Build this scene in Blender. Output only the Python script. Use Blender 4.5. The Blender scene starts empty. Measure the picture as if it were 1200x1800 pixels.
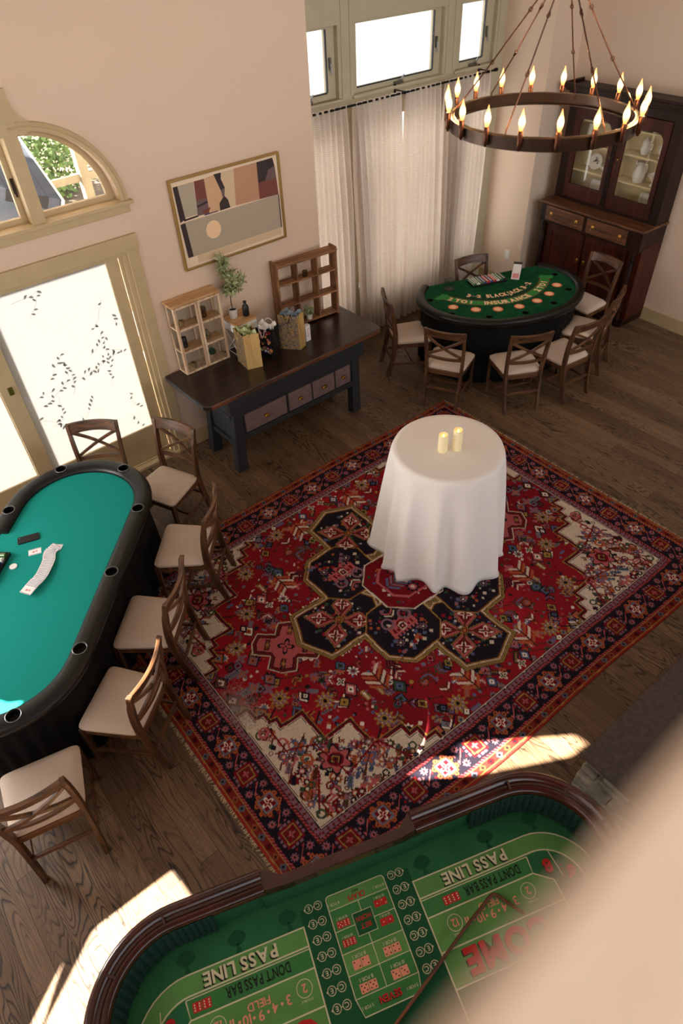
import bpy, bmesh, math, random
import numpy as np
from mathutils import Vector, Matrix
from mathutils.geometry import tessellate_polygon
PI = math.pi
random.seed(7)
SC = bpy.context.scene
COL = SC.collection

def R(d): return math.radians(d)
def lin(c):
    out = []
    for v in c:
        v = v/255.0
        out.append(v/12.92 if v <= 0.04045 else ((v+0.055)/1.055)**2.4)
    return tuple(out)

# ---------------------------------------------------------------- materials
def nm(name, rgb, rough=0.6, metal=0.0, var=0.0, vscale=20.0, bump=0.0, bscale=200.0, spec=0.5, coat=0.0, sheen=0.0, emit=None, estr=0.0, trans=0.0, alpha=1.0, stretch=(1,1,1), rgb2=None):
    m = bpy.data.materials.new(name); m.use_nodes = True
    nt = m.node_tree; b = nt.nodes['Principled BSDF']
    c = lin(rgb)
    b.inputs['Base Color'].default_value = (*c, 1)
    b.inputs['Roughness'].default_value = rough
    b.inputs['Metallic'].default_value = metal
    b.inputs['Specular IOR Level'].default_value = spec
    b.inputs['Coat Weight'].default_value = coat; b.inputs['Coat Roughness'].default_value = 0.18
    b.inputs['Sheen Weight'].default_value = sheen
    b.inputs['Transmission Weight'].default_value = trans
    b.inputs['Alpha'].default_value = alpha
    if emit:
        b.inputs['Emission Color'].default_value = (*lin(emit), 1)
        b.inputs['Emission Strength'].default_value = estr
    if var > 0 or bump > 0:
        tc = nt.nodes.new('ShaderNodeTexCoord'); mp = nt.nodes.new('ShaderNodeMapping')
        mp.inputs['Scale'].default_value = stretch
        nt.links.new(tc.outputs['Object'], mp.inputs['Vector'])
    if var > 0:
        n = nt.nodes.new('ShaderNodeTexNoise'); n.inputs['Scale'].default_value = vscale; n.inputs['Detail'].default_value = 6
        nt.links.new(mp.outputs[0], n.inputs['Vector'])
        r = nt.nodes.new('ShaderNodeValToRGB')
        c2 = lin(rgb2) if rgb2 else tuple(min(1, v*(1+var)) for v in c)
        r.color_ramp.elements[0].position = 0.32; r.color_ramp.elements[1].position = 0.68
        r.color_ramp.elements[0].color = (*(tuple(v*(1-var) for v in c) if not rgb2 else c), 1)
        r.color_ramp.elements[1].color = (*c2, 1)
        nt.links.new(n.outputs['Fac'], r.inputs['Fac']); nt.links.new(r.outputs['Color'], b.inputs['Base Color'])
    if bump > 0:
        n2 = nt.nodes.new('ShaderNodeTexNoise'); n2.inputs['Scale'].default_value = bscale
        nt.links.new(mp.outputs[0], n2.inputs['Vector'])
        bp = nt.nodes.new('ShaderNodeBump'); bp.inputs['Strength'].default_value = bump; bp.inputs['Distance'].default_value = 0.01
        nt.links.new(n2.outputs['Fac'], bp.inputs['Height']); nt.links.new(bp.outputs['Normal'], b.inputs['Normal'])
    return m

def woodmat(name, dark, light, rough=0.45, axis=0, scale=1.0, coat=0.0, spec=0.5):
    """streaky wood with the grain along one object axis"""
    m = bpy.data.materials.new(name); m.use_nodes = True
    nt = m.node_tree; b = nt.nodes['Principled BSDF']; L = nt.links.new
    tc = nt.nodes.new('ShaderNodeTexCoord'); mp = nt.nodes.new('ShaderNodeMapping')
    s = [14*scale]*3; s[axis] = 1.3*scale
    mp.inputs['Scale'].default_value = s
    L(tc.outputs['Object'], mp.inputs['Vector'])
    n = nt.nodes.new('ShaderNodeTexNoise'); n.inputs['Scale'].default_value = 2.2; n.inputs['Detail'].default_value = 8; n.inputs['Distortion'].default_value = 0.6
    L(mp.outputs[0], n.inputs['Vector'])
    r = nt.nodes.new('ShaderNodeValToRGB')
    r.color_ramp.elements[0].position = 0.34; r.color_ramp.elements[1].position = 0.68
    r.color_ramp.elements[0].color = (*lin(dark), 1); r.color_ramp.elements[1].color = (*lin(light), 1)
    L(n.outputs['Fac'], r.inputs['Fac']); L(r.outputs['Color'], b.inputs['Base Color'])
    b.inputs['Roughness'].default_value = rough; b.inputs['Coat Weight'].default_value = coat; b.inputs['Coat Roughness'].default_value = 0.15
    b.inputs['Specular IOR Level'].default_value = spec
    bp = nt.nodes.new('ShaderNodeBump'); bp.inputs['Strength'].default_value = 0.15; bp.inputs['Distance'].default_value = 0.004
    L(n.outputs['Fac'], bp.inputs['Height']); L(bp.outputs['Normal'], b.inputs['Normal'])
    return m

M = {}
M['wall'] = nm('warm_wall_paint', (218,194,172), 0.9, spec=0.2, bump=0.05, bscale=120)
M['trim'] = nm('olive_beige_trim_paint', (186,164,126), 0.55, var=0.05, vscale=8)
M['trimgrey'] = nm('bay_trim_paint', (182,172,146), 0.55, var=0.04, vscale=6)
M['ceil'] = nm('ceiling_paint', (225,220,212), 0.9)
M['chairwood'] = woodmat('weathered_brown_chair_wood', (46,29,18), (102,67,41), 0.40, axis=2, scale=1.0, spec=0.5)
M['chairrail'] = woodmat('brown_chair_rail_wood', (50,31,19), (112,74,45), 0.38, axis=0, scale=1.0, spec=0.5)
M['linen'] = nm('beige_linen_fabric', (206,187,170), 0.95, var=0.10, vscale=260, bump=0.35, bscale=500, spec=0.1)
M['blackleather'] = nm('black_padded_vinyl', (14,13,12), 0.38, var=0.15, vscale=10, bump=0.10, bscale=90, spec=0.38)
M['skirt'] = nm('black_pleated_cloth', (10,10,10), 0.85, spec=0.2)
M['pokerfelt'] = nm('teal_table_cloth', (24,140,130), 0.9, var=0.05, vscale=500, bump=0.1, bscale=900, spec=0.1)
M['bjfelt'] = nm('green_blackjack_cloth', (18,76,44), 0.95, var=0.28, vscale=14, spec=0.1)
M['chrome'] = nm('chrome', (130,130,130), 0.3, 1.0)
M['blackhole'] = nm('black_cup_lining', (5,5,5), 0.5)
M['black'] = nm('black_plastic', (14,14,15), 0.4)
M['tabletop'] = woodmat('dark_walnut_worktop', (16,10,8), (48,27,17), 0.30, axis=0, scale=0.8, coat=0.15)
M['topedge'] = woodmat('worn_brown_worktop_edge', (48,26,14), (120,72,38), 0.5, axis=0, scale=1.0)
M['slate'] = nm('slate_blue_grey_paint', (34,38,44), 0.55, var=0.18, vscale=14)
M['mauve'] = nm('faded_mauve_drawer_paint', (112,92,92), 0.6, var=0.16, vscale=25)
M['lightwood'] = woodmat('pale_whitewashed_wood', (178,140,106), (226,202,172), 0.7, axis=2)
M['lightwoodx'] = woodmat('pale_pine_top', (172,126,82), (216,176,128), 0.65, axis=0)
M['midwood'] = woodmat('rustic_mid_brown_wood', (92,58,34), (160,112,70), 0.65, axis=2)
M['midwoodx'] = woodmat('rustic_mid_brown_shelf', (98,62,36), (168,118,76), 0.65, axis=0)
M['glass'] = bpy.data.materials.new('clear_glass'); M['glass'].use_nodes = True
def glassmix(m, tint=(1,1,1), fac=0.1, rough=0.03):
    nt = m.node_tree; nt.nodes.clear(); L = nt.links.new
    o = nt.nodes.new('ShaderNodeOutputMaterial'); mx = nt.nodes.new('ShaderNodeMixShader')
    t = nt.nodes.new('ShaderNodeBsdfTransparent'); t.inputs[0].default_value = (*tint, 1)
    g = nt.nodes.new('ShaderNodeBsdfGlossy'); g.inputs['Roughness'].default_value = rough
    mx.inputs[0].default_value = fac
    L(t.outputs[0], mx.inputs[1]); L(g.outputs[0], mx.inputs[2]); L(mx.outputs[0], o.inputs[0])
glassmix(M['glass'], (0.97,0.98,0.98), 0.06)
M['acrylic'] = bpy.data.materials.new('clear_acrylic'); M['acrylic'].use_nodes = True
glassmix(M['acrylic'], (0.94,0.95,0.95), 0.14)
M['smoke'] = bpy.data.materials.new('smoky_glass'); M['smoke'].use_nodes = True
glassmix(M['smoke'], (0.62,0.58,0.50), 0.15)
def dust(m, TR_=0.215):
    nt = m.node_tree; nt.nodes.clear(); L = nt.links.new
    o = nt.nodes.new('ShaderNodeOutputMaterial'); mx = nt.nodes.new('ShaderNodeMixShader'); mx2 = nt.nodes.new('ShaderNodeMixShader')
    t = nt.nodes.new('ShaderNodeBsdfTransparent'); d = nt.nodes.new('ShaderNodeBsdfTranslucent'); e = nt.nodes.new('ShaderNodeBsdfDiffuse')
    d.inputs[0].default_value = (TR_*1.0,TR_*1.0,TR_*0.985,1); e.inputs[0].default_value = (0.6,0.6,0.59,1)
    mx2.inputs[0].default_value = 0.2; mx.inputs[0].default_value = 0.95
    L(d.outputs[0], mx2.inputs[1]); L(e.outputs[0], mx2.inputs[2]); L(t.outputs[0], mx.inputs[1]); L(mx2.outputs[0], mx.inputs[2]); L(mx.outputs[0], o.inputs[0])
M['frost'] = bpy.data.materials.new('frosted_window_film'); M['frost'].use_nodes = True; dust(M['frost'])
M['leafprint'] = bpy.data.materials.new('grey_leaf_print'); M['leafprint'].use_nodes = True; dust(M['leafprint'], 0.115)
def curtainmat():
    m = bpy.data.materials.new('sheer_linen_curtain'); m.use_nodes = True
    nt = m.node_tree; nt.nodes.clear(); L = nt.links.new
    o = nt.nodes.new('ShaderNodeOutputMaterial'); mx = nt.nodes.new('ShaderNodeMixShader')
    tc = nt.nodes.new('ShaderNodeTexCoord'); w = nt.nodes.new('ShaderNodeTexWave'); w.wave_type = 'BANDS'; w.bands_direction = 'Z'
    w.inputs['Scale'].default_value = 17; w.inputs['Distortion'].default_value = 5.0; w.inputs['Detail Scale'].default_value = 4
    L(tc.outputs['Object'], w.inputs['Vector'])
    r = nt.nodes.new('ShaderNodeValToRGB'); r.color_ramp.elements[0].color = (*lin((206,190,176)),1); r.color_ramp.elements[1].color = (*lin((222,208,194)),1)
    L(w.outputs['Color'], r.inputs['Fac'])
    d = nt.nodes.new('ShaderNodeBsdfDiffuse'); t = nt.nodes.new('ShaderNodeBsdfTranslucent')
    L(r.outputs[0], d.inputs[0]); L(r.outputs[0], t.inputs[0])
    mx.inputs[0].default_value = 0.48
    L(d.outputs[0], mx.inputs[1]); L(t.outputs[0], mx.inputs[2]); L(mx.outputs[0], o.inputs[0])
    return m
M['curtain'] = curtainmat()
M['blackmetal'] = nm('black_metal', (16,15,15), 0.4, 0.6)
M['bronze'] = nm('dark_bronze_metal', (58,46,38), 0.36, 0.85, var=0.15, vscale=8)
M['copper'] = nm('aged_copper_metal', (86,56,42), 0.32, 0.9)
M['bulb'] = bpy.data.materials.new('glowing_flame_bulb'); M['bulb'].use_nodes = True
def bulbmat(m):
    nt = m.node_tree; nt.nodes.clear(); L = nt.links.new
    o = nt.nodes.new('ShaderNodeOutputMaterial'); mx = nt.nodes.new('ShaderNodeMixShader'); t = nt.nodes.new('ShaderNodeBsdfTransparent'); e = nt.nodes.new('ShaderNodeEmission')
    tc = nt.nodes.new('ShaderNodeTexCoord'); sp = nt.nodes.new('ShaderNodeSeparateXYZ'); L(tc.outputs['Generated'], sp.inputs[0])
    r = nt.nodes.new('ShaderNodeValToRGB'); q = r.color_ramp.elements; q[0].position = 0.0; q[0].color = (0.9,0.22,0.03,1); q[1].position = 1.0; q[1].color = (0.8,0.24,0.05,1)
    a = q.new(0.22); a.color = (1,0.50,0.16,1); b = q.new(0.45); b.color = (1,0.72,0.40,1); c = q.new(0.72); c.color = (1,0.48,0.15,1)
    L(sp.outputs['Z'], r.inputs[0]); L(r.outputs[0], e.inputs[0]); e.inputs[1].default_value = 4.5; mx.inputs[0].default_value = 0.72
    L(t.outputs[0], mx.inputs[1]); L(e.outputs[0], mx.inputs[2]); L(mx.outputs[0], o.inputs[0])
bulbmat(M['bulb'])
M['white_cloth'] = nm('white_tablecloth_fabric', (246,241,236), 0.85, bump=0.05, bscale=600, spec=0.15)
M['candle'] = nm('ivory_candle_wax', (240,226,186), 0.5, emit=(255,220,150), estr=0.12)
M['flame'] = nm('candle_flame', (255,220,150), 0.5, emit=(255,190,100), estr=14)
M['mahogany'] = woodmat('dark_mahogany', (18,7,5), (46,19,11), 0.4, axis=2, scale=0.9, spec=0.3)
M['mahoganyx'] = woodmat('mahogany_counter', (58,30,17), (122,74,42), 0.45, axis=0, scale=0.9, coat=0.1)
M['mahpanel'] = woodmat('red_mahogany_panel', (38,12,7), (80,32,17), 0.4, axis=2, scale=0.7, spec=0.3)
M['cream_shelf'] = nm('cream_shelf_paint', (226,206,152), 0.6)
M['brass'] = nm('aged_brass', (176,134,66), 0.3, 1.0)
M['ceramic'] = nm('white_glazed_ceramic', (238,232,220), 0.18, var=0.03, vscale=9, coat=0.4)
M['ceramic_blue'] = nm('pale_blue_ceramic', (160,174,182), 0.25)
M['ink'] = nm('dark_blue_transfer_print', (40,44,60), 0.4)
M['railwood'] = nm('polished_red_mahogany_rail', (40,12,6), 0.22, var=0.3, vscale=7, coat=0.3, rgb2=(70,24,12))
M['crapsfelt'] = nm('green_craps_cloth', (50,108,70), 0.95, var=0.12, vscale=5, spec=0.1)
M['crapslight'] = nm('light_green_print', (98,148,82), 0.95, var=0.12, vscale=4, spec=0.1)
M['crapsdark'] = nm('dark_green_print', (36,86,56), 0.95, spec=0.1)
M['crapsmid'] = nm('mid_green_print', (66,126,72), 0.95, var=0.08, vscale=4, spec=0.1)
M['rubber'] = nm('dark_green_rubber', (10,44,34), 0.7, spec=0.2)
M['printwhite'] = nm('ivory_print', (214,206,172), 0.9)
M['printred'] = nm('red_print', (190,26,26), 0.85)
M['printblack'] = nm('black_print', (18,26,18), 0.9)
M['printpink'] = nm('salmon_print', (232,150,122), 0.9)
M['printorange'] = nm('orange_print', (244,146,100), 0.9)
M['printpeach'] = nm('peach_print', (255,206,166), 0.9)
M['bjband'] = nm('bright_green_print', (40,130,56), 0.95)
M['stone'] = nm('brown_hearth_stone', (66,54,46), 0.8, var=0.25, vscale=30, bump=0.3, bscale=60)
M['stack'] = nm('grey_stacked_stone', (126,118,104), 0.9, var=0.35, vscale=12, bump=0.9, bscale=40)
M['gold'] = nm('gold_foil_paper', (208,172,110), 0.42, 0.3, var=0.08, vscale=9)
M['white'] = nm('white_paint', (232,230,226), 0.6)
M['card'] = nm('white_card_stock', (240,238,236), 0.5)
M['soil'] = nm('dark_soil', (46,34,26), 0.95)
M['leaf'] = nm('olive_green_leaf', (86,110,66), 0.6, var=0.25, vscale=18)
M['leaf2'] = nm('sage_green_leaf', (150,158,112), 0.6, var=0.2, vscale=25)
M['darkleaf'] = nm('deep_green_leaf', (34,74,34), 0.6, var=0.2, vscale=25)
M['potwhite'] = nm('white_clay_pot', (214,206,196), 0.7, var=0.05, vscale=20)
M['terracotta'] = nm('pale_clay', (170,140,110), 0.8)
M['fringe'] = nm('beige_rug_fringe', (170,150,118), 0.95)

# ---------------------------------------------------------------- mesh builder
class MB:
    def __init__(s): s.v = []; s.f = []; s.mi = []; s.cur = 0; s.T = None
    def add(s, vs, fs):
        o = len(s.v)
        if s.T is not None: vs = [tuple(s.T @ Vector(p)) for p in vs]
        s.v += [tuple(p) for p in vs]
        s.f += [tuple(i+o for i in f) for f in fs]; s.mi += [s.cur]*len(fs)
        return s
    def box(s, x0, x1, y0, y1, z0, z1):
        e = (len(s.v)//8 % 9)*0.00011; x0 -= e; x1 += e; y0 -= e; y1 += e; z1 += e
        s.add([(x0,y0,z0),(x1,y0,z0),(x1,y1,z0),(x0,y1,z0),(x0,y0,z1),(x1,y0,z1),(x1,y1,z1),(x0,y1,z1)],
              [(0,3,2,1),(4,5,6,7),(0,1,5,4),(1,2,6,5),(2,3,7,6),(3,0,4,7)]); return s
    def bar(s, p, q, w, h, w2=None, h2=None, up=(0,0,1)):
        p = Vector(p); q = Vector(q); d = (q-p).normalized(); u = Vector(up)
        if abs(d.dot(u)) > 0.98: u = Vector((0,1,0))
        a = d.cross(u).normalized(); b = a.cross(d).normalized()
        w2 = w if w2 is None else w2; h2 = h if h2 is None else h2
        vs = []
        for c, ww, hh in ((p,w,h),(q,w2,h2)):
            for sx, sy in ((-1,-1),(1,-1),(1,1),(-1,1)): vs.append(c + a*(sx*ww/2) + b*(sy*hh/2))
        s.add(vs, [(3,2,1,0),(4,5,6,7),(0,1,5,4),(1,2,6,5),(2,3,7,6),(3,0,4,7)]); return s
    def tube(s, pts, r, n=10, closed=False, caps=True):
        pts = [Vector(p) for p in pts]; N = len(pts); rr = r if isinstance(r, (list,tuple)) else [r]*N
        vs = []; ref = None
        for i, p in enumerate(pts):
            if closed: t = pts[(i+1) % N]-pts[i-1]
            else: t = pts[min(i+1,N-1)]-pts[max(i-1,0)]
            t.normalize()
            if ref is None:
                ref = Vector((0,0,1)) if abs(t.z) < 0.9 else Vector((1,0,0))
            a = t.cross(ref).normalized(); b = a.cross(t).normalized(); ref = b
            for k in range(n):
                th = 2*PI*k/n; vs.append(p + (a*math.cos(th)+b*math.sin(th))*rr[i])
        fs = []
        for i in range(N if closed else N-1):
            j = (i+1) % N
            for k in range(n): fs.append((i*n+k, i*n+(k+1)%n, j*n+(k+1)%n, j*n+k))
        if caps and not closed: fs += [tuple(range(n-1,-1,-1)), tuple(range((N-1)*n, N*n))]
        s.add(vs, fs); return s
    def lathe(s, prof, cx=0, cy=0, cz=0, n=24, cap=True, wob=None):
        vs = []; fs = []
        for i, (r, z) in enumerate(prof):
            for k in range(n):
                th = 2*PI*k/n; q = r if wob is None else r*wob(th, i)
                vs.append((cx+q*math.cos(th), cy+q*math.sin(th), cz+z))
        for i in range(len(prof)-1):
            for k in range(n): fs.append((i*n+k, i*n+(k+1)%n, (i+1)*n+(k+1)%n, (i+1)*n+k))
        if cap:
            fs.append(tuple(range(n-1,-1,-1))); fs.append(tuple(range((len(prof)-1)*n, len(prof)*n)))
        s.add(vs, fs); return s
    def prism(s, poly, z0, z1):
        n = len(poly)
        if sum(poly[i][0]*poly[(i+1)%n][1]-poly[(i+1)%n][0]*poly[i][1] for i in range(n)) < 0: poly = poly[::-1]
        vs = [(x,y,z0) for x,y in poly]+[(x,y,z1) for x,y in poly]
        fs = [tuple(range(n-1,-1,-1)), tuple(range(n,2*n))]+[(i,(i+1)%n,n+(i+1)%n,n+i) for i in range(n)]
        s.add(vs, fs); return s
    def flat(s, poly, z):
        n = len(poly)
        if sum(poly[i][0]*poly[(i+1)%n][1]-poly[(i+1)%n][0]*poly[i][1] for i in range(n)) < 0: poly = poly[::-1]
        s.add([(x,y,z) for x,y in poly], [tuple(range(n))]); return s
    def grid(s, f, nu, nv, closed_u=False):
        vs = [f(i/(nu), j/(nv)) for j in range(nv+1) for i in range(nu+(0 if closed_u else 1))]
        W = nu if closed_u else nu+1; fs = []
        for j in range(nv):
            for i in range(nu):
                i2 = (i+1) % W; fs.append((j*W+i, j*W+i2, (j+1)*W+i2, (j+1)*W+i))
        s.add(vs, fs); return s
    def sweep(s, path, section, closed=False, caps=True):
        """path: 2D points; section: closed loop of (offset to the left of travel, z)"""
        N = len(path); vs = []; K = len(section)
        for i in range(N):
            a = path[i-1] if (closed or i > 0) else path[i]; b = path[(i+1)%N] if (closed or i < N-1) else path[i]
            t = Vector((b[0]-a[0], b[1]-a[1])).normalized(); nx, ny = -t.y, t.x
            for o, z in section: vs.append((path[i][0]+nx*o, path[i][1]+ny*o, z))
        fs = []
        for i in range(N if closed else N-1):
            j = (i+1) % N
            for k in range(K): fs.append((i*K+k, j*K+k, j*K+(k+1)%K, i*K+(k+1)%K))
        if not closed and caps: fs += [tuple(range(K)), tuple(range(N*K-1, (N-1)*K-1, -1))]
        s.add(vs, fs); return s
    def build(s, name, mats, parent=None, smooth=False, bev=0, seg=2, solid=0, fix=True, angle=40, **tags):
        me = bpy.data.meshes.new(name); me.from_pydata(s.v, [], s.f)
        if not isinstance(mats, (list,tuple)): mats = [mats]
        for m in mats: me.materials.append(M[m] if isinstance(m, str) else m)
        me.polygons.foreach_set('material_index', s.mi)
        me.update()
        if fix:
            b = bmesh.new(); b.from_mesh(me); bmesh.ops.recalc_face_normals(b, faces=b.faces[:]); b.to_mesh(me); b.free()
        if smooth:
            me.polygons.foreach_set('use_smooth', [True]*len(me.polygons))
            if angle < 180: me.set_sharp_from_angle(angle=R(angle))
        o = bpy.data.objects.new(name, me); COL.objects.link(o)
        if parent is not None: o.parent = parent
        if bev:
            md = o.modifiers.new('soft_edges', 'BEVEL'); md.width = bev; md.segments = seg; md.limit_method = 'ANGLE'; md.angle_limit = R(35)
        if solid:
            md = o.modifiers.new('thickness', 'SOLIDIFY'); md.thickness = solid
        for k, v in tags.items(): o[k] = v
        return o

def thing(name, label, cat, loc=(0,0,0), rz=0, group=None):
    o = bpy.data.objects.new(name, None); COL.objects.link(o); o.empty_display_size = 0.1
    o.location = loc; o.rotation_euler = (0,0,rz); o['label'] = label; o['category'] = cat
    if group: o['group'] = group
    return o
def tag(o, label, cat, group=None):
    o['label'] = label; o['category'] = cat
    if group: o['group'] = group
    return o
def dup(root, loc, rz, label=None, group=None):
    r = root.copy(); COL.objects.link(r); r.location = loc; r.rotation_euler = (0,0,rz)
    if label: r['label'] = label
    if group: r['group'] = group
    kids = [o for o in bpy.data.objects if o.parent == root]
    for ch in kids:
        c = ch.copy(); COL.objects.link(c); c.parent = r
        for g in [o for o in bpy.data.objects if o.parent == ch]:
            d = g.copy(); COL.objects.link(d); d.parent = c
    return r
def place(o, loc=(0,0,0), rz=0):
    o.location = loc; o.rotation_euler = (0,0,rz); return o
def struct(o): o['kind'] = 'structure'; return o

def cut(obj, cutter):
    """subtract the closed shapes in cutter (an MB) from obj and bake the result"""
    me = bpy.data.meshes.new('cutter'); me.from_pydata(cutter.v, [], cutter.f)
    b = bmesh.new(); b.from_mesh(me); bmesh.ops.recalc_face_normals(b, faces=b.faces[:]); b.to_mesh(me); b.free()
    c = bpy.data.objects.new('cutter', me); COL.objects.link(c)
    md = obj.modifiers.new('cut', 'BOOLEAN'); md.object = c; md.operation = 'DIFFERENCE'; md.solver = 'EXACT'
    par = obj.parent; obj.parent = None
    bpy.context.view_layer.update(); dg = bpy.context.evaluated_depsgraph_get()
    new = bpy.data.meshes.new_from_object(obj.evaluated_get(dg))
    new.name = obj.data.name
    obj.modifiers.remove(md); obj.data = new; obj.parent = par
    bpy.data.objects.remove(c); bpy.data.meshes.remove(me)
    return obj

# letters as flat triangles -----------------------------------------------------
_gl = {}
def glyph(ch, bold=0.0):
    k = (ch, bold)
    if k in _gl: return _gl[k]
    cu = bpy.data.curves.new('g', 'FONT'); cu.body = ch; cu.size = 1; cu.offset = bold; cu.resolution_u = 3
    ob = bpy.data.objects.new('g', cu); COL.objects.link(ob)
    bpy.context.view_layer.update(); dg = bpy.context.evaluated_depsgraph_get()
    me = bpy.data.meshes.new_from_object(ob.evaluated_get(dg))
    vs = [(v.co.x, v.co.y) for v in me.vertices]; fs = [tuple(p.vertices) for p in me.polygons]
    x0 = min([v[0] for v in vs] or [0]); x1 = max([v[0] for v in vs] or [0.3])
    bpy.data.objects.remove(ob); bpy.data.curves.remove(cu); bpy.data.meshes.remove(me)
    _gl[k] = ([(v[0]-x0, v[1]) for v in vs], fs, x1-x0); return _gl[k]
def text_layout(s, bold=0.0, gap=0.09, space=0.28):
    x = 0; out = []
    for ch in s:
        if ch == ' ': x += space; continue
        g = glyph(ch, bold); out.append((x, g)); x += g[2]+gap
    return out, x-gap
def add_text(mb, s, x, y, size, z, rot=0.0, width=None, bold=0.0, mirror=False):
    """centred on (x, y); size = cap height; width = overall width"""
    lay, W = text_layout(s, bold); sy = size/0.69; sx = sy if width is None else width/W
    ca, sa = math.cos(rot), math.sin(rot)
    for gx, (vs, fs, w) in lay:
        P = []
        for a, b in vs:
            px = (gx+a-W/2)*sx; py = (b-0.345)*sy
            P.append((x+px*ca-py*sa, y+px*sa+py*ca, z))
        mb.add(P, [f if True else f for f in fs])
def add_arc_text(mb, s, cx, cy, r, mid, size, z, width=None, bold=0.0):
    """letters standing on the inside of a bowl-shaped arc (centre above), reading with increasing angle"""
    lay, W = text_layout(s, bold); sy = size/0.69; sx = sy if width is None else width/W
    for gx, (vs, fs, w) in lay:
        xc = (gx+w/2-W/2)*sx; th = mid + xc/r
        ux, uy = -math.sin(th), math.cos(th); ix, iy = -math.cos(th), -math.sin(th)
        bx, by = cx+r*math.cos(th), cy+r*math.sin(th)
        P = []
        for a, b in vs:
            px = (a-w/2)*sx; py = (b-0.345)*sy
            P.append((bx+ux*px+ix*py, by+uy*px+iy*py, z))
        mb.add(P, fs)
def strip(mb, pts, w, z, closed=False):
    n = len(pts); L_ = []; R_ = []
    for i in range(n):
        a = pts[i-1] if (closed or i > 0) else pts[i]; b = pts[(i+1)%n] if (closed or i < n-1) else pts[i]
        t = Vector((b[0]-a[0], b[1]-a[1])).normalized()
        L_.append((pts[i][0]-t.y*w/2, pts[i][1]+t.x*w/2, z)); R_.append((pts[i][0]+t.y*w/2, pts[i][1]-t.x*w/2, z))
    fs = []
    for i in range(n if closed else n-1):
        j = (i+1) % n; fs.append((i, n+i, n+j, j))
    mb.add(L_+R_, fs)
def circ(cx, cy, r, n=28, ry=None, a0=0, a1=2*PI):
    full = abs(a1-a0) > 2*PI-1e-6
    m = n if full else n+1
    return [(cx+r*math.cos(a0+(a1-a0)*k/n), cy+(ry or r)*math.sin(a0+(a1-a0)*k/n)) for k in range(m)]
def catmull(pts, n=8, closed=False):
    out = []; N = len(pts)
    for i in range(N if closed else N-1):
        p = [pts[(i+k) % N] if closed else pts[min(max(i+k,0),N-1)] for k in (-1,0,1,2)]
        for t in range(n):
            t_ = t/n
            out.append(tuple(0.5*((2*p[1][d])+(-p[0][d]+p[2][d])*t_+(2*p[0][d]-5*p[1][d]+4*p[2][d]-p[3][d])*t_**2+(-p[0][d]+3*p[1][d]-3*p[2][d]+p[3][d])*t_**3) for d in range(len(pts[0]))))
    if not closed: out.append(tuple(pts[-1]))
    return out
WORLD = 2.8; SUN = 125.0; EXPO = 0.0
E_BULB = 4.0; E_BAY = 110; E_POKER_FILL = 200; E_CURT = 6; E_SIDE = 55; E_LOFT = 115
# ================================================================= THE ROOM
YW = 5.28
def holed_wall(name, outer, holes, to3, thick, mat):
    """outer/holes: 2D loops; to3(a, b, depth) -> world point"""
    loops = [[Vector((a,b,0)) for a,b in L_] for L_ in [outer]+holes]
    tris = tessellate_polygon(loops); flat = [p for L_ in loops for p in L_]; n = len(flat)
    mb = MB(); vs = [to3(p.x,p.y,0) for p in flat]+[to3(p.x,p.y,thick) for p in flat]
    fs = [tuple(t) for t in tris]+[tuple(i+n for i in t) for t in tris]
    o = 0
    for L_ in loops:
        k = len(L_)
        for i in range(k): fs.append((o+i, o+(i+1)%k, n+o+(i+1)%k, n+o+i))
        o += k
    mb.add(vs, fs); return struct(mb.build(name, mat))

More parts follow.
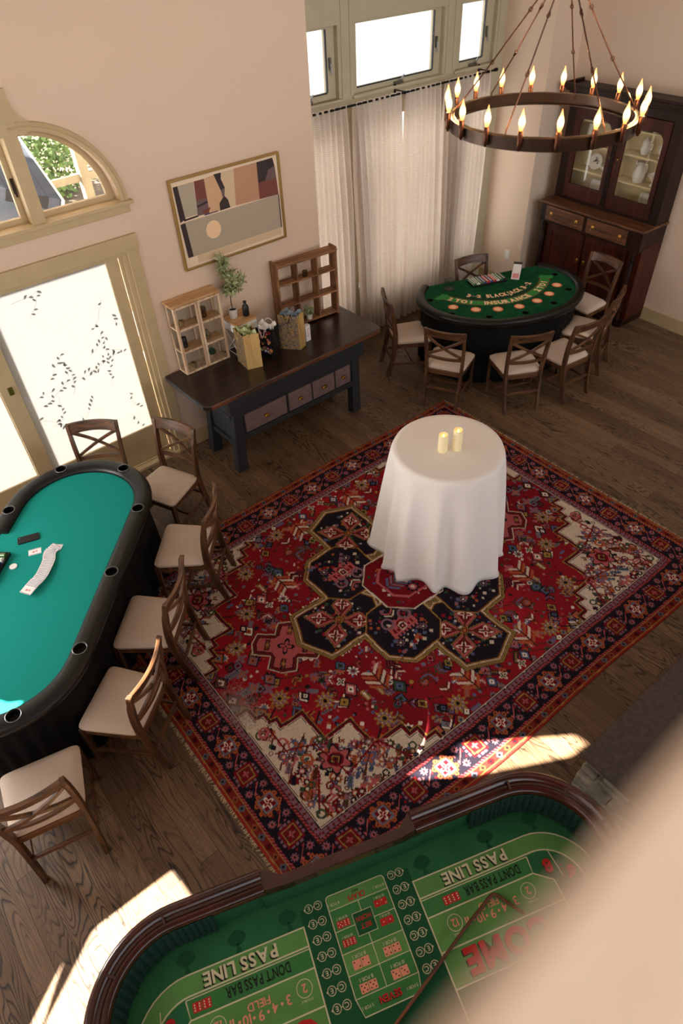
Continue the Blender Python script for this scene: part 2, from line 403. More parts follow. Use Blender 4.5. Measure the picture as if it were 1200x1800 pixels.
# floor: long grey-brown oak planks running away from the bay
def floormat():
    m = bpy.data.materials.new('grey_brown_oak_planks'); m.use_nodes = True
    nt = m.node_tree; b = nt.nodes['Principled BSDF']; L = nt.links.new; N = nt.nodes.new
    tc = N('ShaderNodeTexCoord')
    mp = N('ShaderNodeMapping'); mp.inputs['Rotation'].default_value = (0,0,R(90)); L(tc.outputs['Object'], mp.inputs['Vector'])
    br = N('ShaderNodeTexBrick'); br.offset = 0.37; br.inputs['Scale'].default_value = 1.0
    br.inputs['Brick Width'].default_value = 1.7; br.inputs['Row Height'].default_value = 0.125; br.inputs['Mortar Size'].default_value = 0.0016
    br.inputs['Mortar Smooth'].default_value = 0.3; br.inputs['Bias'].default_value = 0
    br.inputs['Color1'].default_value = (0,0,0,1); br.inputs['Color2'].default_value = (1,1,1,1); br.inputs['Mortar'].default_value = (0.5,0.5,0.5,1)
    L(mp.outputs[0], br.inputs['Vector'])
    # cathedral grain: contour lines of a stretched noise, shifted per plank
    gm = N('ShaderNodeMapping'); gm.inputs['Scale'].default_value = (6.5,0.95,1); L(tc.outputs['Object'], gm.inputs['Vector'])
    n1 = N('ShaderNodeTexNoise'); n1.noise_dimensions = '4D'; n1.inputs['Scale'].default_value = 1.0; n1.inputs['Detail'].default_value = 1.5; n1.inputs['Distortion'].default_value = 0.35
    mu = N('ShaderNodeMath'); mu.operation = 'MULTIPLY'; mu.inputs[1].default_value = 37.0
    sep = N('ShaderNodeSeparateColor'); L(br.outputs['Color'], sep.inputs[0]); L(sep.outputs[0], mu.inputs[0]); L(mu.outputs[0], n1.inputs['W']); L(gm.outputs[0], n1.inputs['Vector'])
    m2 = N('ShaderNodeMath'); m2.operation = 'MULTIPLY'; m2.inputs[1].default_value = 30.0; L(n1.outputs['Fac'], m2.inputs[0])
    pp = N('ShaderNodeMath'); pp.operation = 'FRACT'; L(m2.outputs[0], pp.inputs[0])
    rg = N('ShaderNodeValToRGB'); e = rg.color_ramp.elements; e[0].position = 0.0; e[0].color = (0.03,0.03,0.03,1); e[1].position = 0.36; e[1].color = (1,1,1,1)
    e2 = e.new(0.86); e2.color = (0.95,0.95,0.95,1); e3 = e.new(1.0); e3.color = (0.35,0.35,0.35,1)
    L(pp.outputs[0], rg.inputs['Fac'])
    # modulate where dark grain shows
    nk = N('ShaderNodeTexNoise'); nk.inputs['Scale'].default_value = 1.0; km = N('ShaderNodeMapping'); km.inputs['Scale'].default_value = (5,0.9,1)
    L(tc.outputs['Object'], km.inputs['Vector']); L(km.outputs[0], nk.inputs['Vector'])
    kr = N('ShaderNodeValToRGB'); kr.color_ramp.elements[0].position = 0.32; kr.color_ramp.elements[1].position = 0.56
    L(nk.outputs['Fac'], kr.inputs['Fac'])
    # fine pores
    fm = N('ShaderNodeMapping'); fm.inputs['Scale'].default_value = (120,5,1); L(tc.outputs['Object'], fm.inputs['Vector'])
    n3 = N('ShaderNodeTexNoise'); n3.inputs['Scale'].default_value = 1.0; n3.inputs['Detail'].default_value = 4; L(fm.outputs[0], n3.inputs['Vector'])
    base = N('ShaderNodeValToRGB'); base.color_ramp.elements[0].color = (*lin((98,75,55)),1); base.color_ramp.elements[1].color = (*lin((124,98,73)),1); L(sep.outputs[0], base.inputs['Fac'])
    fine = N('ShaderNodeMix'); fine.data_type = 'RGBA'; fine.blend_type = 'MULTIPLY'; fine.inputs['Factor'].default_value = 0.6
    fr = N('ShaderNodeValToRGB'); fr.color_ramp.elements[0].position = 0.35; fr.color_ramp.elements[0].color = (0.5,0.48,0.45,1); fr.color_ramp.elements[1].position = 0.6; L(n3.outputs['Fac'], fr.inputs['Fac'])
    L(base.outputs[0], fine.inputs['A']); L(fr.outputs[0], fine.inputs['B'])
    gr = N('ShaderNodeMix'); gr.data_type = 'RGBA'; gr.blend_type = 'MULTIPLY'; L(kr.outputs[0], gr.inputs['Factor']); L(fine.outputs['Result'], gr.inputs['A']); L(rg.outputs[0], gr.inputs['B'])
    seam = N('ShaderNodeMix'); seam.data_type = 'RGBA'; L(br.outputs['Fac'], seam.inputs['Factor']); L(gr.outputs['Result'], seam.inputs['A']); seam.inputs['B'].default_value = (*lin((38,26,18)),1)
    L(seam.outputs['Result'], b.inputs['Base Color'])
    b.inputs['Roughness'].default_value = 0.5; b.inputs['Specular IOR Level'].default_value = 0.35
    bp = N('ShaderNodeBump'); bp.inputs['Strength'].default_value = 0.25; bp.inputs['Distance'].default_value = 0.002; L(rg.outputs[0], bp.inputs['Height']); L(bp.outputs[0], b.inputs['Normal'])
    return m
M['floor'] = floormat()
XL = -2.6
struct(MB().box(XL-0.15, 9.2, -3.6, 6.2, -0.12, 0.0).build('floor', 'floor'))
struct(MB().box(XL-0.15, 9.2, -3.6, 6.2, 5.6, 5.75).build('ceiling', 'ceil'))

# wall with the sliding door and the arched window
CX = 0.785
arch = [(CX-1.26, 2.45)] + [(CX-0.61-0.02+ -0.65*math.cos(t)*1.0, 2.45+0.60*math.sin(t)) for t in [PI/2*k/12 for k in range(1,13)]]
arch += [(CX+0.63-0.0+0.65*math.sin(t), 2.45+0.60*math.cos(t)) for t in [PI/2*k/12 for k in range(0,12)]] + [(CX+1.26+0.02, 2.45)]
# central light is taller: a rectangle between the two quarter rounds
arch = [(-0.53,2.45)]+[(0.12-0.65*math.cos(t), 2.45+0.60*math.sin(t)) for t in [PI/2*k/12 for k in range(1,12)]]+[(0.12,3.05),(1.45,3.05)]+[(1.45+0.65*math.sin(t), 2.45+0.60*math.cos(t)) for t in [PI/2*k/12 for k in range(1,12)]]+[(2.10,2.45)]
door = [(-0.47,0.0),(2.04,0.0),(2.04,2.08),(-0.47,2.08)]
holed_wall('wall_back', [(XL,0),(4.03,0),(4.03,5.6),(XL,5.6)], [door, arch], lambda a,b,d: (a, YW+d, b), 0.16, 'wall')
# bay: cheek walls and window wall (painted trim colour)
YB = 5.95
struct(MB().box(3.87, 4.03, YW+0.16, YB+0.12, 0, 5.6).build('wall_bay_cheek', 'wall'))
struct(MB().box(7.43, 7.62, YW, YB+0.12, 0, 5.6).build('wall_bay_return', 'wall'))
bayholes = [[(4.12,2.61),(4.91,2.61),(4.91,3.217),(4.12,3.217)], [(5.11,2.61),(6.405,2.61),(6.405,3.217),(5.11,3.217)], [(6.615,2.61),(7.26,2.61),(7.26,3.217),(6.615,3.217)],
            [(4.12,0.42),(4.91,0.42),(4.91,2.38),(4.12,2.38)], [(5.11,0.42),(6.405,0.42),(6.405,2.38),(5.11,2.38)], [(6.615,0.42),(7.26,0.42),(7.26,2.38),(6.615,2.38)]]
holed_wall('wall_bay', [(4.03,0),(7.43,0),(7.43,5.6),(4.03,5.6)], bayholes, lambda a,b,d: (a, YB+d, b), 0.14, 'trimgrey')
struct(MB().box(7.62, 8.25, YW, YW+0.16, 0, 5.6).build('wall_corner', 'wall'))
# slightly splayed side wall behind the china cabinet
WA = R(-93.5); wa = (math.cos(WA), math.sin(WA)); W0 = (7.98, YW)
mb = MB(); P0 = W0; P1 = (W0[0]+wa[0]*9, W0[1]+wa[1]*9); nx, ny = -wa[1]*-1, wa[0]*-1
mb.prism([P0, P1, (P1[0]+0.2, P1[1]), (P0[0]+0.2, P0[1])], 0, 5.6); struct(mb.build('wall_right', 'wall'))
# far side wall of the room, unseen, with openings added to shape the sun patches
SD = Vector((0.80,-0.595,-0.55)).normalized()   # direction the sunlight travels
def back(px, py, pz=0.0):
    t = (px-XL)/0.80; return (py+0.595*t, pz+0.55*t)
g1 = [back(*p) for p in [(2.47,0.66),(2.46,0.75),(1.85,1.20),(1.77,1.14),(1.66,1.24),(1.44,1.27),(1.48,1.19),(1.76,0.99),(2.0,0.85),(2.3,0.68)]]
g2 = [back(*p) for p in [(0.01,1.60),(0.0,1.78),(-0.47,1.80),(-0.52,1.79),(-0.87,1.57),(-1.3,1.25),(-1.3,0.5),(-0.4,0.4),(0.3,0.9)]]
g2b = [back(*p) for p in [(-0.63,1.81),(-0.94,1.61),(-1.3,1.36),(-1.3,1.32),(-0.9,1.545),(-0.76,1.69)]]
g3 = [back(*p) for p in [(-0.28,2.79,0.77),(-0.20,2.79,0.77),(-0.25,2.83,0.77),(-0.22,2.86,0.77),(-0.29,2.905,0.77),(-0.33,2.97,0.77),(-0.42,3.02,0.77),(-0.42,2.80,0.77)]]
g4 = [back(*p) for p in [(0.619,2.548,0.885),(0.568,2.613,0.885),(0.418,2.448,0.885),(0.238,2.354,0.885),(0.289,2.289,0.885),(0.469,2.383,0.885)]]
holed_wall('wall_left', [(-3.6,0),(YW+0.16,0),(YW+0.16,5.6),(-3.6,5.6)], [g1,g2,g2b,g3,g4], lambda a,b,d: (XL-d, a, b), 0.02, 'wall')
struct(MB().box(XL, 9.2, -3.75, -3.6, 0, 1.0).build('wall_front', 'wall'))

# balcony the picture is taken from: half wall and slab
struct(MB().box(-2.6, 5.4, -0.16, 0.0072, 2.7, 4.04).build('wall_balcony', 'wall', bev=0.004))
struct(MB().box(-2.6, 5.4, -3.6, -0.16, 2.7, 2.85).build('floor_balcony', 'floor'))

# baseboards
struct(MB().box(2.15, 4.03, YW-0.018, YW, 0, 0.16).build('baseboard_back', 'trim', bev=0.003))
struct(MB().box(7.412, 7.43, YW, YB, 0, 0.12).build('baseboard_bay', 'trim', bev=0.003))
struct(MB().box(7.43, 7.99, YW-0.018, YW, 0, 0.16).build('baseboard_corner', 'trim', bev=0.003))
mb = MB(); q = 0.018
mb.prism([(P0[0],P0[1]), P1, (P1[0]-q,P1[1]), (P0[0]-q,P0[1])], 0, 0.16); struct(mb.build('baseboard_right', 'trim'))

# sliding glass door with casing
c = MB(); c.box(2.04, 2.14, YW-0.022, YW+0.001, 0, 2.08); c.box(-0.57, -0.47, YW-0.022, YW+0.001, 0, 2.08)
struct(c.build('trim_1', 'trim', bev=0.003))
struct(MB().box(-0.585, 2.15, YW-0.028, YW+0.001, 2.08, 2.204).build('trim_2', 'trim', bev=0.003))
dr = bpy.data.objects.new('door_1', None); COL.objects.link(dr); struct(dr)
f = MB()
f.box(2.0, 2.04, YW-0.0, YW+0.12, 0, 2.08); f.box(-0.47,-0.43, YW, YW+0.12, 0, 2.08); f.box(-0.47,2.04, YW, YW+0.12, 2.045, 2.08); f.box(-0.47, 2.04, YW-0.03, YW+0.12, 0, 0.03)
f.box(1.975, 2.0, YW+0.03, YW+0.05, 0.03, 2.045); f.box(-0.43, 2.0, YW+0.03, YW+0.045, 0.03, 0.045)
f.build('frame', 'trim', dr, bev=0.002)
for (x0,x1,gx0,gx1,dy) in ((0.715,1.975,0.855,1.867,0.055), (-0.43,0.84,-0.30,0.71,0.095)):
    p = MB(); y0, y1 = YW+dy, YW+dy+0.035
    p.box(x0,gx0,y0,y1,0.03,2.045); p.box(gx1,x1,y0,y1,0.03,2.045); p.box(gx0,gx1,y0,y1,0.03,0.40 if dy < .08 else 0.38); p.box(gx0,gx1,y0,y1,2.025,2.045)
    sash = p.build('sash', 'trim', dr, bev=0.002)
    g = MB(); yy = (y0+y1)/2; g.box(gx0,gx1,yy-0.003,yy+0.003,0.38,2.03)
    g.cur = 1
    rnd = random.Random(int(gx0*100)+9)
    def leafp(x, z, a, s):
        pts = []
        for t in range(9):
            u = t/8; w = math.sin(PI*u)**0.8*0.30*s; pts.append((u*s, w))
        pts += [(pp[0], -pp[1]*0.6) for pp in pts[-2:0:-1]]
        vs = [(x+px*math.cos(a)-pz*math.sin(a), yy-0.0045, z+px*math.sin(a)+pz*math.cos(a)) for px, pz in pts]
        if all(gx0 < v[0] < gx1 for v in vs): g.add(vs, [tuple(range(len(vs)))])
    def vine(x, z, a, n, s):
        px, pz = x, z
        for k in range(n):
            nx_, nz_ = px+math.cos(a)*s, pz+math.sin(a)*s; a += rnd.uniform(-0.35,0.5)
            if gx0+0.03 < nx_ < gx1-0.03 and 0.42 < nz_ < 1.98:
                dx, dz = -(nz_-pz)*0.03, (nx_-px)*0.03
                g.add([(px-dx,yy-0.0042,pz-dz),(px+dx,yy-0.0042,pz+dz),(nx_+dx,yy-0.0042,nz_+dz),(nx_-dx,yy-0.0042,nz_-dz)], [(0,1,2,3)])
                if rnd.random() < 0.7: leafp(nx_, nz_, a+rnd.choice([-1,1])*rnd.uniform(0.6,1.2), rnd.uniform(0.030,0.044))
            px, pz = nx_, nz_
    if gx0 > 0.5:
        for (vx,vz,va,vn) in ((1.80,1.62,-1.6,13),(1.62,1.35,-0.8,6),(1.05,1.93,0.1,6),(1.15,1.78,0.9,5),(0.95,1.10,0.4,14),(0.95,1.02,0.1,16),(1.25,1.02,0.7,9),(1.0,0.80,0.2,9),(1.75,0.85,-1.7,10),(1.45,1.15,0.3,8),(1.7,0.6,-1.0,6),(0.9,0.95,-1.2,8),(1.5,1.3,0.5,8),(1.3,1.15,0.2,9),(1.7,1.45,-2.0,8),(1.1,1.2,0.9,7),(1.6,0.95,1.2,7),(1.2,0.7,0.6,8),(1.75,1.75,-1.9,7)): vine(vx,vz,va,vn,0.038)
    else:
        for k in range(12): vine(rnd.uniform(gx0,gx1), rnd.uniform(0.5,1.9), rnd.uniform(0,6), 9, 0.034)
    g.build('pane', ['frost','leafprint'], sash, fix=False)
h = MB(); h.box(0.775,0.812,YW+0.047,YW+0.056,1.235,1.305); h.build('pull', 'brass', dr)

# arched window: mullions, arched casing, sill, sashes
w1 = bpy.data.objects.new('window_1', None); COL.objects.link(w1); struct(w1)
f = MB()
for mx in (0.12, 1.45): f.box(mx-0.05, mx+0.05, YW-0.02, YW+0.13, 2.45, 3.05)
f.build('mullion', 'trim', w1, bev=0.004)
f = MB(); yy0, yy1 = YW+0.085, YW+0.125
def qsash(cx, sgn):
    def qa(r, t): return (cx+sgn*r*math.sin(t), 2.47+r*0.98*math.cos(t))
    n = 14; r0, r1 = 0.54, 0.605
    vs = []; fs = []
    for k in range(n+1):
        t = PI/2*k/n
        for r in (r0, r1):
            a, b = qa(r, t)
            for y in (yy0, yy1): vs.append((a,y,b))
    for k in range(n):
        o, p = k*4, (k+1)*4
        fs += [(o,p,p+2,o+2),(o+1,o+3,p+3,p+1),(o,o+1,p+1,p),(o+2,p+2,p+3,o+3)]
    f.add(vs, fs)
    f.box(min(cx,cx+sgn*0.6), max(cx,cx+sgn*0.6), yy0, yy1, 2.45, 2.495)
qsash(1.50, 1); qsash(0.07, -1)
f.box(0.17,0.215,yy0,yy1,2.45,3.05); f.box(1.36,1.40,yy0,yy1,2.45,3.05); f.box(0.17,1.40,yy0,yy1,2.45,2.495); f.box(0.17,1.40,yy0,yy1,3.0,3.05)
f.build('sash', 'trim', w1, bev=0.003)
g = MB(); g.box(-0.48,2.05,YW+0.103,YW+0.107,2.47,3.04)
pane = g.build('pane', 'glass', w1)
# keep the pane inside the arch
for k in range(1): pass
f = MB(); f.box(1.372,1.392,yy0-0.012,yy0,2.66,2.76); f.box(1.375,1.388,yy0-0.022,yy0-0.012,2.64,2.72); f.build('latch', 'bronze', w1)
f = MB(); f.box(-0.62,2.19,YW-0.05,YW-0.001,2.428,2.456); f.box(-0.53,2.10,YW-0.001,YW+0.13,2.440,2.456); f.box(-0.59,2.16,YW-0.02,YW,2.365,2.428); f.build('window_sill', 'trim', w1, bev=0.004)
# casing following the arch with a raised keystone panel
f = MB()
def casing(cx, sgn):
    n = 18; vs = []; fs = []
    for k in range(n+1):
        t = PI/2*k/n
        for (r, y) in ((0.648,YW+0.02),(0.65,YW-0.022),(0.675,YW-0.03),(0.685,YW-0.02),(0.71,YW-0.026),(0.715,YW)):
            vs.append((cx+sgn*r*math.sin(t), y, 2.455+(0.60+(r-0.65)*0.85)*math.cos(t)))
    for k in range(n):
        for j in range(5): fs.append((k*6+j, k*6+j+1, (k+1)*6+j+1, (k+1)*6+j))
    f.add(vs, fs)
casing(1.45, 1); casing(0.12, -1)
f.build('casing', 'trim', w1, smooth=True, fix=False, angle=50)
f = MB(); f.box(0.05,1.51,YW-0.024,YW,3.03,3.30)
for sgn, ex in ((1,1.51),(-1,0.05)):
    pts = [(ex,3.02),(ex+sgn*0.16,3.05)]+[(ex+sgn*(0.16*(1-math.sin(t))), 3.075+0.20*(1-math.cos(t))) for t in [PI/2*k/8 for k in range(9)]]+[(ex,3.29)]
    vs = [(a,YW-0.018,b) for a,b in pts]+[(a,YW,b) for a,b in pts]; n = len(pts)
    f.add(vs, [tuple(range(n)), tuple(range(2*n-1,n-1,-1))]+[(i,(i+1)%n,n+(i+1)%n,n+i) for i in range(n)])
f.build('header_panel', 'trim', w1)

# bay windows
def baywin(idx, x0, x1, gx0, gx1, z0, z1, gz0, gz1, crank=True, hinge=True):
    w = bpy.data.objects.new('window_%d' % idx, None); COL.objects.link(w); struct(w)
    f = MB(); y0, y1 = YB+0.05, YB+0.09
    f.box(x0,gx0,y0,y1,z0,z1); f.box(gx1,x1,y0,y1,z0,z1); f.box(gx0,gx1,y0,y1,z0,gz0); f.box(gx0,gx1,y0,y1,gz1,z1)
    f.build('window_frame', 'trimgrey', w, bev=0.003)
    f = MB(); f.box(gx1-0.002,gx1+0.012,y0-0.01,y0+0.01,gz0,gz1); f.box(gx0,gx1,y0-0.01,y0+0.005,gz0-0.01,gz0+0.003); f.build('gasket', 'slate', w)
    MB().box(gx0-0.01,gx1+0.01,y0+0.018,y0+0.022,gz0-0.01,gz1+0.01).build('pane', 'glass', w)
    if crank:
        cx = (gx0+gx1)/2+0.03
        f = MB(); f.box(cx-0.06,cx+0.06,y0-0.03,y0,z0+0.005,z0+0.028); f.tube([(cx,y0-0.02,z0+0.02),(cx+0.02,y0-0.05,z0+0.05),(cx+0.05,y0-0.05,z0+0.085)],0.008,8); f.build('crank', 'chrome', w, smooth=True)
    if hinge:
        zc = (z0+z1)/2; f = MB(); f.box(gx1+0.035,gx1+0.06,y0-0.02,y0,zc-0.05,zc+0.05); f.tube([(gx1+0.05,y0-0.02,zc),(gx1+0.055,y0-0.03,zc-0.09)],0.006,8); f.build('latch', 'chrome', w)
    return w
baywin(2,4.12,4.91,4.2,4.79,2.61,3.217,2.676,3.193)
baywin(3,5.11,6.405,5.19,6.284,2.61,3.217,2.669,3.195)
baywin(4,6.615,7.26,6.733,7.105,2.61,3.217,2.682,3.20)
for i,(a,b) in enumerate(((4.12,4.91),(5.11,6.405),(6.615,7.26))): baywin(5+i,a,b,a+0.05,b-0.05,0.42,2.38,0.5,2.33,False,False)
f = MB()
for a,b in ((4.12,4.91),(5.11,6.405),(6.615,7.26)): f.box(a-0.03,b+0.03,YB-0.03,YB+0.02,2.585,2.61)
struct(f.build('trim_3', 'trimgrey', bev=0.004))
f = MB(); 
for x in (4.95,5.06,6.45,6.56,7.30): f.box(x,x+0.012,YB-0.008,YB+0.001,2.62,5.5)
struct(f.build('trim_4', 'trimgrey'))

# outlet on the bay return wall
o = thing('wall_outlet', 'white electrical outlet plate low on the bay return wall behind the blackjack table', 'outlet', (7.43,5.50,0.42))
MB().box(-0.006,0,-0.036,0.036,-0.058,0.058).build('cover_plate', 'white', o, bev=0.002)
for dz in (-0.022,0.022):
    f = MB(); f.box(-0.008,-0.005,-0.014,0.014,dz-0.013,dz+0.013); r_ = f.build('receptacle', 'card', o, bev=0.002)

# ---------------------------------------------------------------- outside
M['shingle'] = bpy.data.materials.new('blue_grey_roof_shingles'); M['shingle'].use_nodes = True
def shing(m):
    nt = m.node_tree; b = nt.nodes['Principled BSDF']; L = nt.links.new
    tc = nt.nodes.new('ShaderNodeTexCoord'); br = nt.nodes.new('ShaderNodeTexBrick')
    br.inputs['Scale'].default_value = 1; br.inputs['Brick Width'].default_value = 0.28; br.inputs['Row Height'].default_value = 0.13; br.inputs['Mortar Size'].default_value = 0.008
    br.inputs['Color1'].default_value = (*lin((42,50,66)),1); br.inputs['Color2'].default_value = (*lin((62,72,90)),1); br.inputs['Mortar'].default_value = (*lin((18,22,30)),1)
    L(tc.outputs['Object'], br.inputs['Vector']); L(br.outputs['Color'], b.inputs['Base Color']); b.inputs['Roughness'].default_value = 0.85
shing(M['shingle'])
M['deck'] = nm('pale_grey_deck_boards', (120,116,110), 0.8, var=0.1, vscale=4, stretch=(1,10,1))
M['yard'] = nm('leaf_litter_ground', (76,58,44), 0.95, var=0.5, vscale=1.6, rgb2=(118,100,80))
M['fencewood'] = nm('pale_fence_timber', (104,90,66), 0.85, var=0.15, vscale=8)
M['foliage'] = nm('bright_green_foliage', (58,80,32), 0.8, var=0.35, vscale=6, rgb2=(96,116,56))
struct(MB().box(-9,22,11.0,40,-1.2,-1.0).build('ground_yard', 'yard'))
struct(MB().box(-6,3.6,YW+0.18,8.2,-0.3,-0.2).build('ground_deck', 'deck'))
# lower roof of the neighbouring wing: a thick sloped slab
rf = thing('shingle_roof', 'blue grey shingle roof slope seen through the arched window', 'roof', (0,0,0))
A1 = Vector((2.919,10.0,2.034)); A2 = Vector((2.357,7.5,1.903))
u_ = (A1-A2).normalized(); down = Vector((0.0,0,0))
side = Vector((-1.0,0.12,0.42)).normalized()
mb = MB()
corners = [A2, A2+u_*3.4, A2+u_*3.4+side*4.2, A2+side*4.2]; nrm = u_.cross(side).normalized()
if nrm.z < 0: nrm = -nrm
# local frame so the shingle courses run across the slope
Tm = Matrix((( *u_, ),( *side, ),( *nrm, ))).transposed().to_4x4(); Tm.translation = A2
sl = MB(); sl.box(0,3.4,0,4.2,-0.12,0.0); so = sl.build('roof_slab', 'shingle', rf); so.matrix_local = Tm
f = MB(); f.box(-0.02,3.42,-0.03,0.0,-0.2,0.005); fo = f.build('fascia', 'white', rf); fo.matrix_local = Tm
mb = MB(); mb.prism([(2.30,7.6),(2.85,9.9),(-1.5,9.9),(-1.5,7.6)], -1.0, 1.72); mb.build('wing_wall', 'white', rf)
# railing outside the door
ra = thing('deck_railing', 'white baluster railing on the deck outside the glass door', 'railing', (0,5.95,-0.2))
f = MB(); f.box(-3,3.2,-0.05,0.05,0.93,0.99); f.build('top_rail', 'white', ra); f = MB(); f.box(-3,3.2,-0.03,0.03,0.12,0.17); f.build('bottom_rail', 'white', ra)
for k in range(44):
    x = -2.95+k*0.14; MB().box(x-0.018,x+0.018,-0.018,0.018,0.17,0.93).build('baluster', 'white', ra)
# yard fence
fe = thing('rail_fence', 'pale timber post and rail fence in the yard beyond the arched window', 'fence', (0,14,-1.0))
for x in (4.97,2.6,7.3): MB().box(x-0.09,x+0.09,-0.09,0.09,0,1.95).build('post', 'fencewood', fe)
for z in (0.75,1.25): 
    f = MB(); f.bar((2.0,0,z),(8.0,0,z+0.02),0.06,0.14); f.build('rail', 'fencewood', fe)
def leafball(name, label, loc, r, n, mat, seed, s=0.18, parent=None):
    rnd = random.Random(seed); mb = MB()
    for k in range(n):
        d = Vector((rnd.gauss(0,1),rnd.gauss(0,1),rnd.gauss(0,1))).normalized()*r*(rnd.random()**0.4)
        a = Vector((rnd.gauss(0,1),rnd.gauss(0,1),rnd.gauss(0,1))).normalized(); b = a.orthogonal().normalized()
        w = s*rnd.uniform(0.6,1.2); mb.add([d-a*w*0.5, d+b*w*0.28, d+a*w*0.5, d-b*w*0.28], [(0,1,2,3)])
    return mb
for i,(x,y,z,r,nme) in enumerate(((5.0,18.0,0.5,1.3,'bright green shrub beyond the yard fence beside the shingle roof'),(7.6,20.5,0.6,1.7,'large pale green shrub at the back of the yard'),(6.0,26,1.6,2.8,'tall bright green tree beyond the yard fence'))):
    t = thing('garden_shrub' if i < 2 else 'garden_tree', nme, 'shrub' if i < 2 else 'tree', (x,y,-1.0+z+r*0.2))
    leafball('', '', (0,0,0), r, 2600, 'foliage', i+3).build('foliage', 'foliage', t, fix=False)
    MB().tube([(0,0,-r*0.2-z),(0.1,0,0),(0.0,0.1,r*0.5)],[0.16,0.12,0.05],8).build('trunk', 'soil', t)
# unseen slab added outside this wall to block sun from the windows
ev = MB(); ev.prism([(-3.2,YW+0.17),(3.86,YW+0.17),(3.86,YB+0.15),(8.8,YB+0.15),(2.6,10.7),(-2.2,10.7),(2.4,7.05),(-3.2,7.05)], 3.62, 3.76); struct(ev.build('added_sun_blocker', 'white'))
# white boarded wall of the house opposite the bay
nb = MB(); nb.box(3.9,14,9.2,9.35,-1,3.3)
for k in range(20): nb.box(4.0+k*0.5,4.02+k*0.5,9.192,9.2,-1,3.3)
struct(nb.build('wall_opposite', 'white'))
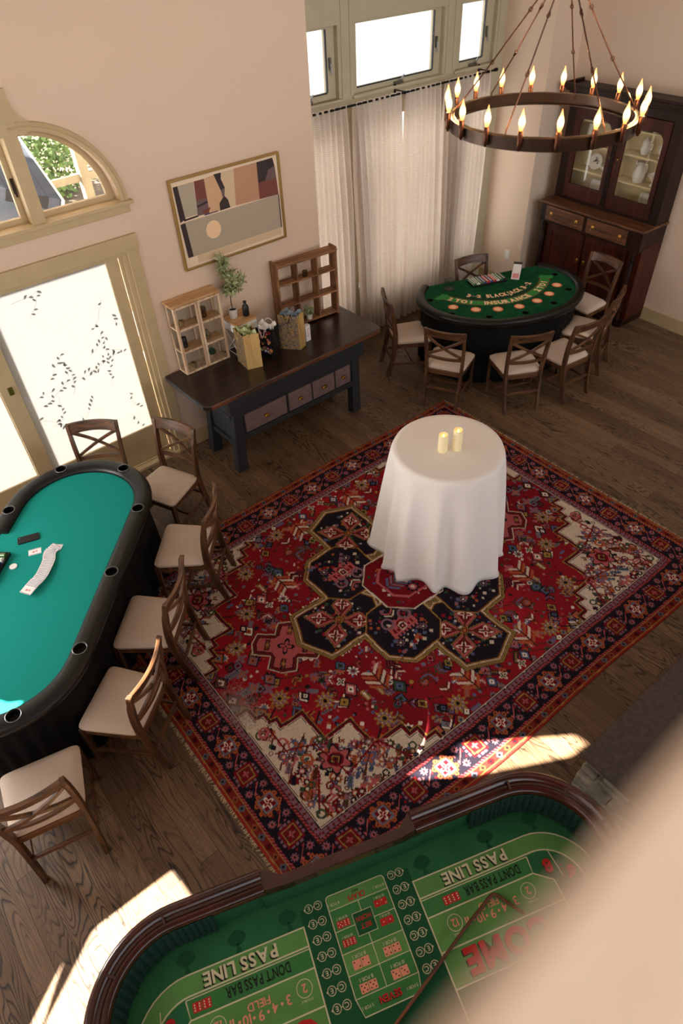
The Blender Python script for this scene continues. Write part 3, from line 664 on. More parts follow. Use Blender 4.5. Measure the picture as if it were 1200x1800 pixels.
# ================================================================= CHAIRS
def arc_y(x, half, bow): return -bow*(1-(x/half)**2)
def make_chair(label, group):
    t = thing('dining_chair', label, 'chair', group=group)
    # cushion
    mb = MB(); n = 16
    def outline(u, v, k=0):   # trapezoid seat with rounded corners
        X = u*2-1; Y = v*2-1
        hw = 0.236-0.018*(1-v)*1.0-0.014*(1-v)
        m = max(abs(X), abs(Y)); 
        if m > 0:
            q = (abs(X)**11+abs(Y)**11)**(1/11)/m
            X /= q; Y /= q
        return X*hw, Y*0.205+0.0, m
    def top(u, v):
        x, y, m = outline(u, v); e = max(0, 1-m**5)
        return (x, y, 0.440+0.036*e**0.55)
    mb.grid(top, n, n)
    def side(u, v):
        s = u*4; k = int(s) % 4; f_ = s-int(s)
        uv = [(f_,0),(1,f_),(1-f_,1),(0,1-f_)][k]
        x, y, m = outline(*uv); g = 1.0-0.02*v
        return (x*g, y*g, 0.440-0.022*v)
    mb.grid(side, 4*n, 1, closed_u=True)
    mb.build('seat', 'linen', t, smooth=True, angle=60)
    for (ya, xa) in ((0.185,0.215),(-0.2,0.18)):
        mb = MB(); mb.bar((-xa,ya,0.392),(xa,ya,0.392),0.022,0.056); mb.build('apron_rail', 'chairrail', t, bev=0.003)
    for s in (-1,1):
        mb = MB(); mb.bar((s*0.212,0.19,0.392),(s*0.186,-0.2,0.392),0.022,0.056); mb.build('side_rail', 'chairrail', t, bev=0.003)
        mb = MB(); mb.bar((s*0.214,0.185,0.0),(s*0.212,0.183,0.418),0.028,0.028,0.036,0.036); mb.build('leg', 'chairwood', t, bev=0.004)
        # rear leg curving into the back post
        pts = catmull([(s*0.178,-0.292,0.0),(s*0.184,-0.245,0.20),(s*0.188,-0.214,0.40),(s*0.193,-0.213,0.52),(s*0.199,-0.228,0.68),(s*0.206,-0.262,0.86),(s*0.208,-0.275,0.912)], 4)
        mb = MB(); N = len(pts); vs = []; fs = []
        for i, p in enumerate(pts):
            d = 0.041+0.011*math.sin(PI*min(1, p[2]/0.85)); w = 0.028
            if p[2] > 0.8: d = 0.034
            for sx, sy in ((-1,-1),(1,-1),(1,1),(-1,1)): vs.append((p[0]+sx*w/2, p[1]+sy*d/2, p[2]))
        for i in range(N-1):
            for k in range(4): fs.append((i*4+k, i*4+(k+1)%4, (i+1)*4+(k+1)%4, (i+1)*4+k))
        fs += [(3,2,1,0), tuple(range((N-1)*4, N*4))]
        mb.add(vs, fs).build('leg', 'chairwood', t, bev=0.003)
        mb = MB(); mb.bar((s*0.212,0.183,0.15),(s*0.184,-0.25,0.17),0.018,0.03); mb.build('stretcher', 'chairrail', t, bev=0.002)
    mb = MB(); mb.bar((-0.20,0.0,0.157),(0.20,0.0,0.157),0.018,0.028); mb.build('stretcher', 'chairrail', t, bev=0.002)
    mb = MB(); mb.bar((-0.183,-0.243,0.215),(0.183,-0.243,0.215),0.018,0.03); mb.build('stretcher', 'chairrail', t, bev=0.002)
    # curved top rail
    def rail(z0, z1, yb0, yb1, half, bow, th, dip=0.0):
        mb = MB(); n = 12; vs = []; fs = []
        for i in range(n+1):
            x = -half+2*half*i/n; b = arc_y(x, half, bow)
            lo = z0+dip*(1-(x/half)**2)
            for (z, yb) in ((lo,yb0),(z1,yb1)):
                for dy in (-th/2, th/2): vs.append((x, yb+b+dy, z))
        for i in range(n):
            o, p = i*4, (i+1)*4
            fs += [(o,p,p+1,o+1),(o+1,p+1,p+3,o+3),(o+3,p+3,p+2,o+2),(o+2,p+2,p,o)]
        fs += [(0,1,3,2),(n*4,n*4+2,n*4+3,n*4+1)]
        return mb.add(vs, fs)
    rail(0.818,0.914,-0.253,-0.277,0.200,0.036,0.026,0.014).build('top_rail', 'chairrail', t, bev=0.003)
    rail(0.560,0.592,-0.214,-0.217,0.190,0.030,0.020).build('lower_rail', 'chairrail', t, bev=0.002)
    for s in (-1,1):
        mb = MB(); n = 12; vs = []; fs = []
        for i in range(n+1):
            q = i/n; x = s*(-0.192+0.384*q); z = 0.825-0.225*q; yb = -0.213-0.055*(z-0.56)/0.3+arc_y(x,0.2,0.036)+s*0.004
            for dz in (-0.015,0.015):
                for dy in (-0.009,0.009): vs.append((x,yb+dy,z+dz))
        for i in range(n):
            o, p = i*4, (i+1)*4
            fs += [(o,p,p+1,o+1),(o+1,p+1,p+3,o+3),(o+3,p+3,p+2,o+2),(o+2,p+2,p,o)]
        fs += [(0,1,3,2),(n*4,n*4+2,n*4+3,n*4+1)]
        mb.add(vs, fs).build('cross_slat', 'chairrail', t, bev=0.002)
    return t
PG = 'cross back chairs around the teal poker table'; BG = 'cross back chairs around the blackjack table'
# (midpoint of the top rail, facing direction, standing height, label)
spots = [
 (1.242,5.019,-125.1,0.0,PG,'cross back wooden chair behind the poker table, in front of the bright glass door'),
 (1.769,4.506,-157.2,0.0,PG,'cross back wooden chair at the poker table corner beside the dark console table'),
 (1.469,3.43,137.5,0.006,PG,'cross back wooden chair at the poker table standing on the rug corner near the console'),
 (0.884,2.929,135.3,0.006,PG,'cross back wooden chair mid way along the poker table, rear legs on the rug'),
 (0.422,2.459,128.1,0.0,PG,'cross back wooden chair with sunlit top rail at the poker table'),
 (-0.44,2.18,76,0.0,PG,'cross back wooden chair seen from behind at the round end of the poker table'),
 (4.66,4.99,-30.4,0.0,BG,'cross back wooden chair between the console table end and the blackjack table'),
 (4.545,3.994,25.9,0.0,BG,'cross back wooden chair at the blackjack table with one leg on the rug corner'),
 (5.123,3.348,60,0.0,BG,'cross back wooden chair at the blackjack table with its back squarely to the cocktail table'),
 (5.751,3.106,82,0.0,BG,'cross back wooden chair at the middle of the blackjack curve, facing the card shoe'),
 (6.488,3.257,108,0.0,BG,'cross back wooden chair at the blackjack table seen nearly edge on against the china cabinet'),
 (7.214,3.901,174.3,0.0,BG,'cross back wooden chair standing directly in front of the china cabinet'),
 (6.106,5.043,-108.7,0.0,BG,'cross back wooden chair on the dealer side of the blackjack table behind the chip tray'),
]
proto = make_chair(spots[0][5], spots[0][4])
for i, (x, y, fdeg, z, grp, lab) in enumerate(spots):
    fx, fy = math.cos(R(fdeg)), math.sin(R(fdeg))
    loc = (x+fx*0.292, y+fy*0.292, z)
    if i == 0: place(proto, loc, R(fdeg-90))
    else: dup(proto, loc, R(fdeg-90), lab, grp)

# ================================================================= POKER TABLE
def stadium(hl, hw, n=20):
    pts = []
    for k in range(n+1):
        t = -PI/2+PI*k/n; pts.append((hl-hw+hw*math.cos(t), hw*math.sin(t)))
    for k in range(n+1):
        t = PI/2+PI*k/n; pts.append((-(hl-hw)+hw*math.cos(t), hw*math.sin(t)))
    return pts
t0 = Vector((0.688,0.725)); n0 = Vector((-0.725,0.688)); pc = t0*2.885+n0*2.39
pk = thing('poker_table', 'long oval poker table with teal cloth, black padded rail and pleated black skirt', 'poker table', (pc.x,pc.y,0), R(46.5))
felt = MB(); felt.prism(stadium(1.16,0.485,24), 0.735, 0.765); felt.build('playing_surface', 'pokerfelt', pk)
# padded rail, open on the dealer side
full = stadium(1.175,0.50,28)
path = []
n1 = 28
for k in range(0, 9): path.append((-0.60+0.0+k*0.15, -0.50))
path = [(0.39,0.50)]
def stp(hl,hw): # right end arc from top to bottom, then bottom side, then left arc up
    p = []
    for k in range(6): p.append((0.39+(hl-hw-0.39)*k/6, hw))
    for k in range(29): t = PI/2-PI*k/28; p.append((hl-hw+hw*math.cos(t), hw*math.sin(t)))
    for k in range(1,14): p.append(((hl-hw)-2*(hl-hw)*k/14, -hw))
    for k in range(29): t = -PI/2-PI*k/28; p.append((-(hl-hw)+hw*math.cos(t), hw*math.sin(t)))
    for k in range(1,7): p.append((-(hl-hw)+(hl-hw-0.39)*k/6, hw))
    return p
path = stp(1.175,0.50)
sec = [(0.070*math.cos(a)*(1.0), 0.770+0.040*math.sin(a)*(1 if math.sin(a) > 0 else 1.4)) for a in [2*PI*k/14 for k in range(14)]]
sec = [((abs(o)/0.070)**0.75*0.070*(1 if o > 0 else -1), z) for o, z in sec]
mb = MB(); mb.sweep(path, sec); rl = mb.build('padded_rail', 'blackleather', pk, smooth=True, angle=60)
cups = [(1.115,-0.245),(1.115,0.29),(0.64,-0.505),(0.0,-0.505),(-0.63,-0.505),(-1.115,-0.29),(-1.115,0.29),(0.60,0.505),(-0.60,0.505)]
def snap(x, y, hl=1.175, hw=0.5):
    if abs(x) <= hl-hw: return (x, math.copysign(hw, y))
    c = math.copysign(hl-hw, x); v = Vector((x-c, y)).normalized()*hw; return (c+v.x, v.y)
cups = [snap(*c_) for c_ in cups]
ct = MB()
for x,y in cups: ct.lathe([(0.041,0.7670),(0.041,0.90)], x, y, 0, 20)
cut(rl, ct)
for x,y in cups:
    c_ = MB(); c_.lathe([(0.040,0.812),(0.040,0.7685),(0.0,0.7685)], x, y, 0, 20, cap=False); c_.cur = 1
    c_.tube([(x+0.0445*math.cos(a), y+0.0445*math.sin(a), 0.812) for a in [2*PI*k/24 for k in range(24)]], 0.0032, 8, closed=True)
    c_.build('cup_holder', ['blackhole','chrome'], pk, smooth=True, fix=False)
def skirt(outline, z0, z1, amp, waves, seed=1, inset=0.0):
    rnd = random.Random(seed); n = len(outline); ph = [rnd.uniform(0,6) for _ in range(4)]
    mb = MB(); Ls = [0]
    for i in range(n): Ls.append(Ls[-1]+math.dist(outline[i], outline[(i+1)%n]))
    tot = Ls[-1]; NU = waves*8
    def pos(u):
        s = (u % 1.0)*tot
        import bisect
        i = min(n-1, bisect.bisect_right(Ls, s)-1); f_ = (s-Ls[i])/max(1e-9, Ls[i+1]-Ls[i])
        a, b = outline[i], outline[(i+1)%n]; t = Vector((b[0]-a[0], b[1]-a[1])).normalized()
        return a[0]+(b[0]-a[0])*f_, a[1]+(b[1]-a[1])*f_, -t.y, t.x
    def g(u, v):
        x, y, nx, ny = pos(u); w = math.sin(2*PI*waves*u+0.8*math.sin(2*PI*5*u+ph[0]))
        o = amp*w*(0.35+0.65*v)-0.02*v
        return (x+nx*o, y+ny*o, z1+(z0-z1)*v)
    mb.grid(g, NU, 6, closed_u=True); return mb
skirt(stadium(1.17,0.495,24), 0.012, 0.735, 0.011, 62).build('pleated_skirt', 'skirt', pk, smooth=True, fix=False, angle=180, solid=0.002)
def P2W(x, y): return (pc.x+t0.x*x+n0.x*y, pc.y+t0.y*x+n0.y*y)
# things on the poker table
def rounded(hx, hy, r, n=6):
    p = []
    for cx, cy, a in ((hx-r,hy-r,0),(-hx+r,hy-r,PI/2),(-hx+r,-hy+r,PI),(hx-r,-hy+r,3*PI/2)):
        for k in range(n+1): p.append((cx+r*math.cos(a+PI/2*k/n), cy+r*math.sin(a+PI/2*k/n)))
    return p
x, y = P2W(0.343,0.252)
ph = thing('mobile_phone', 'black mobile phone lying face up on the teal poker cloth', 'phone', (x,y,0.765), R(46.5)+math.radians(-65))
MB().prism(rounded(0.076,0.037,0.011), 0.0, 0.0085).build('casing', 'black', ph, bev=0.0015)
MB().prism(rounded(0.072,0.033,0.008), 0.0085, 0.009).build('screen', nm('dark_phone_glass',(20,18,18),0.45,spec=0.3), ph)
MB().prism([(p[0]-0.062,p[1]+0.02) for p in circ(0,0,0.005,12)], 0.009, 0.0096).build('camera_lens', 'chrome', ph)
def make_card(label, grp):
    t = MB(); t.prism(rounded(0.0315,0.044,0.004,4), 0.0, 0.0009); t.cur = 1
    add_text(t, 'Q', -0.0245, 0.035, 0.007, 0.0010); add_text(t, 'Q', 0.0245, -0.035, 0.007, 0.0010, rot=PI)
    t.flat([(-0.0295,-0.040),(-0.0255,-0.040),(-0.0255,0.040),(-0.0295,0.040)], 0.0010); t.flat([(0.0255,-0.040),(0.0295,-0.040),(0.0295,0.040),(0.0255,0.040)], 0.0010)
    t.cur = 2; t.flat(circ(0.0,0.008,0.009,12), 0.0010); t.flat(circ(0.003,-0.012,0.008,12), 0.0010)
    return t
M['cardink'] = nm('grey_blue_card_ink', (118,112,140), 0.6); M['cardred'] = nm('pale_red_card_ink', (214,130,140), 0.6)
spread = [(0.262,0.012),(0.20,0.030),(0.114,0.007),(-0.02,0.0),(-0.108,0.022),(-0.165,0.036)]
sp = catmull(spread, 8)
acc = [0]
for i in range(1,len(sp)): acc.append(acc[-1]+math.dist(sp[i],sp[i-1]))
first = None; NC = 40
for k in range(NC):
    s = acc[-1]*k/(NC-1); i = max(j for j in range(len(acc)) if acc[j] <= s+1e-9); i = min(i, len(sp)-2)
    f_ = (s-acc[i])/(acc[i+1]-acc[i]); lx = sp[i][0]+(sp[i+1][0]-sp[i][0])*f_; ly = sp[i][1]+(sp[i+1][1]-sp[i][1])*f_
    ang = math.atan2(sp[i+1][1]-sp[i][1], sp[i+1][0]-sp[i][0]); x, y = P2W(lx, ly)
    rz = R(46.5)+ang+PI+random.Random(k).uniform(-0.06,0.06)
    if k == 0: rz += 0.35
    if first is None:
        first = make_card('', '').build('playing_card', ['card','cardink','cardred'])
        o = first
    else: o = first.copy(); COL.objects.link(o)
    tag(o, 'white playing card in the long overlapping run fanned across the poker table', 'playing card', 'cards fanned in a run on the poker table')
    o.location = (x,y,0.7655+0.0006*k+0.004); o.rotation_euler = (0, -0.055 if 0 < k < NC-1 else 0.0, rz)
    if k == 0: o.location.z = 0.7655; 
x, y = P2W(0.216,0.152); o = first.copy(); COL.objects.link(o); o.location = (x,y,0.7655); o.rotation_euler = (0,0,R(46.5)+R(-66)+PI/2)
del o['group']; tag(o, 'single playing card lying alone beside the black phone', 'playing card')
x, y = P2W(0.067,0.248)
tag(place(MB().lathe([(0.0,0),(0.026,0),(0.027,0.0015),(0.027,0.006),(0.026,0.0075),(0.0,0.0075)],0,0,0,28,cap=False).build('dealer_button', 'card', smooth=True), (x,y,0.765)), 'round white dealer button lying on the teal poker cloth', 'dealer button')
# chip tray with rows of chips at the dealer place of the poker table
def chipmesh(r=0.0195, h=0.0034, n=18):
    m_ = MB(); m_.lathe([(0.0,0),(r,0),(r,h),(0.0,h)],0,0,0,n,cap=False); m_.cur = 1
    for k in range(6):
        a = 2*PI*k/6; vs = [((r+0.0003)*math.cos(a+d), (r+0.0003)*math.sin(a+d), z) for z in (0,h) for d in (-0.17,0,0.17)]
        m_.add(vs, [(0,1,4,3),(1,2,5,4)])
    return m_
def chipset(prefix, base, rz, cols, rows_y, x_of, n, pitch, z, names, axis_angle):
    for ci, (cname, rgb, lab) in enumerate(cols):
        mm = nm(cname+'_chip_clay_'+prefix, rgb, 0.5)
        spotm = M['card'] if cname != 'white' else nm('green_chip_spot_'+prefix, (40,110,60), 0.5)
        first_ = None
        for k in range(n):
            if first_ is None: o = chipmesh(h=pitch*0.92).build('poker_chip', [mm, spotm], fix=False); first_ = o
            else: o = first_.copy(); COL.objects.link(o)
            lx, ly = x_of(ci), rows_y(k)
            o.location = (base[0]+math.cos(rz)*lx-math.sin(rz)*ly, base[1]+math.sin(rz)*lx+math.cos(rz)*ly, z)
            o.rotation_euler = Matrix.Rotation(rz,3,'Z').to_euler() if False else (PI/2, 0, rz+PI)
            tag(o, lab[0], 'poker chip', lab[1])
x, y = P2W(-0.10,0.435); TR = R(46.5)
tr = thing('chip_tray', 'black tray of coloured chips at the dealer place of the poker table', 'chip tray', (x,y,0.765), TR)
f = MB(); f.box(-0.285,0.285,-0.12,0.12,0,0.008); f.box(-0.285,0.285,-0.12,-0.112,0,0.026); f.box(-0.285,0.285,0.112,0.12,0,0.026); f.box(-0.285,-0.279,-0.12,0.12,0,0.026); f.box(0.279,0.285,-0.12,0.12,0,0.026)
f.build('tray', 'black', tr, bev=0.002)
cols = [('green',(70,120,50)),('white',(232,228,220)),('blue',(44,54,120)),('red',(206,60,40)),('black',(30,30,30)),('green',(70,120,50)),('blue',(44,54,120)),('red',(206,60,40))]
cols = [(c_, rgb, ('%s chip standing in a row of the poker table chip tray' % c_, '%s chips in the poker tray' % c_)) for c_, rgb in cols[:6]]
chipset('poker', (x,y), TR, cols, lambda k: -0.105+k*0.0105, lambda c_: 0.245-0.066*c_*0.66, 20, 0.0105, 0.765+0.0285, None, 0)
# ================================================================= BLACKJACK TABLE
bO = Vector((5.99,4.79)); bu = Vector((0.93,-0.367)).normalized(); BR = math.atan2(bu.y, bu.x)
bj = thing('blackjack_table', 'half round blackjack table with green printed cloth, black padded rail and black skirt', 'blackjack table', (bO.x,bO.y,0), BR)
XC = 0.055
half = [(0.0,-1.125),(0.16,-1.118),(0.42,-1.06),(0.66,-0.92),(0.83,-0.735),(0.915,-0.54),(0.93,-0.34),(0.87,-0.14),(0.74,0.015)]
pts = [(XC-x_, y_) for x_, y_ in half[::-1]]+[(XC+x_, y_) for x_, y_ in half[1:]]
rp = catmull(pts, 7)
sec = []
for k in range(14):
    a = 2*PI*k/14; o_ = math.cos(a); s_ = math.sin(a)
    sec.append((0.050*abs(o_)**0.75*(1 if o_ > 0 else -1), 0.765+(0.034 if s_ > 0 else 0.060)*s_))
inner = [(x_,y_) for x_,y_ in rp]
fb = MB(); fb.prism(rp, 0.735, 0.768)
felt = fb.build('playing_surface', ['bjfelt','printorange','printpeach','bjband','printblack','printred'], bj)
bcups = [(-0.771,-0.318),(-0.693,-0.711),(-0.356,-0.923),(0.042,-0.991),(0.437,-0.911),(0.766,-0.686),(0.834,-0.287)]
ct = MB()
for x_,y_ in bcups: ct.lathe([(0.036,0.70),(0.036,0.80)], x_, y_, 0, 20)
cut(felt, ct)
while len(felt.data.materials) < 6: felt.data.materials.append(M['printblack'])
mb = MB(); mb.sweep(rp, sec); mb.build('padded_rail', 'blackleather', bj, smooth=True, angle=60)
for x_,y_ in bcups:
    c_ = MB(); c_.lathe([(0.0395,0.7692),(0.0355,0.7696),(0.0355,0.70),(0.0,0.70)], x_, y_, 0, 20, cap=False); c_.build('cup_holder', 'blackhole', bj, smooth=True, fix=False)
ol = [(XC+(x_-XC)*1.02, y_*1.02) for x_, y_ in rp]
skirt([(XC+(x_-XC)*0.985, y_*0.985-0.004) for x_, y_ in rp][::-1], 0.012, 0.745, 0.010, 52, 3).build('pleated_skirt', 'skirt', bj, smooth=True, fix=False, angle=180, solid=0.002)
# printing on the cloth: one printed layer
pr = MB(); pr.cur = 0; Z = 0.7688; ACX, ACY = 0.045, 0.074
# band
pr.cur = 2
def arcpts(r, a0, a1, n=40): return [(ACX+r*math.cos(a0+(a1-a0)*k/n), ACY+r*math.sin(a0+(a1-a0)*k/n)) for k in range(n+1)]
A0, A1_ = R(-148), R(-32)
o_ = arcpts(0.80,A0,A1_); i_ = arcpts(0.70,A0,A1_)
pr.add([(x_,y_,Z) for x_,y_ in o_+i_], [(k+1,k,41+k,42+k) for k in range(40)])
for a, s in ((A0,-1),(A1_,1)):
    tip = a+s*0.10
    pr.add([(ACX+r*math.cos(t), ACY+r*math.sin(t), Z) for r, t in ((0.67,a),(0.83,a),(0.86,tip*1),(0.70,tip))], [(0,1,2,3)])
pr.cur = 4; strip(pr, arcpts(0.805,A0,A1_), 0.004, Z+0.0002); strip(pr, arcpts(0.695,A0,A1_), 0.004, Z+0.0002)
pr.cur = 1
add_arc_text(pr, '2 TO 1', ACX, ACY, 0.750, R(-134), 0.066, Z+0.0004, width=0.27, bold=0.05)
add_arc_text(pr, 'INSURANCE', ACX, ACY, 0.750, R(-92), 0.070, Z+0.0004, width=0.56, bold=0.05)
add_arc_text(pr, '2 TO 1', ACX, ACY, 0.750, R(-50), 0.066, Z+0.0004, width=0.27, bold=0.05)
add_arc_text(pr, 'BLACKJACK', ACX, ACY, 0.585, R(-88), 0.072, Z+0.0004, width=0.45, bold=0.05)
add_arc_text(pr, '3', ACX, ACY, 0.590, R(-129), 0.066, Z+0.0004, bold=0.05); add_arc_text(pr, 'PAYS TO', ACX, ACY, 0.595, R(-123.5), 0.020, Z+0.0004, width=0.075); add_arc_text(pr, '2', ACX, ACY, 0.590, R(-118), 0.062, Z+0.0004, bold=0.05)
add_arc_text(pr, '3', ACX, ACY, 0.590, R(-61), 0.066, Z+0.0004, bold=0.05); add_arc_text(pr, 'PAYS TO', ACX, ACY, 0.595, R(-55), 0.020, Z+0.0004, width=0.075); add_arc_text(pr, '2', ACX, ACY, 0.590, R(-49), 0.062, Z+0.0004, bold=0.05)
pr.cur = 3
add_arc_text(pr, 'Dealer must draw to 16 and stand on all 17s', ACX, ACY, 0.655, R(-90), 0.038, Z+0.0004, width=0.96, bold=0.02)
for x_, y_ in [(-0.608,-0.568),(-0.408,-0.718),(-0.185,-0.802),(0.057,-0.836),(0.301,-0.793),(0.512,-0.695),(0.708,-0.539)]:
    pr.cur = 4; pr.flat(circ(x_,y_,0.058,28), Z); pr.cur = 0; pr.flat(circ(x_,y_,0.054,28), Z+0.0003); pr.cur = 1; pr.flat(circ(x_,y_,0.036,24), Z+0.0006)
pr.build('printed_layout', ['printorange','printpeach','bjband','printblack','printred'], bj, fix=False)
def B2W(x_, y_): v = bO+bu*x_+Vector((-bu.y,bu.x))*y_; return (v.x, v.y)
# chip tray
x, y = B2W(0.025,-0.143)
tr = thing('chip_tray', 'black metal tray of coloured chips on the dealer side of the blackjack table', 'chip tray', (x,y,0.768), BR)
f = MB(); f.box(-0.215,0.215,-0.088,0.088,0,0.006); f.box(-0.215,0.215,-0.088,-0.083,0,0.024); f.box(-0.215,0.215,0.083,0.088,0,0.024); f.box(-0.215,-0.211,-0.088,0.088,0,0.024); f.box(0.211,0.215,-0.088,0.088,0,0.024)
f.build('tray', 'black', tr)
cc = [('green',(52,110,60)),('white',(226,226,214)),('green',(52,110,60)),('blue',(50,66,130)),('red',(196,44,44)),('blue',(50,66,130)),('red',(196,44,44)),('white',(226,226,214)),('green',(52,110,60)),('black',(34,34,36))]
cc = [(c_, rgb, ('%s chip standing in a row of the blackjack table chip tray' % c_, '%s chips in the blackjack tray' % c_)) for c_, rgb in cc]
chipset('blackjack', (x,y), BR, cc, lambda k: -0.077+k*0.0108, lambda c_: -0.189+0.042*c_, 15, 0.0108, 0.768+0.0265, None, 0)
# card shoe and discard holder
x, y = B2W(0.43,-0.105)
sh = thing('card_shoe', 'clear card shoe with a red backed card, on the blackjack table beside the chip tray', 'card shoe', (x,y,0.768), BR+R(-35))
f = MB(); f.box(-0.055,-0.050,-0.16,0.16,0,0.07); f.box(0.050,0.055,-0.16,0.16,0,0.07); f.box(-0.05,0.05,-0.16,0.16,0,0.004); f.build('side_walls', 'acrylic', sh)
f = MB(); f.add([(-0.047,-0.15,0.012),(0.047,-0.15,0.012),(0.047,0.09,0.085),(-0.047,0.09,0.085),(-0.047,-0.15,0.004),(0.047,-0.15,0.004),(0.047,0.09,0.004),(-0.047,0.09,0.004)], [(0,1,2,3),(4,7,6,5),(0,4,5,1),(1,5,6,2),(2,6,7,3),(3,7,4,0)]); f.build('white_ramp', 'card', sh)
f = MB(); f.box(-0.05,0.05,0.09,0.14,0.03,0.095); f.build('weight_block', 'black', sh, bev=0.003)
f = MB()
def rampz(yy): return 0.012+(yy+0.15)*(0.073/0.24)
f.add([(-0.035,-0.145,rampz(-0.145)+0.002),(0.035,-0.145,rampz(-0.145)+0.002),(0.035,-0.065,rampz(-0.065)+0.002),(-0.035,-0.065,rampz(-0.065)+0.002)], [(0,1,2,3)]); f.cur = 1
for i in range(5):
    for j in range(4):
        xx = -0.027+i*0.0135; yy = -0.136+j*0.0205; f.add([(xx-0.005,yy,rampz(yy)+0.0025),(xx,yy-0.007,rampz(yy-0.007)+0.0025),(xx+0.005,yy,rampz(yy)+0.0025),(xx,yy+0.007,rampz(yy+0.007)+0.0025)], [(0,1,2,3)])
f.build('front_card', [nm('red_card_back',(226,96,96),0.5), 'card'], sh, fix=False)
x, y = B2W(-0.46,-0.15)
dh = thing('discard_holder', 'small clear acrylic card holder standing on the blackjack table beside the chip tray', 'card holder', (x,y,0.768), BR+R(10))
f = MB(); f.box(-0.045,0.045,-0.055,0.055,0,0.008); f.build('base', 'black', dh, bev=0.002)
f = MB(); f.box(-0.038,-0.034,-0.05,0.05,0.008,0.12); f.box(0.034,0.038,-0.05,0.05,0.008,0.12); f.box(-0.038,0.038,0.046,0.05,0.008,0.12); f.build('side_walls', 'acrylic', dh)

# ================================================================= CRAPS TABLE
cu = Vector((0.937,-0.35)).normalized(); CR = math.atan2(cu.y, cu.x); cw = Vector((-cu.y, cu.x)); cO = cu*0.28+cw*0.54
cp = thing('craps_table', 'large craps table with polished red wood rail and green printed cloth below the balcony', 'craps table', (cO.x,cO.y,0), CR)
HL, HW, RC = 1.165, 0.565, 0.36
def rr(hl, hw, r, a0q, n=14):
    """outline of the right or left tub end from the notch on one side round to the other"""
    p = []
    return p
def endpath(s, inset=0.0):
    hl, hw, r = HL-inset, HW-inset, RC-inset; p = []
    x0 = 0.335 if s > 0 else 0.405   # notch positions either side of the middle boards
    for k in range(5): p.append((x0+(hl-r-x0)*k/5, hw))
    for k in range(15): t = PI/2-PI/2*k/14; p.append((hl-r+r*math.cos(t), hw-r+r*math.sin(t)))
    for k in range(1,4): p.append((hl, (hw-r)-2*(hw-r)*k/4))
    for k in range(15): t = -PI/2*k/14; p.append((hl-r+r*math.cos(t), -(hw-r)+r*math.sin(t)))
    for k in range(1,6): p.append((hl-r-(hl-r-x0)*k/5, -hw))
    return [(s*a, b) for a, b in p]
railsec = [(0.046,0.880),(0.052,0.910),(0.049,0.934),(0.039,0.950),(0.026,0.956),(0.014,0.952),(0.006,0.940),(-0.002,0.932),(-0.012,0.931),(-0.019,0.938),(-0.024,0.944),(-0.044,0.936),(-0.050,0.925),(-0.050,0.880)]
for s in (-1,1):
    pth = endpath(s)
    sc = railsec if s > 0 else railsec
    mb = MB(); mb.sweep(pth, [(o_*(1 if s > 0 else -1), z) for o_, z in sc]); mb.build('end_rail', 'railwood', cp, smooth=True, angle=50)
    # wooden dividers in the chip groove
    for idx in (6, 13, 18, 28):
        p_ = pth[idx]; q_ = pth[idx+1]; tv = Vector((q_[0]-p_[0], q_[1]-p_[1])).normalized(); nv = Vector((-tv.y, tv.x))
        mb = MB(); mb.bar((p_[0]-nv.x*0.03,p_[1]-nv.y*0.03,0.943),(p_[0]+nv.x*0.03,p_[1]+nv.y*0.03,0.943),0.010,0.014); mb.build('rail_divider', 'railwood', cp)
    # moulded rubber bumper lining the tub end
    ip = endpath(s, 0.048); dense = []
    ip = [p_ for p_ in ip if abs(p_[0]) > 0.60]
    for i in range(len(ip)-1):
        L_ = math.dist(ip[i], ip[i+1]); m_ = max(1, int(L_/0.0125))
        for k in range(m_): dense.append((ip[i][0]+(ip[i+1][0]-ip[i][0])*k/m_, ip[i][1]+(ip[i+1][1]-ip[i][1])*k/m_))
    mb = MB(); K = 14; vs = []; fs = []
    for i, p_ in enumerate(dense):
        a = dense[max(i-1,0)]; b = dense[min(i+1,len(dense)-1)]; tv = Vector((b[0]-a[0], b[1]-a[1])).normalized(); nv = Vector((tv.y,-tv.x))*(1 if s > 0 else -1)
        for j in range(K+1):
            z = 0.735+(0.905-0.735)*j/K; d_ = 0.004+(0.012 if (i % 2 and j % 2) else 0.0)
            d_ += 0.012*(1-j/K)
            vs.append((p_[0]+nv.x*d_, p_[1]+nv.y*d_, z))
    for i in range(len(dense)-1):
        for j in range(K): fs.append((i*(K+1)+j, (i+1)*(K+1)+j, (i+1)*(K+1)+j+1, i*(K+1)+j+1))
    mb.add(vs, fs); mb.build('rubber_bumper', 'rubber', cp, fix=False)
# middle boards with chamfered ends, set slightly in
for s in (1,-1):
    MB().box(-0.42,0.36,s*0.535-0.022,s*0.535+0.022,0.712,0.866).build('inner_wall', 'crapsdark', cp)
    y0, y1 = 0.518, 0.560
    pl = [(-0.42,0.525),(-0.42,0.605),(-0.395,0.612),(-0.315,0.560),(0.27,0.560),(0.33,0.612),(0.36,0.605),(0.36,0.525),(0.33,0.520),(0.27,0.510),(-0.31,0.510),(-0.39,0.520)]
    mb = MB(); mb.prism([(a, s*b) for a, b in pl], 0.866, 0.93); mb.build('middle_board', 'railwood', cp, bev=0.005)
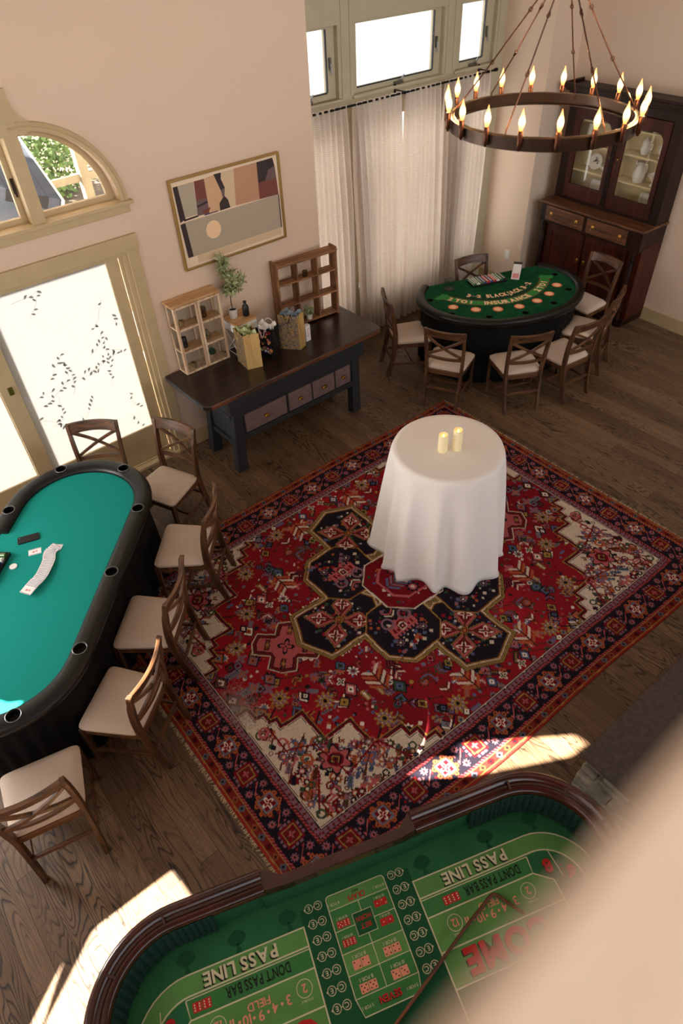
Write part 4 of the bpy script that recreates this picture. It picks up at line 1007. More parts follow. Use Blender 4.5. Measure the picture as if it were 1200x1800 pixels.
# tub wall
def tubpath(inset):
    a = endpath(1, inset); b = endpath(-1, inset); return a+b[::-1]
tp = tubpath(0.0); tpo = tubpath(-0.008); tpi = tubpath(0.040)
n = len(tp); mb = MB()
mb.add([(x_,y_,z) for z in (0.50,0.89) for x_,y_ in tpo]+[(x_,y_,z) for z in (0.70,0.89) for x_,y_ in tpi],
       [(i,(i+1)%n,n+(i+1)%n,n+i) for i in range(n)]+[(2*n+i,2*n+(i+1)%n,3*n+(i+1)%n,3*n+i) for i in range(n)]+[(n+i,n+(i+1)%n,3*n+(i+1)%n,3*n+i) for i in range(n)])
mb.mi = [0]*n+[1]*n+[0]*n
mb.build('tub_wall', ['railwood','crapsdark'], cp, fix=False)
mb = MB(); mb.prism(tubpath(0.02), 0.50, 0.69); mb.build('body', 'mahogany', cp)
for sx in (-1,1):
    for sy in (-1,1):
        mb = MB(); mb.lathe([(0.06,0.0),(0.065,0.03),(0.045,0.06),(0.06,0.25),(0.075,0.42),(0.07,0.50)], sx*0.82, sy*0.36, 0, 16); mb.build('leg', 'mahogany', cp, smooth=True)
mb = MB(); mb.prism(tubpath(0.03), 0.69, 0.71); mb.build('cloth', 'crapsfelt', cp)
# printed craps layout, coordinates (u, w) shifted to the table centre
pr = MB(); Z = 0.7106
def S(u, w): return (u-0.28, w-0.54)
def F(m_, pts, z=0): pr.cur = m_; pr.flat([S(*p) for p in pts], Z+z)
def Ln(m_, pts, w=0.006, z=0.0012, closed=False): pr.cur = m_; strip(pr, [S(*p) for p in pts], w, Z+z, closed)
def Tx(m_, s, u, w, size, width=None, bold=0.0, z=0.0016, rot=PI): pr.cur = m_; x_, y_ = S(u, w); add_text(pr, s, x_, y_, size, Z+z, rot=rot, width=width, bold=bold)
WH, RD, BK, PK, LT, MD, DK = range(7)
def qarc(cx, cy, r, a0, a1, n=10): return [(cx+r*math.cos(R(a0+(a1-a0)*k/n)), cy+r*math.sin(R(a0+(a1-a0)*k/n))) for k in range(n+1)]
for sgn, x0, xe in ((-1, 0.0, -0.80), (1, 0.545, 1.40)):
    # pass line band wrapping round the end
    r = 0.26
    outer = [(x0,0.922)]+qarc(xe-sgn*r,0.922-r,r,90,180 if sgn < 0 else 0)+[(xe,0.1)]
    band = [(x0,0.922)]+qarc(xe-sgn*r,0.922-r,r,90,180 if sgn < 0 else 0)+[(xe,0.12),(xe-sgn*0.085,0.12)]+qarc(xe-sgn*r,0.922-r,r-0.085,180 if sgn < 0 else 0,90)+[(x0,0.837)]
    F(LT, band); Ln(WH, outer); Ln(WH, [(x0,0.843)]+qarc(xe-sgn*r,0.922-r,r-0.079,90,180 if sgn < 0 else 0)+[(xe-sgn*0.079,0.12)])
    Ln(WH, [(x0,0.832),(x0+sgn*0.56,0.832)],0.004)
    F(MD, [(x0,0.837),(x0+sgn*0.56,0.837),(x0+sgn*0.56,0.757),(x0,0.757)], 0.0003)
    Ln(WH, [(x0,0.757),(x0+sgn*0.55,0.757),(x0+sgn*0.56,0.83)]); Ln(WH, [(x0+sgn*0.55,0.757),(x0+sgn*0.63,0.70)])
    F(LT, [(x0,0.757),(x0+sgn*0.55,0.757),(x0+sgn*0.63,0.70),(x0+sgn*0.63,0.612),(x0,0.612)], 0.0003)
    Ln(WH, [(x0,0.612),(x0+sgn*0.63,0.612)]); 
    F(LT, [(x0,0.612),(x0+sgn*0.63,0.612),(x0+sgn*0.63,0.47),(x0,0.47)], 0.0003); Ln(WH, [(x0,0.47),(x0+sgn*0.63,0.47)])
    Ln(WH, [(x0,0.925),(x0,0.12)]); Ln(WH, [(x0+sgn*0.63,0.70),(x0+sgn*0.63,0.12)])
    xc = x0+sgn*0.305
    Tx(BK, 'PASS LINE', xc-0.006, 0.875, 0.050, 0.335, 0.03, 0.0016); Tx(WH, 'PASS LINE', xc, 0.880, 0.050, 0.335, 0.03, 0.0022)
    dx_ = 0.355 if sgn > 0 else -0.245
    Tx(BK, "DON'T PASS BAR", x0+dx_, 0.798, 0.040, 0.29, 0.02)
    # pair of red sixes
    ux = x0+(0.14 if sgn > 0 else -0.495)
    def die(u, w, s, body, pip, pat):
        F(body, [(u-s/2,w-s/2),(u+s/2,w-s/2),(u+s/2,w+s/2),(u-s/2,w+s/2)], 0.0014)
        P_ = {1:[(0,0)],2:[(-1,1),(1,-1)],3:[(-1,1),(0,0),(1,-1)],4:[(-1,-1),(1,-1),(-1,1),(1,1)],5:[(-1,-1),(1,-1),(-1,1),(1,1),(0,0)],6:[(-1,-1),(-1,0),(-1,1),(1,-1),(1,0),(1,1)]}[pat]
        for a, b in P_:
            pr.cur = pip; pr.flat([S(*p) for p in circ(u+a*s*0.27, w+b*s*0.27, s*0.09, 10)], Z+0.002)
    die(ux-0.021,0.795,0.038,RD,WH,6); die(ux+0.021,0.795,0.038,RD,WH,6)
    # field
    fx = x0+(0.30 if sgn > 0 else -0.255)
    Tx(PK, 'FIELD', fx-0.01, 0.715, 0.030, 0.10, 0.01)
    for k, d_ in enumerate(('3','4','9','10','11')):
        a = fx+0.115-k*0.062; Tx(PK, d_, a, 0.672+abs(k-2)*0.006, 0.036, None, 0.015, rot=PI)
        if k < 4: F(PK, circ(a-0.031,0.672+abs(k-1.5)*0.006,0.006,10), 0.0016)
    for a, d_ in ((fx+0.19,'2'),(fx-0.19,'12')):
        Ln(WH, circ(a,0.700,0.034,28),0.003,0.0014,True); Tx(PK, d_, a, 0.700, 0.032, None, 0.015)
        Tx(WH, 'DOUBLE', a, 0.655, 0.008, 0.05)
    # COME in red
    Tx(BK, 'COME', fx-0.006, 0.538, 0.095, 0.42, 0.05, 0.0016); Tx(RD, 'COME', fx, 0.542, 0.095, 0.42, 0.05, 0.0022)
    # big six and eight round the corner
    bx = x0+sgn*0.635
    Tx(BK, '8', bx-0.004, 0.758, 0.055, None, 0.05); Tx(RD, '8', bx, 0.762, 0.055, None, 0.05, 0.0022)
    Tx(BK, '6', bx+sgn*0.09-0.004, 0.698, 0.055, None, 0.05, rot=PI-sgn*0.6); Tx(RD, '6', bx+sgn*0.09, 0.702, 0.055, None, 0.05, 0.0022, rot=PI-sgn*0.6)
    Ln(WH, [(bx+sgn*0.035,0.83),(bx+sgn*0.045,0.70)], 0.004)
    for k in range(3): F(RD, circ(bx+sgn*0.055,0.745-k*0.018,0.004,8), 0.0016)
# centre box
F(DK, [(0.0,0.99),(0.545,0.99),(0.545,0.12),(0.0,0.12)], 0.0)
bl = [(0.129,0.585)]+[(0.129,0.985)]+qarc(0.147,0.985,0.018,180,90,5)+qarc(0.403,0.985,0.018,90,0,5)+[(0.421,0.585),(0.404,0.515),(0.146,0.515)]
F(LT, bl, 0.0006)
F(MD, [(0.129,0.585),(0.129,0.672),(0.421,0.672),(0.421,0.585)], 0.0009); F(MD, [(0.146,0.515),(0.404,0.515),(0.421,0.585),(0.129,0.585)], 0.0009); F(MD, [(0.129,0.757),(0.421,0.757),(0.421,0.94),(0.129,0.94)], 0.0009)
Ln(WH, bl, 0.004, 0.0014, True)
for w in (0.94,0.757,0.672,0.585): Ln(WH, [(0.129,w),(0.421,w)], 0.003, 0.0014)
Ln(WH, [(0.272,0.94),(0.272,0.895)],0.003,0.0014); Ln(WH, [(0.272,0.80),(0.272,0.585)],0.003,0.0014)
Ln(WH, [(0.129,0.85),(0.225,0.85)],0.003,0.0014); Ln(WH, [(0.318,0.85),(0.421,0.85)],0.003,0.0014)
F(DK, [(0.225,0.80),(0.318,0.80),(0.318,0.894),(0.225,0.894)], 0.0012); Ln(WH, [(0.225,0.80),(0.318,0.80),(0.318,0.894),(0.225,0.894)], 0.003, 0.0016, True)
Tx(RD, 'HORN', 0.272,0.865,0.020,0.072,0.01,0.002); Tx(RD, 'BET', 0.272,0.832,0.020,0.05,0.01,0.002)
Tx(BK, 'ANY', 0.272,0.984,0.011,0.035,0.02,0.002); Tx(RD, 'CRAPS', 0.272,0.960,0.022,0.085,0.03,0.002)
Tx(WH, '8 FOR 1', 0.385,0.962,0.012,0.055,0,0.002); Tx(WH, '8 FOR 1', 0.160,0.962,0.012,0.055,0,0.002)
for (u,w,b_,p_,d1,d2,tx) in ((0.177,0.873,RD,WH,5,6,'15 FOR 1'),(0.177,0.795,RD,WH,6,6,'30 FOR 1'),(0.368,0.895,RD,WH,1,2,'15 FOR 1'),(0.368,0.815,RD,WH,1,1,'30 FOR 1')):
    die(u-0.016,w,0.030,b_,p_,d1); die(u+0.016,w,0.030,b_,p_,d2); Tx(WH, tx, u, w+0.024, 0.010, 0.05, 0, 0.002)
for (u,w,d1,d2,tx) in ((0.200,0.703,2,2,'8 FOR 1'),(0.347,0.703,4,4,'10 FOR 1'),(0.200,0.612,5,5,'8 FOR 1'),(0.347,0.612,3,3,'10 FOR 1')):
    die(u-0.020,w,0.037,PK,BK,d1); die(u+0.020,w,0.037,PK,BK,d2); Tx(WH, tx, u, w+0.031, 0.014, 0.062, 0, 0.002)
Tx(BK, 'SEVEN', 0.272,0.546,0.026,0.10,0.03,0.0018); Tx(RD, 'SEVEN', 0.275,0.549,0.026,0.10,0.03,0.0022); Tx(WH, '5 FOR 1', 0.375,0.546,0.012,0.05,0,0.002); Tx(WH, '5 FOR 1', 0.170,0.546,0.012,0.05,0,0.002)
for k in range(7):
    w = 0.984-k*0.0667
    for u, ch in ((0.0435,'E'),(0.0885,'C'),(0.460,'C'),(0.500,'E')):
        Ln(WH, circ(u,w,0.018,20),0.003,0.0014,True); Tx(WH, ch, u, w, 0.019, None, 0.01, 0.0018)
    Ln(WH, [(0.0615,w),(0.0705,w)],0.003,0.0014); Ln(WH, [(0.478,w),(0.482,w)],0.003,0.0014)
    F(WH, [(0.0255,w+0.006),(0.0255,w-0.006),(0.018,w)], 0.0014); F(WH, [(0.518,w+0.006),(0.518,w-0.006),(0.5255,w)], 0.0014)
def spade(u, w, s):
    s = -s
    F(DK, [(u,w-0.55*s)]+[(u-0.5*s*math.sin(PI*t)**0.8*1.0, w-0.55*s+0.85*s*t) for t in [k/10 for k in range(1,10)]]+[(u-0.12*s,w+0.22*s),(u,w+0.18*s),(u+0.12*s,w+0.22*s)]+[(u+0.5*s*math.sin(PI*t)**0.8, w-0.55*s+0.85*s*t) for t in [1-k/10 for k in range(1,10)]], 0.0004)
    F(DK, [(u-0.03*s,w+0.1*s),(u+0.03*s,w+0.1*s),(u+0.16*s,w+0.55*s),(u-0.16*s,w+0.55*s)], 0.0004)
for u in (-0.76,-0.532,-0.3,-0.06,0.62,0.83,0.961,1.213): spade(u, 0.975, 0.085) if u not in (0.83,) else None
pr.build('printed_layout', ['printwhite','printred','printblack','printpink','crapslight','crapsmid','crapsdark'], cp, fix=False)
# craps stick lying across the layout
st = [(0.20,0.42),(0.676,0.656),(0.80,0.712),(0.85,0.736),(0.882,0.735),(0.915,0.69),(0.965,0.622)]
pts = [(cu*a+cw*b) for a, b in catmull(st, 5)]
o = MB().tube([(p.x,p.y,0.738-0.014*min(1,i/20)) for i, p in enumerate(pts)], 0.0075, 10).build('craps_stick', woodmat('brown_rattan_cane',(70,34,16),(122,70,36),0.4,axis=0), smooth=True)
tag(o, 'thin brown cane stick with bent end lying across the green craps layout', 'craps stick')
# ================================================================= RUG
def rug_cells(W=4.17, H=3.10, c=0.0056):
    nx, ny = int(W/c), int(H/c)
    xs = (np.arange(nx+1)/nx-0.5)*W; ys = (np.arange(ny+1)/ny-0.5)*H
    X, Y = np.meshgrid(xs, ys); img = np.zeros(X.shape+(3,))
    C = {k: np.array(v)/255.0 for k, v in dict(red=(142,24,34),dred=(116,16,27),brick=(146,46,38),navy=(30,24,34),ivory=(214,196,176),mauve=(134,96,112),grey=(112,112,128),rust=(172,86,50),gold=(160,124,62),pink=(182,90,92),green=(56,74,52),blue=(86,98,134),brown=(86,40,30),white=(232,216,200)).items()}
    rnd = np.random.RandomState(5)
    # small wobble so the knots do not look ruled
    wx = 0.004*np.sin(Y*9+1.3)+0.003*np.sin(Y*23+X*4); wy = 0.004*np.sin(X*8+0.4)+0.003*np.sin(X*19+Y*5)
    Xw, Yw = X+wx, Y+wy
    img[:] = C['red']
    hw, hh = W/2, H/2
    def win(cx, cy, r):
        i0 = max(0, int((cx-r+hw)/W*nx)-1); i1 = min(nx+1, int((cx+r+hw)/W*nx)+2)
        j0 = max(0, int((cy-r+hh)/H*ny)-1); j1 = min(ny+1, int((cy+r+hh)/H*ny)+2)
        return slice(j0, j1), slice(i0, i1)
    def paint(cx, cy, r, fn, col):
        s = win(cx, cy, r)
        if s[0].stop <= s[0].start or s[1].stop <= s[1].start: return
        m = fn(Xw[s]-cx, Yw[s]-cy); img[s][m] = C[col]
    def rot(dx, dy, a): ca, sa = math.cos(a), math.sin(a); return dx*ca+dy*sa, -dx*sa+dy*ca
    dia = lambda r, k=1.0: (lambda dx, dy: np.abs(dx)+np.abs(dy)*k < r)
    octg = lambda r: (lambda dx, dy: (np.maximum(np.abs(dx), np.abs(dy)) < r) & (np.abs(dx)+np.abs(dy) < 1.42*r))
    def rect(hx, hy, a=0.0):
        def f(dx, dy): u, v = rot(dx, dy, a); return (np.abs(u) < hx) & (np.abs(v) < hy)
        return f
    def floret(cx, cy, r, a='mauve', b='ivory', c_='red', pet=8):
        def f(dx, dy):
            q = np.hypot(dx, dy); t = np.arctan2(dy, dx); return q < r*(0.8+0.2*np.cos(pet*t))
        paint(cx, cy, r*1.3, f, a); paint(cx, cy, r, octg(r*0.52), b); paint(cx, cy, r, octg(r*0.27), c_)
    def star(cx, cy, r, a='ivory', b='red', ang=0.0):
        def f(dx, dy):
            u, v = rot(dx, dy, ang); q = np.hypot(u, v); t = np.arctan2(v, u); return q < r*(0.42+0.58*np.abs(np.cos(2*t))**2)
        paint(cx, cy, r, f, a); 
        def g(dx, dy):
            u, v = rot(dx, dy, ang); q = np.hypot(u, v); t = np.arctan2(v, u); return q < 0.68*r*(0.3+0.7*np.abs(np.cos(2*t))**2)
        paint(cx, cy, r, g, b); paint(cx, cy, r, dia(r*0.16), a)
    def chev(cx, cy, r, a, ang, n=3, b='ivory'):
        for k in range(n):
            o = r*(0.7-0.55*k); col = a if k % 2 == 0 else b
            def f(dx, dy, o=o):
                u, v = rot(dx, dy, ang); w = v-(o-np.abs(u)*0.8); return (np.abs(w) < r*0.16) & (np.abs(u) < r)
            paint(cx, cy, r*1.5, f, col)
        paint(cx, cy, r*1.6, rect(r*0.07, r*1.2, ang), 'brown')
    def comb(cx, cy, r, a, b, ang):
        paint(cx, cy, r*1.5, rect(r, r*0.34, ang), a); paint(cx, cy, r*1.5, rect(r*0.82, r*0.18, ang), b)
        for k in range(-3, 4):
            ox, oy = math.cos(ang)*k*r*0.28, math.sin(ang)*k*r*0.28
            paint(cx+ox, cy+oy, r*0.8, rect(r*0.06, r*0.52, ang), a)
    def squaref(cx, cy, r, a, b, c_, ang=0.0):
        paint(cx, cy, r*1.5, rect(r, r, ang), a); paint(cx, cy, r*1.5, rect(r*0.74, r*0.74, ang), b); paint(cx, cy, r*1.5, rect(r*0.46, r*0.46, ang), c_); paint(cx, cy, r, dia(r*0.3), a)
    def line(x0, y0, x1, y1, w, col):
        L_ = math.hypot(x1-x0, y1-y0); a = math.atan2(y1-y0, x1-x0)
        paint((x0+x1)/2, (y0+y1)/2, L_/2+w, rect(L_/2, w/2, a), col)
    # ---- field motifs, fourfold with variations
    def quad(fn, cx, cy):
        for sx in (1,-1):
            for sy in (1,-1): fn(cx*sx, cy*sy, sx, sy)
    pal = ['mauve','ivory','gold','green','blue','rust','grey','pink','navy','brown','dred','white']
    # abrash: soft bands in the red ground
    ab = 0.07*np.sin(X*3.1+0.6)+0.05*np.sin(X*7.7+Y*1.3)
    img *= (1+ab)[..., None]
    for k in range(1500):
        cx, cy = rnd.uniform(-1.75,1.75), rnd.uniform(-1.25,1.25); r = rnd.uniform(0.007,0.022); f = rnd.randint(4)
        paint(cx, cy, r*1.5, dia(r) if f < 2 else (rect(r, r*0.4, rnd.uniform(0,3)) if f == 2 else octg(r*0.8)), pal[rnd.randint(len(pal))])
    for k in range(260):
        cx, cy = rnd.uniform(0.04,1.76), rnd.uniform(0.04,1.22); typ = rnd.randint(7); r = rnd.uniform(0.022,0.050); a, b, c_ = rnd.choice(pal, 3); ang = rnd.choice([0,PI/4,PI/2,-PI/4,PI])
        def m_(x, y, sx, sy):
            x += rnd.uniform(-0.02,0.02); y += rnd.uniform(-0.02,0.02)
            if typ == 0: floret(x, y, r, a, b, c_)
            elif typ == 1: chev(x, y, r*1.1, a, ang*sx*sy, 3, b)
            elif typ == 2: squaref(x, y, r*0.75, 'navy', a, b, PI/4 if k % 2 else 0)
            elif typ == 3: comb(x, y, r*1.2, a, b, ang*sx*sy)
            elif typ == 4: star(x, y, r*1.1, a, b)
            elif typ == 5:
                line(x-r*1.6, y-sy*r*0.9, x+r*1.6, y+sy*r*0.9, 0.010, 'brown'); floret(x+r*1.5, y+sy*r*0.9, r*0.55, a, b, 'navy'); paint(x-r*1.5, y-sy*r, r, dia(r*0.5), b)
            else:
                paint(x, y, r*1.6, dia(r*1.25, 0.8), 'navy'); paint(x, y, r*1.6, dia(r*1.0, 0.8), a); paint(x, y, r*1.6, dia(r*0.6, 0.8), b); paint(x, y, r, dia(r*0.25), 'navy')
        quad(m_, cx, cy)
    # big single flowers in the field
    for (cx, cy) in ((0.95,0.86),(1.42,0.28),(0.50,1.08),(1.18,0.50)):
        quad(lambda x, y, sx, sy: (floret(x, y, 0.075, 'gold', 'ivory', 'red', 10), floret(x, y, 0.055, 'mauve', 'gold', 'navy', 8), line(x+sx*0.07, y+sy*0.04, x+sx*0.17, y+sy*0.11, 0.012, 'navy')), cx, cy)
    for (cx, cy) in ((0.30,1.02),(1.52,0.60),(0.78,0.62)):
        quad(lambda x, y, sx, sy: chev(x, y, 0.085, 'rust', 0 if sy > 0 else PI, 4, 'ivory'), cx, cy)
    # pendants on the long axis
    for s in (-1,1):
        px = s*1.12
        def pend(g, col):
            def f(dx, dy):
                u, v = rot(dx, dy, PI/4*s)
                return ((np.abs(u) < 0.235+g-0.3*np.abs(v)) & (np.abs(v) < 0.058+g)) | ((np.abs(v) < 0.20+g-0.3*np.abs(u)) & (np.abs(u) < 0.066+g)) | (np.abs(u)+np.abs(v) < 0.16+g)
            paint(px, -0.05*s, 0.4, f, col)
        for k in range(40):
            a = 2*PI*k/40; 
        pend(0.040,'ivory'); pend(0.032,'brown'); pend(0.018,'dred'); pend(0.008,'navy'); pend(0.0,'pink')
        for (u, v) in ((0.15,0),(-0.15,0),(0,0.15),(0,-0.15)):
            qx, qy = px+(u-v)*0.707, -0.05*s+(u+v)*0.707; comb(qx, qy, 0.045, 'navy', 'rust', PI/4); paint(qx, qy, 0.03, dia(0.018), 'gold')
        star(px, -0.05*s, 0.07, 'navy', 'pink', PI/4)
    # ---- central medallion: lobes and hexagons with gold outline
    hexs = [(0.66,0.0,0.30,0.23),(-0.66,0.0,0.30,0.23),(0.0,0.68,0.23,0.28),(0.0,-0.68,0.23,0.28),(0.33,0.36,0.27,0.27),(-0.33,0.36,0.27,0.27),(0.33,-0.36,0.27,0.27),(-0.33,-0.36,0.27,0.27),(0,0,0.30,0.30)]
    def hexf(hx, hy, g):
        if hx-hy > 0.03: return lambda dx, dy: (np.abs(dy) < hy+g) & (np.abs(dx)+0.42*np.abs(dy) < hx+0.05+1.1*g)
        if hy-hx > 0.03: return lambda dx, dy: (np.abs(dx) < hx+g) & (np.abs(dy)+0.42*np.abs(dx) < hy+0.05+1.1*g)
        return lambda dx, dy: (np.abs(dx) < hx+g) & (np.abs(dy) < hy+g) & (np.abs(dx)+np.abs(dy) < 1.5*max(hx, hy)+1.2*g)
    for g, col in ((0.040,'navy'),(0.035,'gold'),(0.026,'green'),(0.021,'gold'),(0.013,'brown'),(0.007,'ivory'),(0.0,'dred')):
        for cx, cy, hx, hy in hexs: paint(cx, cy, 0.5, hexf(hx, hy, g), col)
    for i, (cx, cy, hx, hy) in enumerate(hexs):
        for g, col in ((0.0,'gold'),(-0.010,'brown'),(-0.018,'navy')) if i < 8 else ((0.0,'ivory'),(-0.012,'brown'),(-0.02,'dred')):
            paint(cx, cy, 0.5, hexf(hx, hy, g), col)
        for k in range(90):
            x, y = cx+rnd.uniform(-0.21,0.21), cy+rnd.uniform(-0.21,0.21); paint(x, y, 0.03, dia(rnd.uniform(0.008,0.022)), ['mauve','red','ivory','blue','rust','green'][rnd.randint(6)])
        if i < 4:
            for s1, s2 in ((1,1),(1,-1),(-1,1),(-1,-1)):
                x, y = cx+s1*0.105, cy+s2*0.095
                for rr, col in ((0.118,'gold'),(0.110,'brown'),(0.102,'pink'),(0.078,'brown'),(0.070,'dred')): paint(x, y, 0.2, (lambda rr: lambda dx, dy: (np.abs(dx*s1+dy*s2)*0.62+np.abs(dx*s1-dy*s2)*0.95) < rr)(rr), col)
                star(x+s1*0.01, y+s2*0.01, 0.056, 'white', 'red', PI/4)
            line(cx-0.16, cy-0.14, cx+0.16, cy+0.14, 0.014, 'brown'); line(cx-0.16, cy+0.14, cx+0.16, cy-0.14, 0.014, 'brown')
            squaref(cx, cy, 0.026, 'gold', 'brown', 'rust', PI/4)
        elif i < 8:
            sx, sy = (1 if cx > 0 else -1), (1 if cy > 0 else -1)
            for d_ in (0.0,):
                comb(cx, cy, 0.12, 'pink', 'dred', 0); floret(cx, cy+0.02, 0.075, 'pink', 'dred', 'ivory', 6); squaref(cx, cy, 0.030, 'ivory', 'navy', 'red')
                for s1 in (-1,1):
                    paint(cx+s1*0.085, cy-sy*0.085, 0.1, (lambda s1: lambda dx, dy: np.abs(np.hypot(dx, dy)-0.045) < 0.009)(s1), 'mauve'); floret(cx+s1*0.12, cy+sy*0.10, 0.035, 'mauve', 'navy', 'ivory')
                chev(cx, cy-sy*0.15, 0.05, 'ivory', 0 if sy > 0 else PI, 2, 'pink')
        else:
            paint(0, 0, 0.3, hexf(0.19,0.19,0.0), 'pink'); paint(0, 0, 0.3, hexf(0.17,0.17,0.0), 'dred')
            for s1 in (-1,1):
                chev(s1*0.10, 0, 0.075, 'blue', -PI/2*s1, 3, 'mauve'); floret(0, s1*0.12, 0.06, 'navy', 'pink', 'ivory')
            star(0, 0, 0.06, 'ivory', 'red')
    # ---- corner spandrels, ivory with stepped edge
    fx, fy = hw-0.36, hh-0.335      # half size of the field
    ax, ay = fx-np.abs(Xw), fy-np.abs(Yw)   # distance in from the field edge
    steps = [(0.07,0.98),(0.13,0.88),(0.18,0.80),(0.35,0.73),(0.57,0.47),(0.80,0.23),(0.87,0.15),(0.95,0.06)]
    def stepm(g):
        m = np.zeros(X.shape, bool)
        for sx_, sy_ in steps: m |= (ax < sx_+g) & (ay < sy_+g)
        return m
    for g, col in ((0.036,'gold'),(0.029,'brown'),(0.022,'navy'),(0.016,'dred'),(0.004,'ivory'),(-0.002,'navy'),(-0.006,'ivory')):
        img[stepm(g)] = C[col]
    crn = stepm(-0.02)
    keep = img.copy()
    for k in range(520):
        cx, cy = fx-rnd.uniform(0.025,0.9), fy-rnd.uniform(0.025,0.85)
        if (fx-cx)/0.93+(fy-cy)/0.90 > 0.95: continue
        typ = rnd.randint(6); r = rnd.uniform(0.014,0.042); a, b = rnd.choice(['dred','navy','blue','brown','pink','mauve','green','rust'], 2)
        def m_(x, y, sx, sy):
            if typ == 0: floret(x, y, r, a, b, 'ivory')
            elif typ == 1: comb(x, y, r*1.1, a, b, sx*sy*PI/4)
            elif typ == 2: paint(x, y, r, dia(r*0.6), a)
            elif typ == 3:
                paint(x, y, r*1.5, (lambda dx, dy: np.abs(np.hypot(dx, dy)-r*0.8) < r*0.22), a)
            elif typ == 4: paint(x, y, r, rect(r*0.8, 0.006, sx*sy*PI/4), 'brown')
            else: star(x, y, r, a, b)
        quad(m_, cx, cy)
    quad(lambda x, y, sx, sy: (floret(x, y, 0.12, 'navy', 'pink', 'dred', 6), floret(x, y, 0.10, 'pink', 'dred', 'gold', 6), squaref(x, y, 0.035, 'navy', 'gold', 'brown', PI/4)), fx-0.33, fy-0.33)
    quad(lambda x, y, sx, sy: chev(x, y, 0.06, 'dred', sx*sy*PI/4, 3, 'pink'), fx-0.12, fy-0.12)
    for (dx_, dy_) in ((0.5,0.2),(0.2,0.55)): quad(lambda x, y, sx, sy: (star(x, y, 0.065, 'blue', 'rust'), line(x-0.09*sx, y-0.06*sy, x+0.09*sx, y+0.06*sy, 0.008, 'brown')), fx-dx_, fy-dy_)
    for (p0, p1) in (((0.05,0.60),(0.30,0.50)),((0.30,0.50),(0.33,0.20)),((0.33,0.20),(0.62,0.26)),((0.62,0.26),(0.72,0.05)),((0.12,0.80),(0.12,0.55)),((0.20,0.33),(0.05,0.12))):
        quad(lambda x, y, sx, sy: line(x, y, x-sx*(p1[0]-p0[0]), y-sy*(p1[1]-p0[1]), 0.012, 'dred'), fx-p0[0], fy-p0[1])
    # ---- borders
    de_x = hw-np.abs(X); de_y = hh-np.abs(Y); onx = de_x/1.0 < de_y; d = np.where(onx, de_x, de_y); s = np.where(onx, Y, X)
    d = d+0.0015*np.sin(s*31)
    B = lambda a, b: (d >= a) & (d < b)
    bd = d < 0.36
    def band(a, b, col): img[B(a, b)] = C[col]
    band(-1,0.018,'brick'); band(0.018,0.024,'gold'); band(0.024,0.070,'brick'); 
    ph = (s/0.075)%1.0; cyc = (np.floor(s/0.075)).astype(int) % 3; mid = (0.047)
    q = np.abs(ph-0.5)*0.075
    img[B(0.024,0.070) & (q+np.abs(d-mid)*0.9 < 0.026) & (cyc == 0)] = C['dred']; img[B(0.024,0.070) & (q+np.abs(d-mid)*0.9 < 0.026) & (cyc == 1)] = C['grey']; img[B(0.024,0.070) & (q+np.abs(d-mid)*0.9 < 0.026) & (cyc == 2)] = C['rust']
    img[B(0.024,0.070) & (q+np.abs(d-mid) < 0.011)] = C['navy']
    img[B(0.024,0.070)] = img[B(0.024,0.070)]*0.82
    band(0.070,0.075,'gold'); 
    def barber(a, b):
        m = B(a, b); img[m] = C['dred']; t = ((s+d*0.9)/0.024)%1.0; img[m & (t < 0.42)] = C['pink']; img[m & (t > 0.42) & (t < 0.5)] = C['navy']
    barber(0.075,0.094); band(0.094,0.099,'navy')
    band(0.099,0.282,'navy')
    band(0.282,0.287,'brown'); barber(0.287,0.304); band(0.304,0.309,'navy'); band(0.309,0.343,'mauve')
    t = (s/0.04)%1.0; img[B(0.309,0.343) & (np.abs(t-0.5)*0.04+np.abs(d-0.326)*0.8 < 0.011)] = C['dred']; img[B(0.309,0.343) & (np.abs(t-0.5) < 0.06)] = C['brown']
    band(0.343,0.349,'navy'); band(0.349,0.356,'ivory'); band(0.356,0.360,'brown')
    def bm(x, y, kind):
        paint(x, y, 0.13, (lambda dx, dy: (np.maximum(np.abs(dx), np.abs(dy)) < 0.088) & (np.abs(dx)+np.abs(dy) < 0.15)), 'navy')
        if kind:
            for (u, v) in [(1,0),(-1,0),(0,1),(0,-1)]:
                for w in (-1,0,1): paint(x+u*0.068+(-v)*w*0.030, y+v*0.068+u*w*0.030, 0.02, rect(0.010,0.010), 'mauve')
            paint(x, y, 0.1, rect(0.062,0.062), 'dred'); paint(x, y, 0.1, rect(0.048,0.048), 'gold'); paint(x, y, 0.1, rect(0.041,0.041), 'brown'); paint(x, y, 0.1, rect(0.036,0.036), 'dred'); star(x, y, 0.036, 'brown', 'pink')
        else:
            for (u, v) in [(1,0),(-1,0),(0,1),(0,-1)]:
                for w in (-1,1): paint(x+u*0.066+(-v)*w*0.028, y+v*0.066+u*w*0.028, 0.02, (lambda dx, dy: np.abs(np.hypot(dx, dy)-0.011) < 0.0055), 'rust')
            paint(x, y, 0.1, rect(0.060,0.060), 'rust'); paint(x, y, 0.1, rect(0.052,0.052), 'navy'); paint(x, y, 0.1, rect(0.050,0.050), 'grey'); paint(x, y, 0.1, rect(0.038,0.038), 'dred'); star(x, y, 0.042, 'white', 'red', 0)
    m0 = 0.19
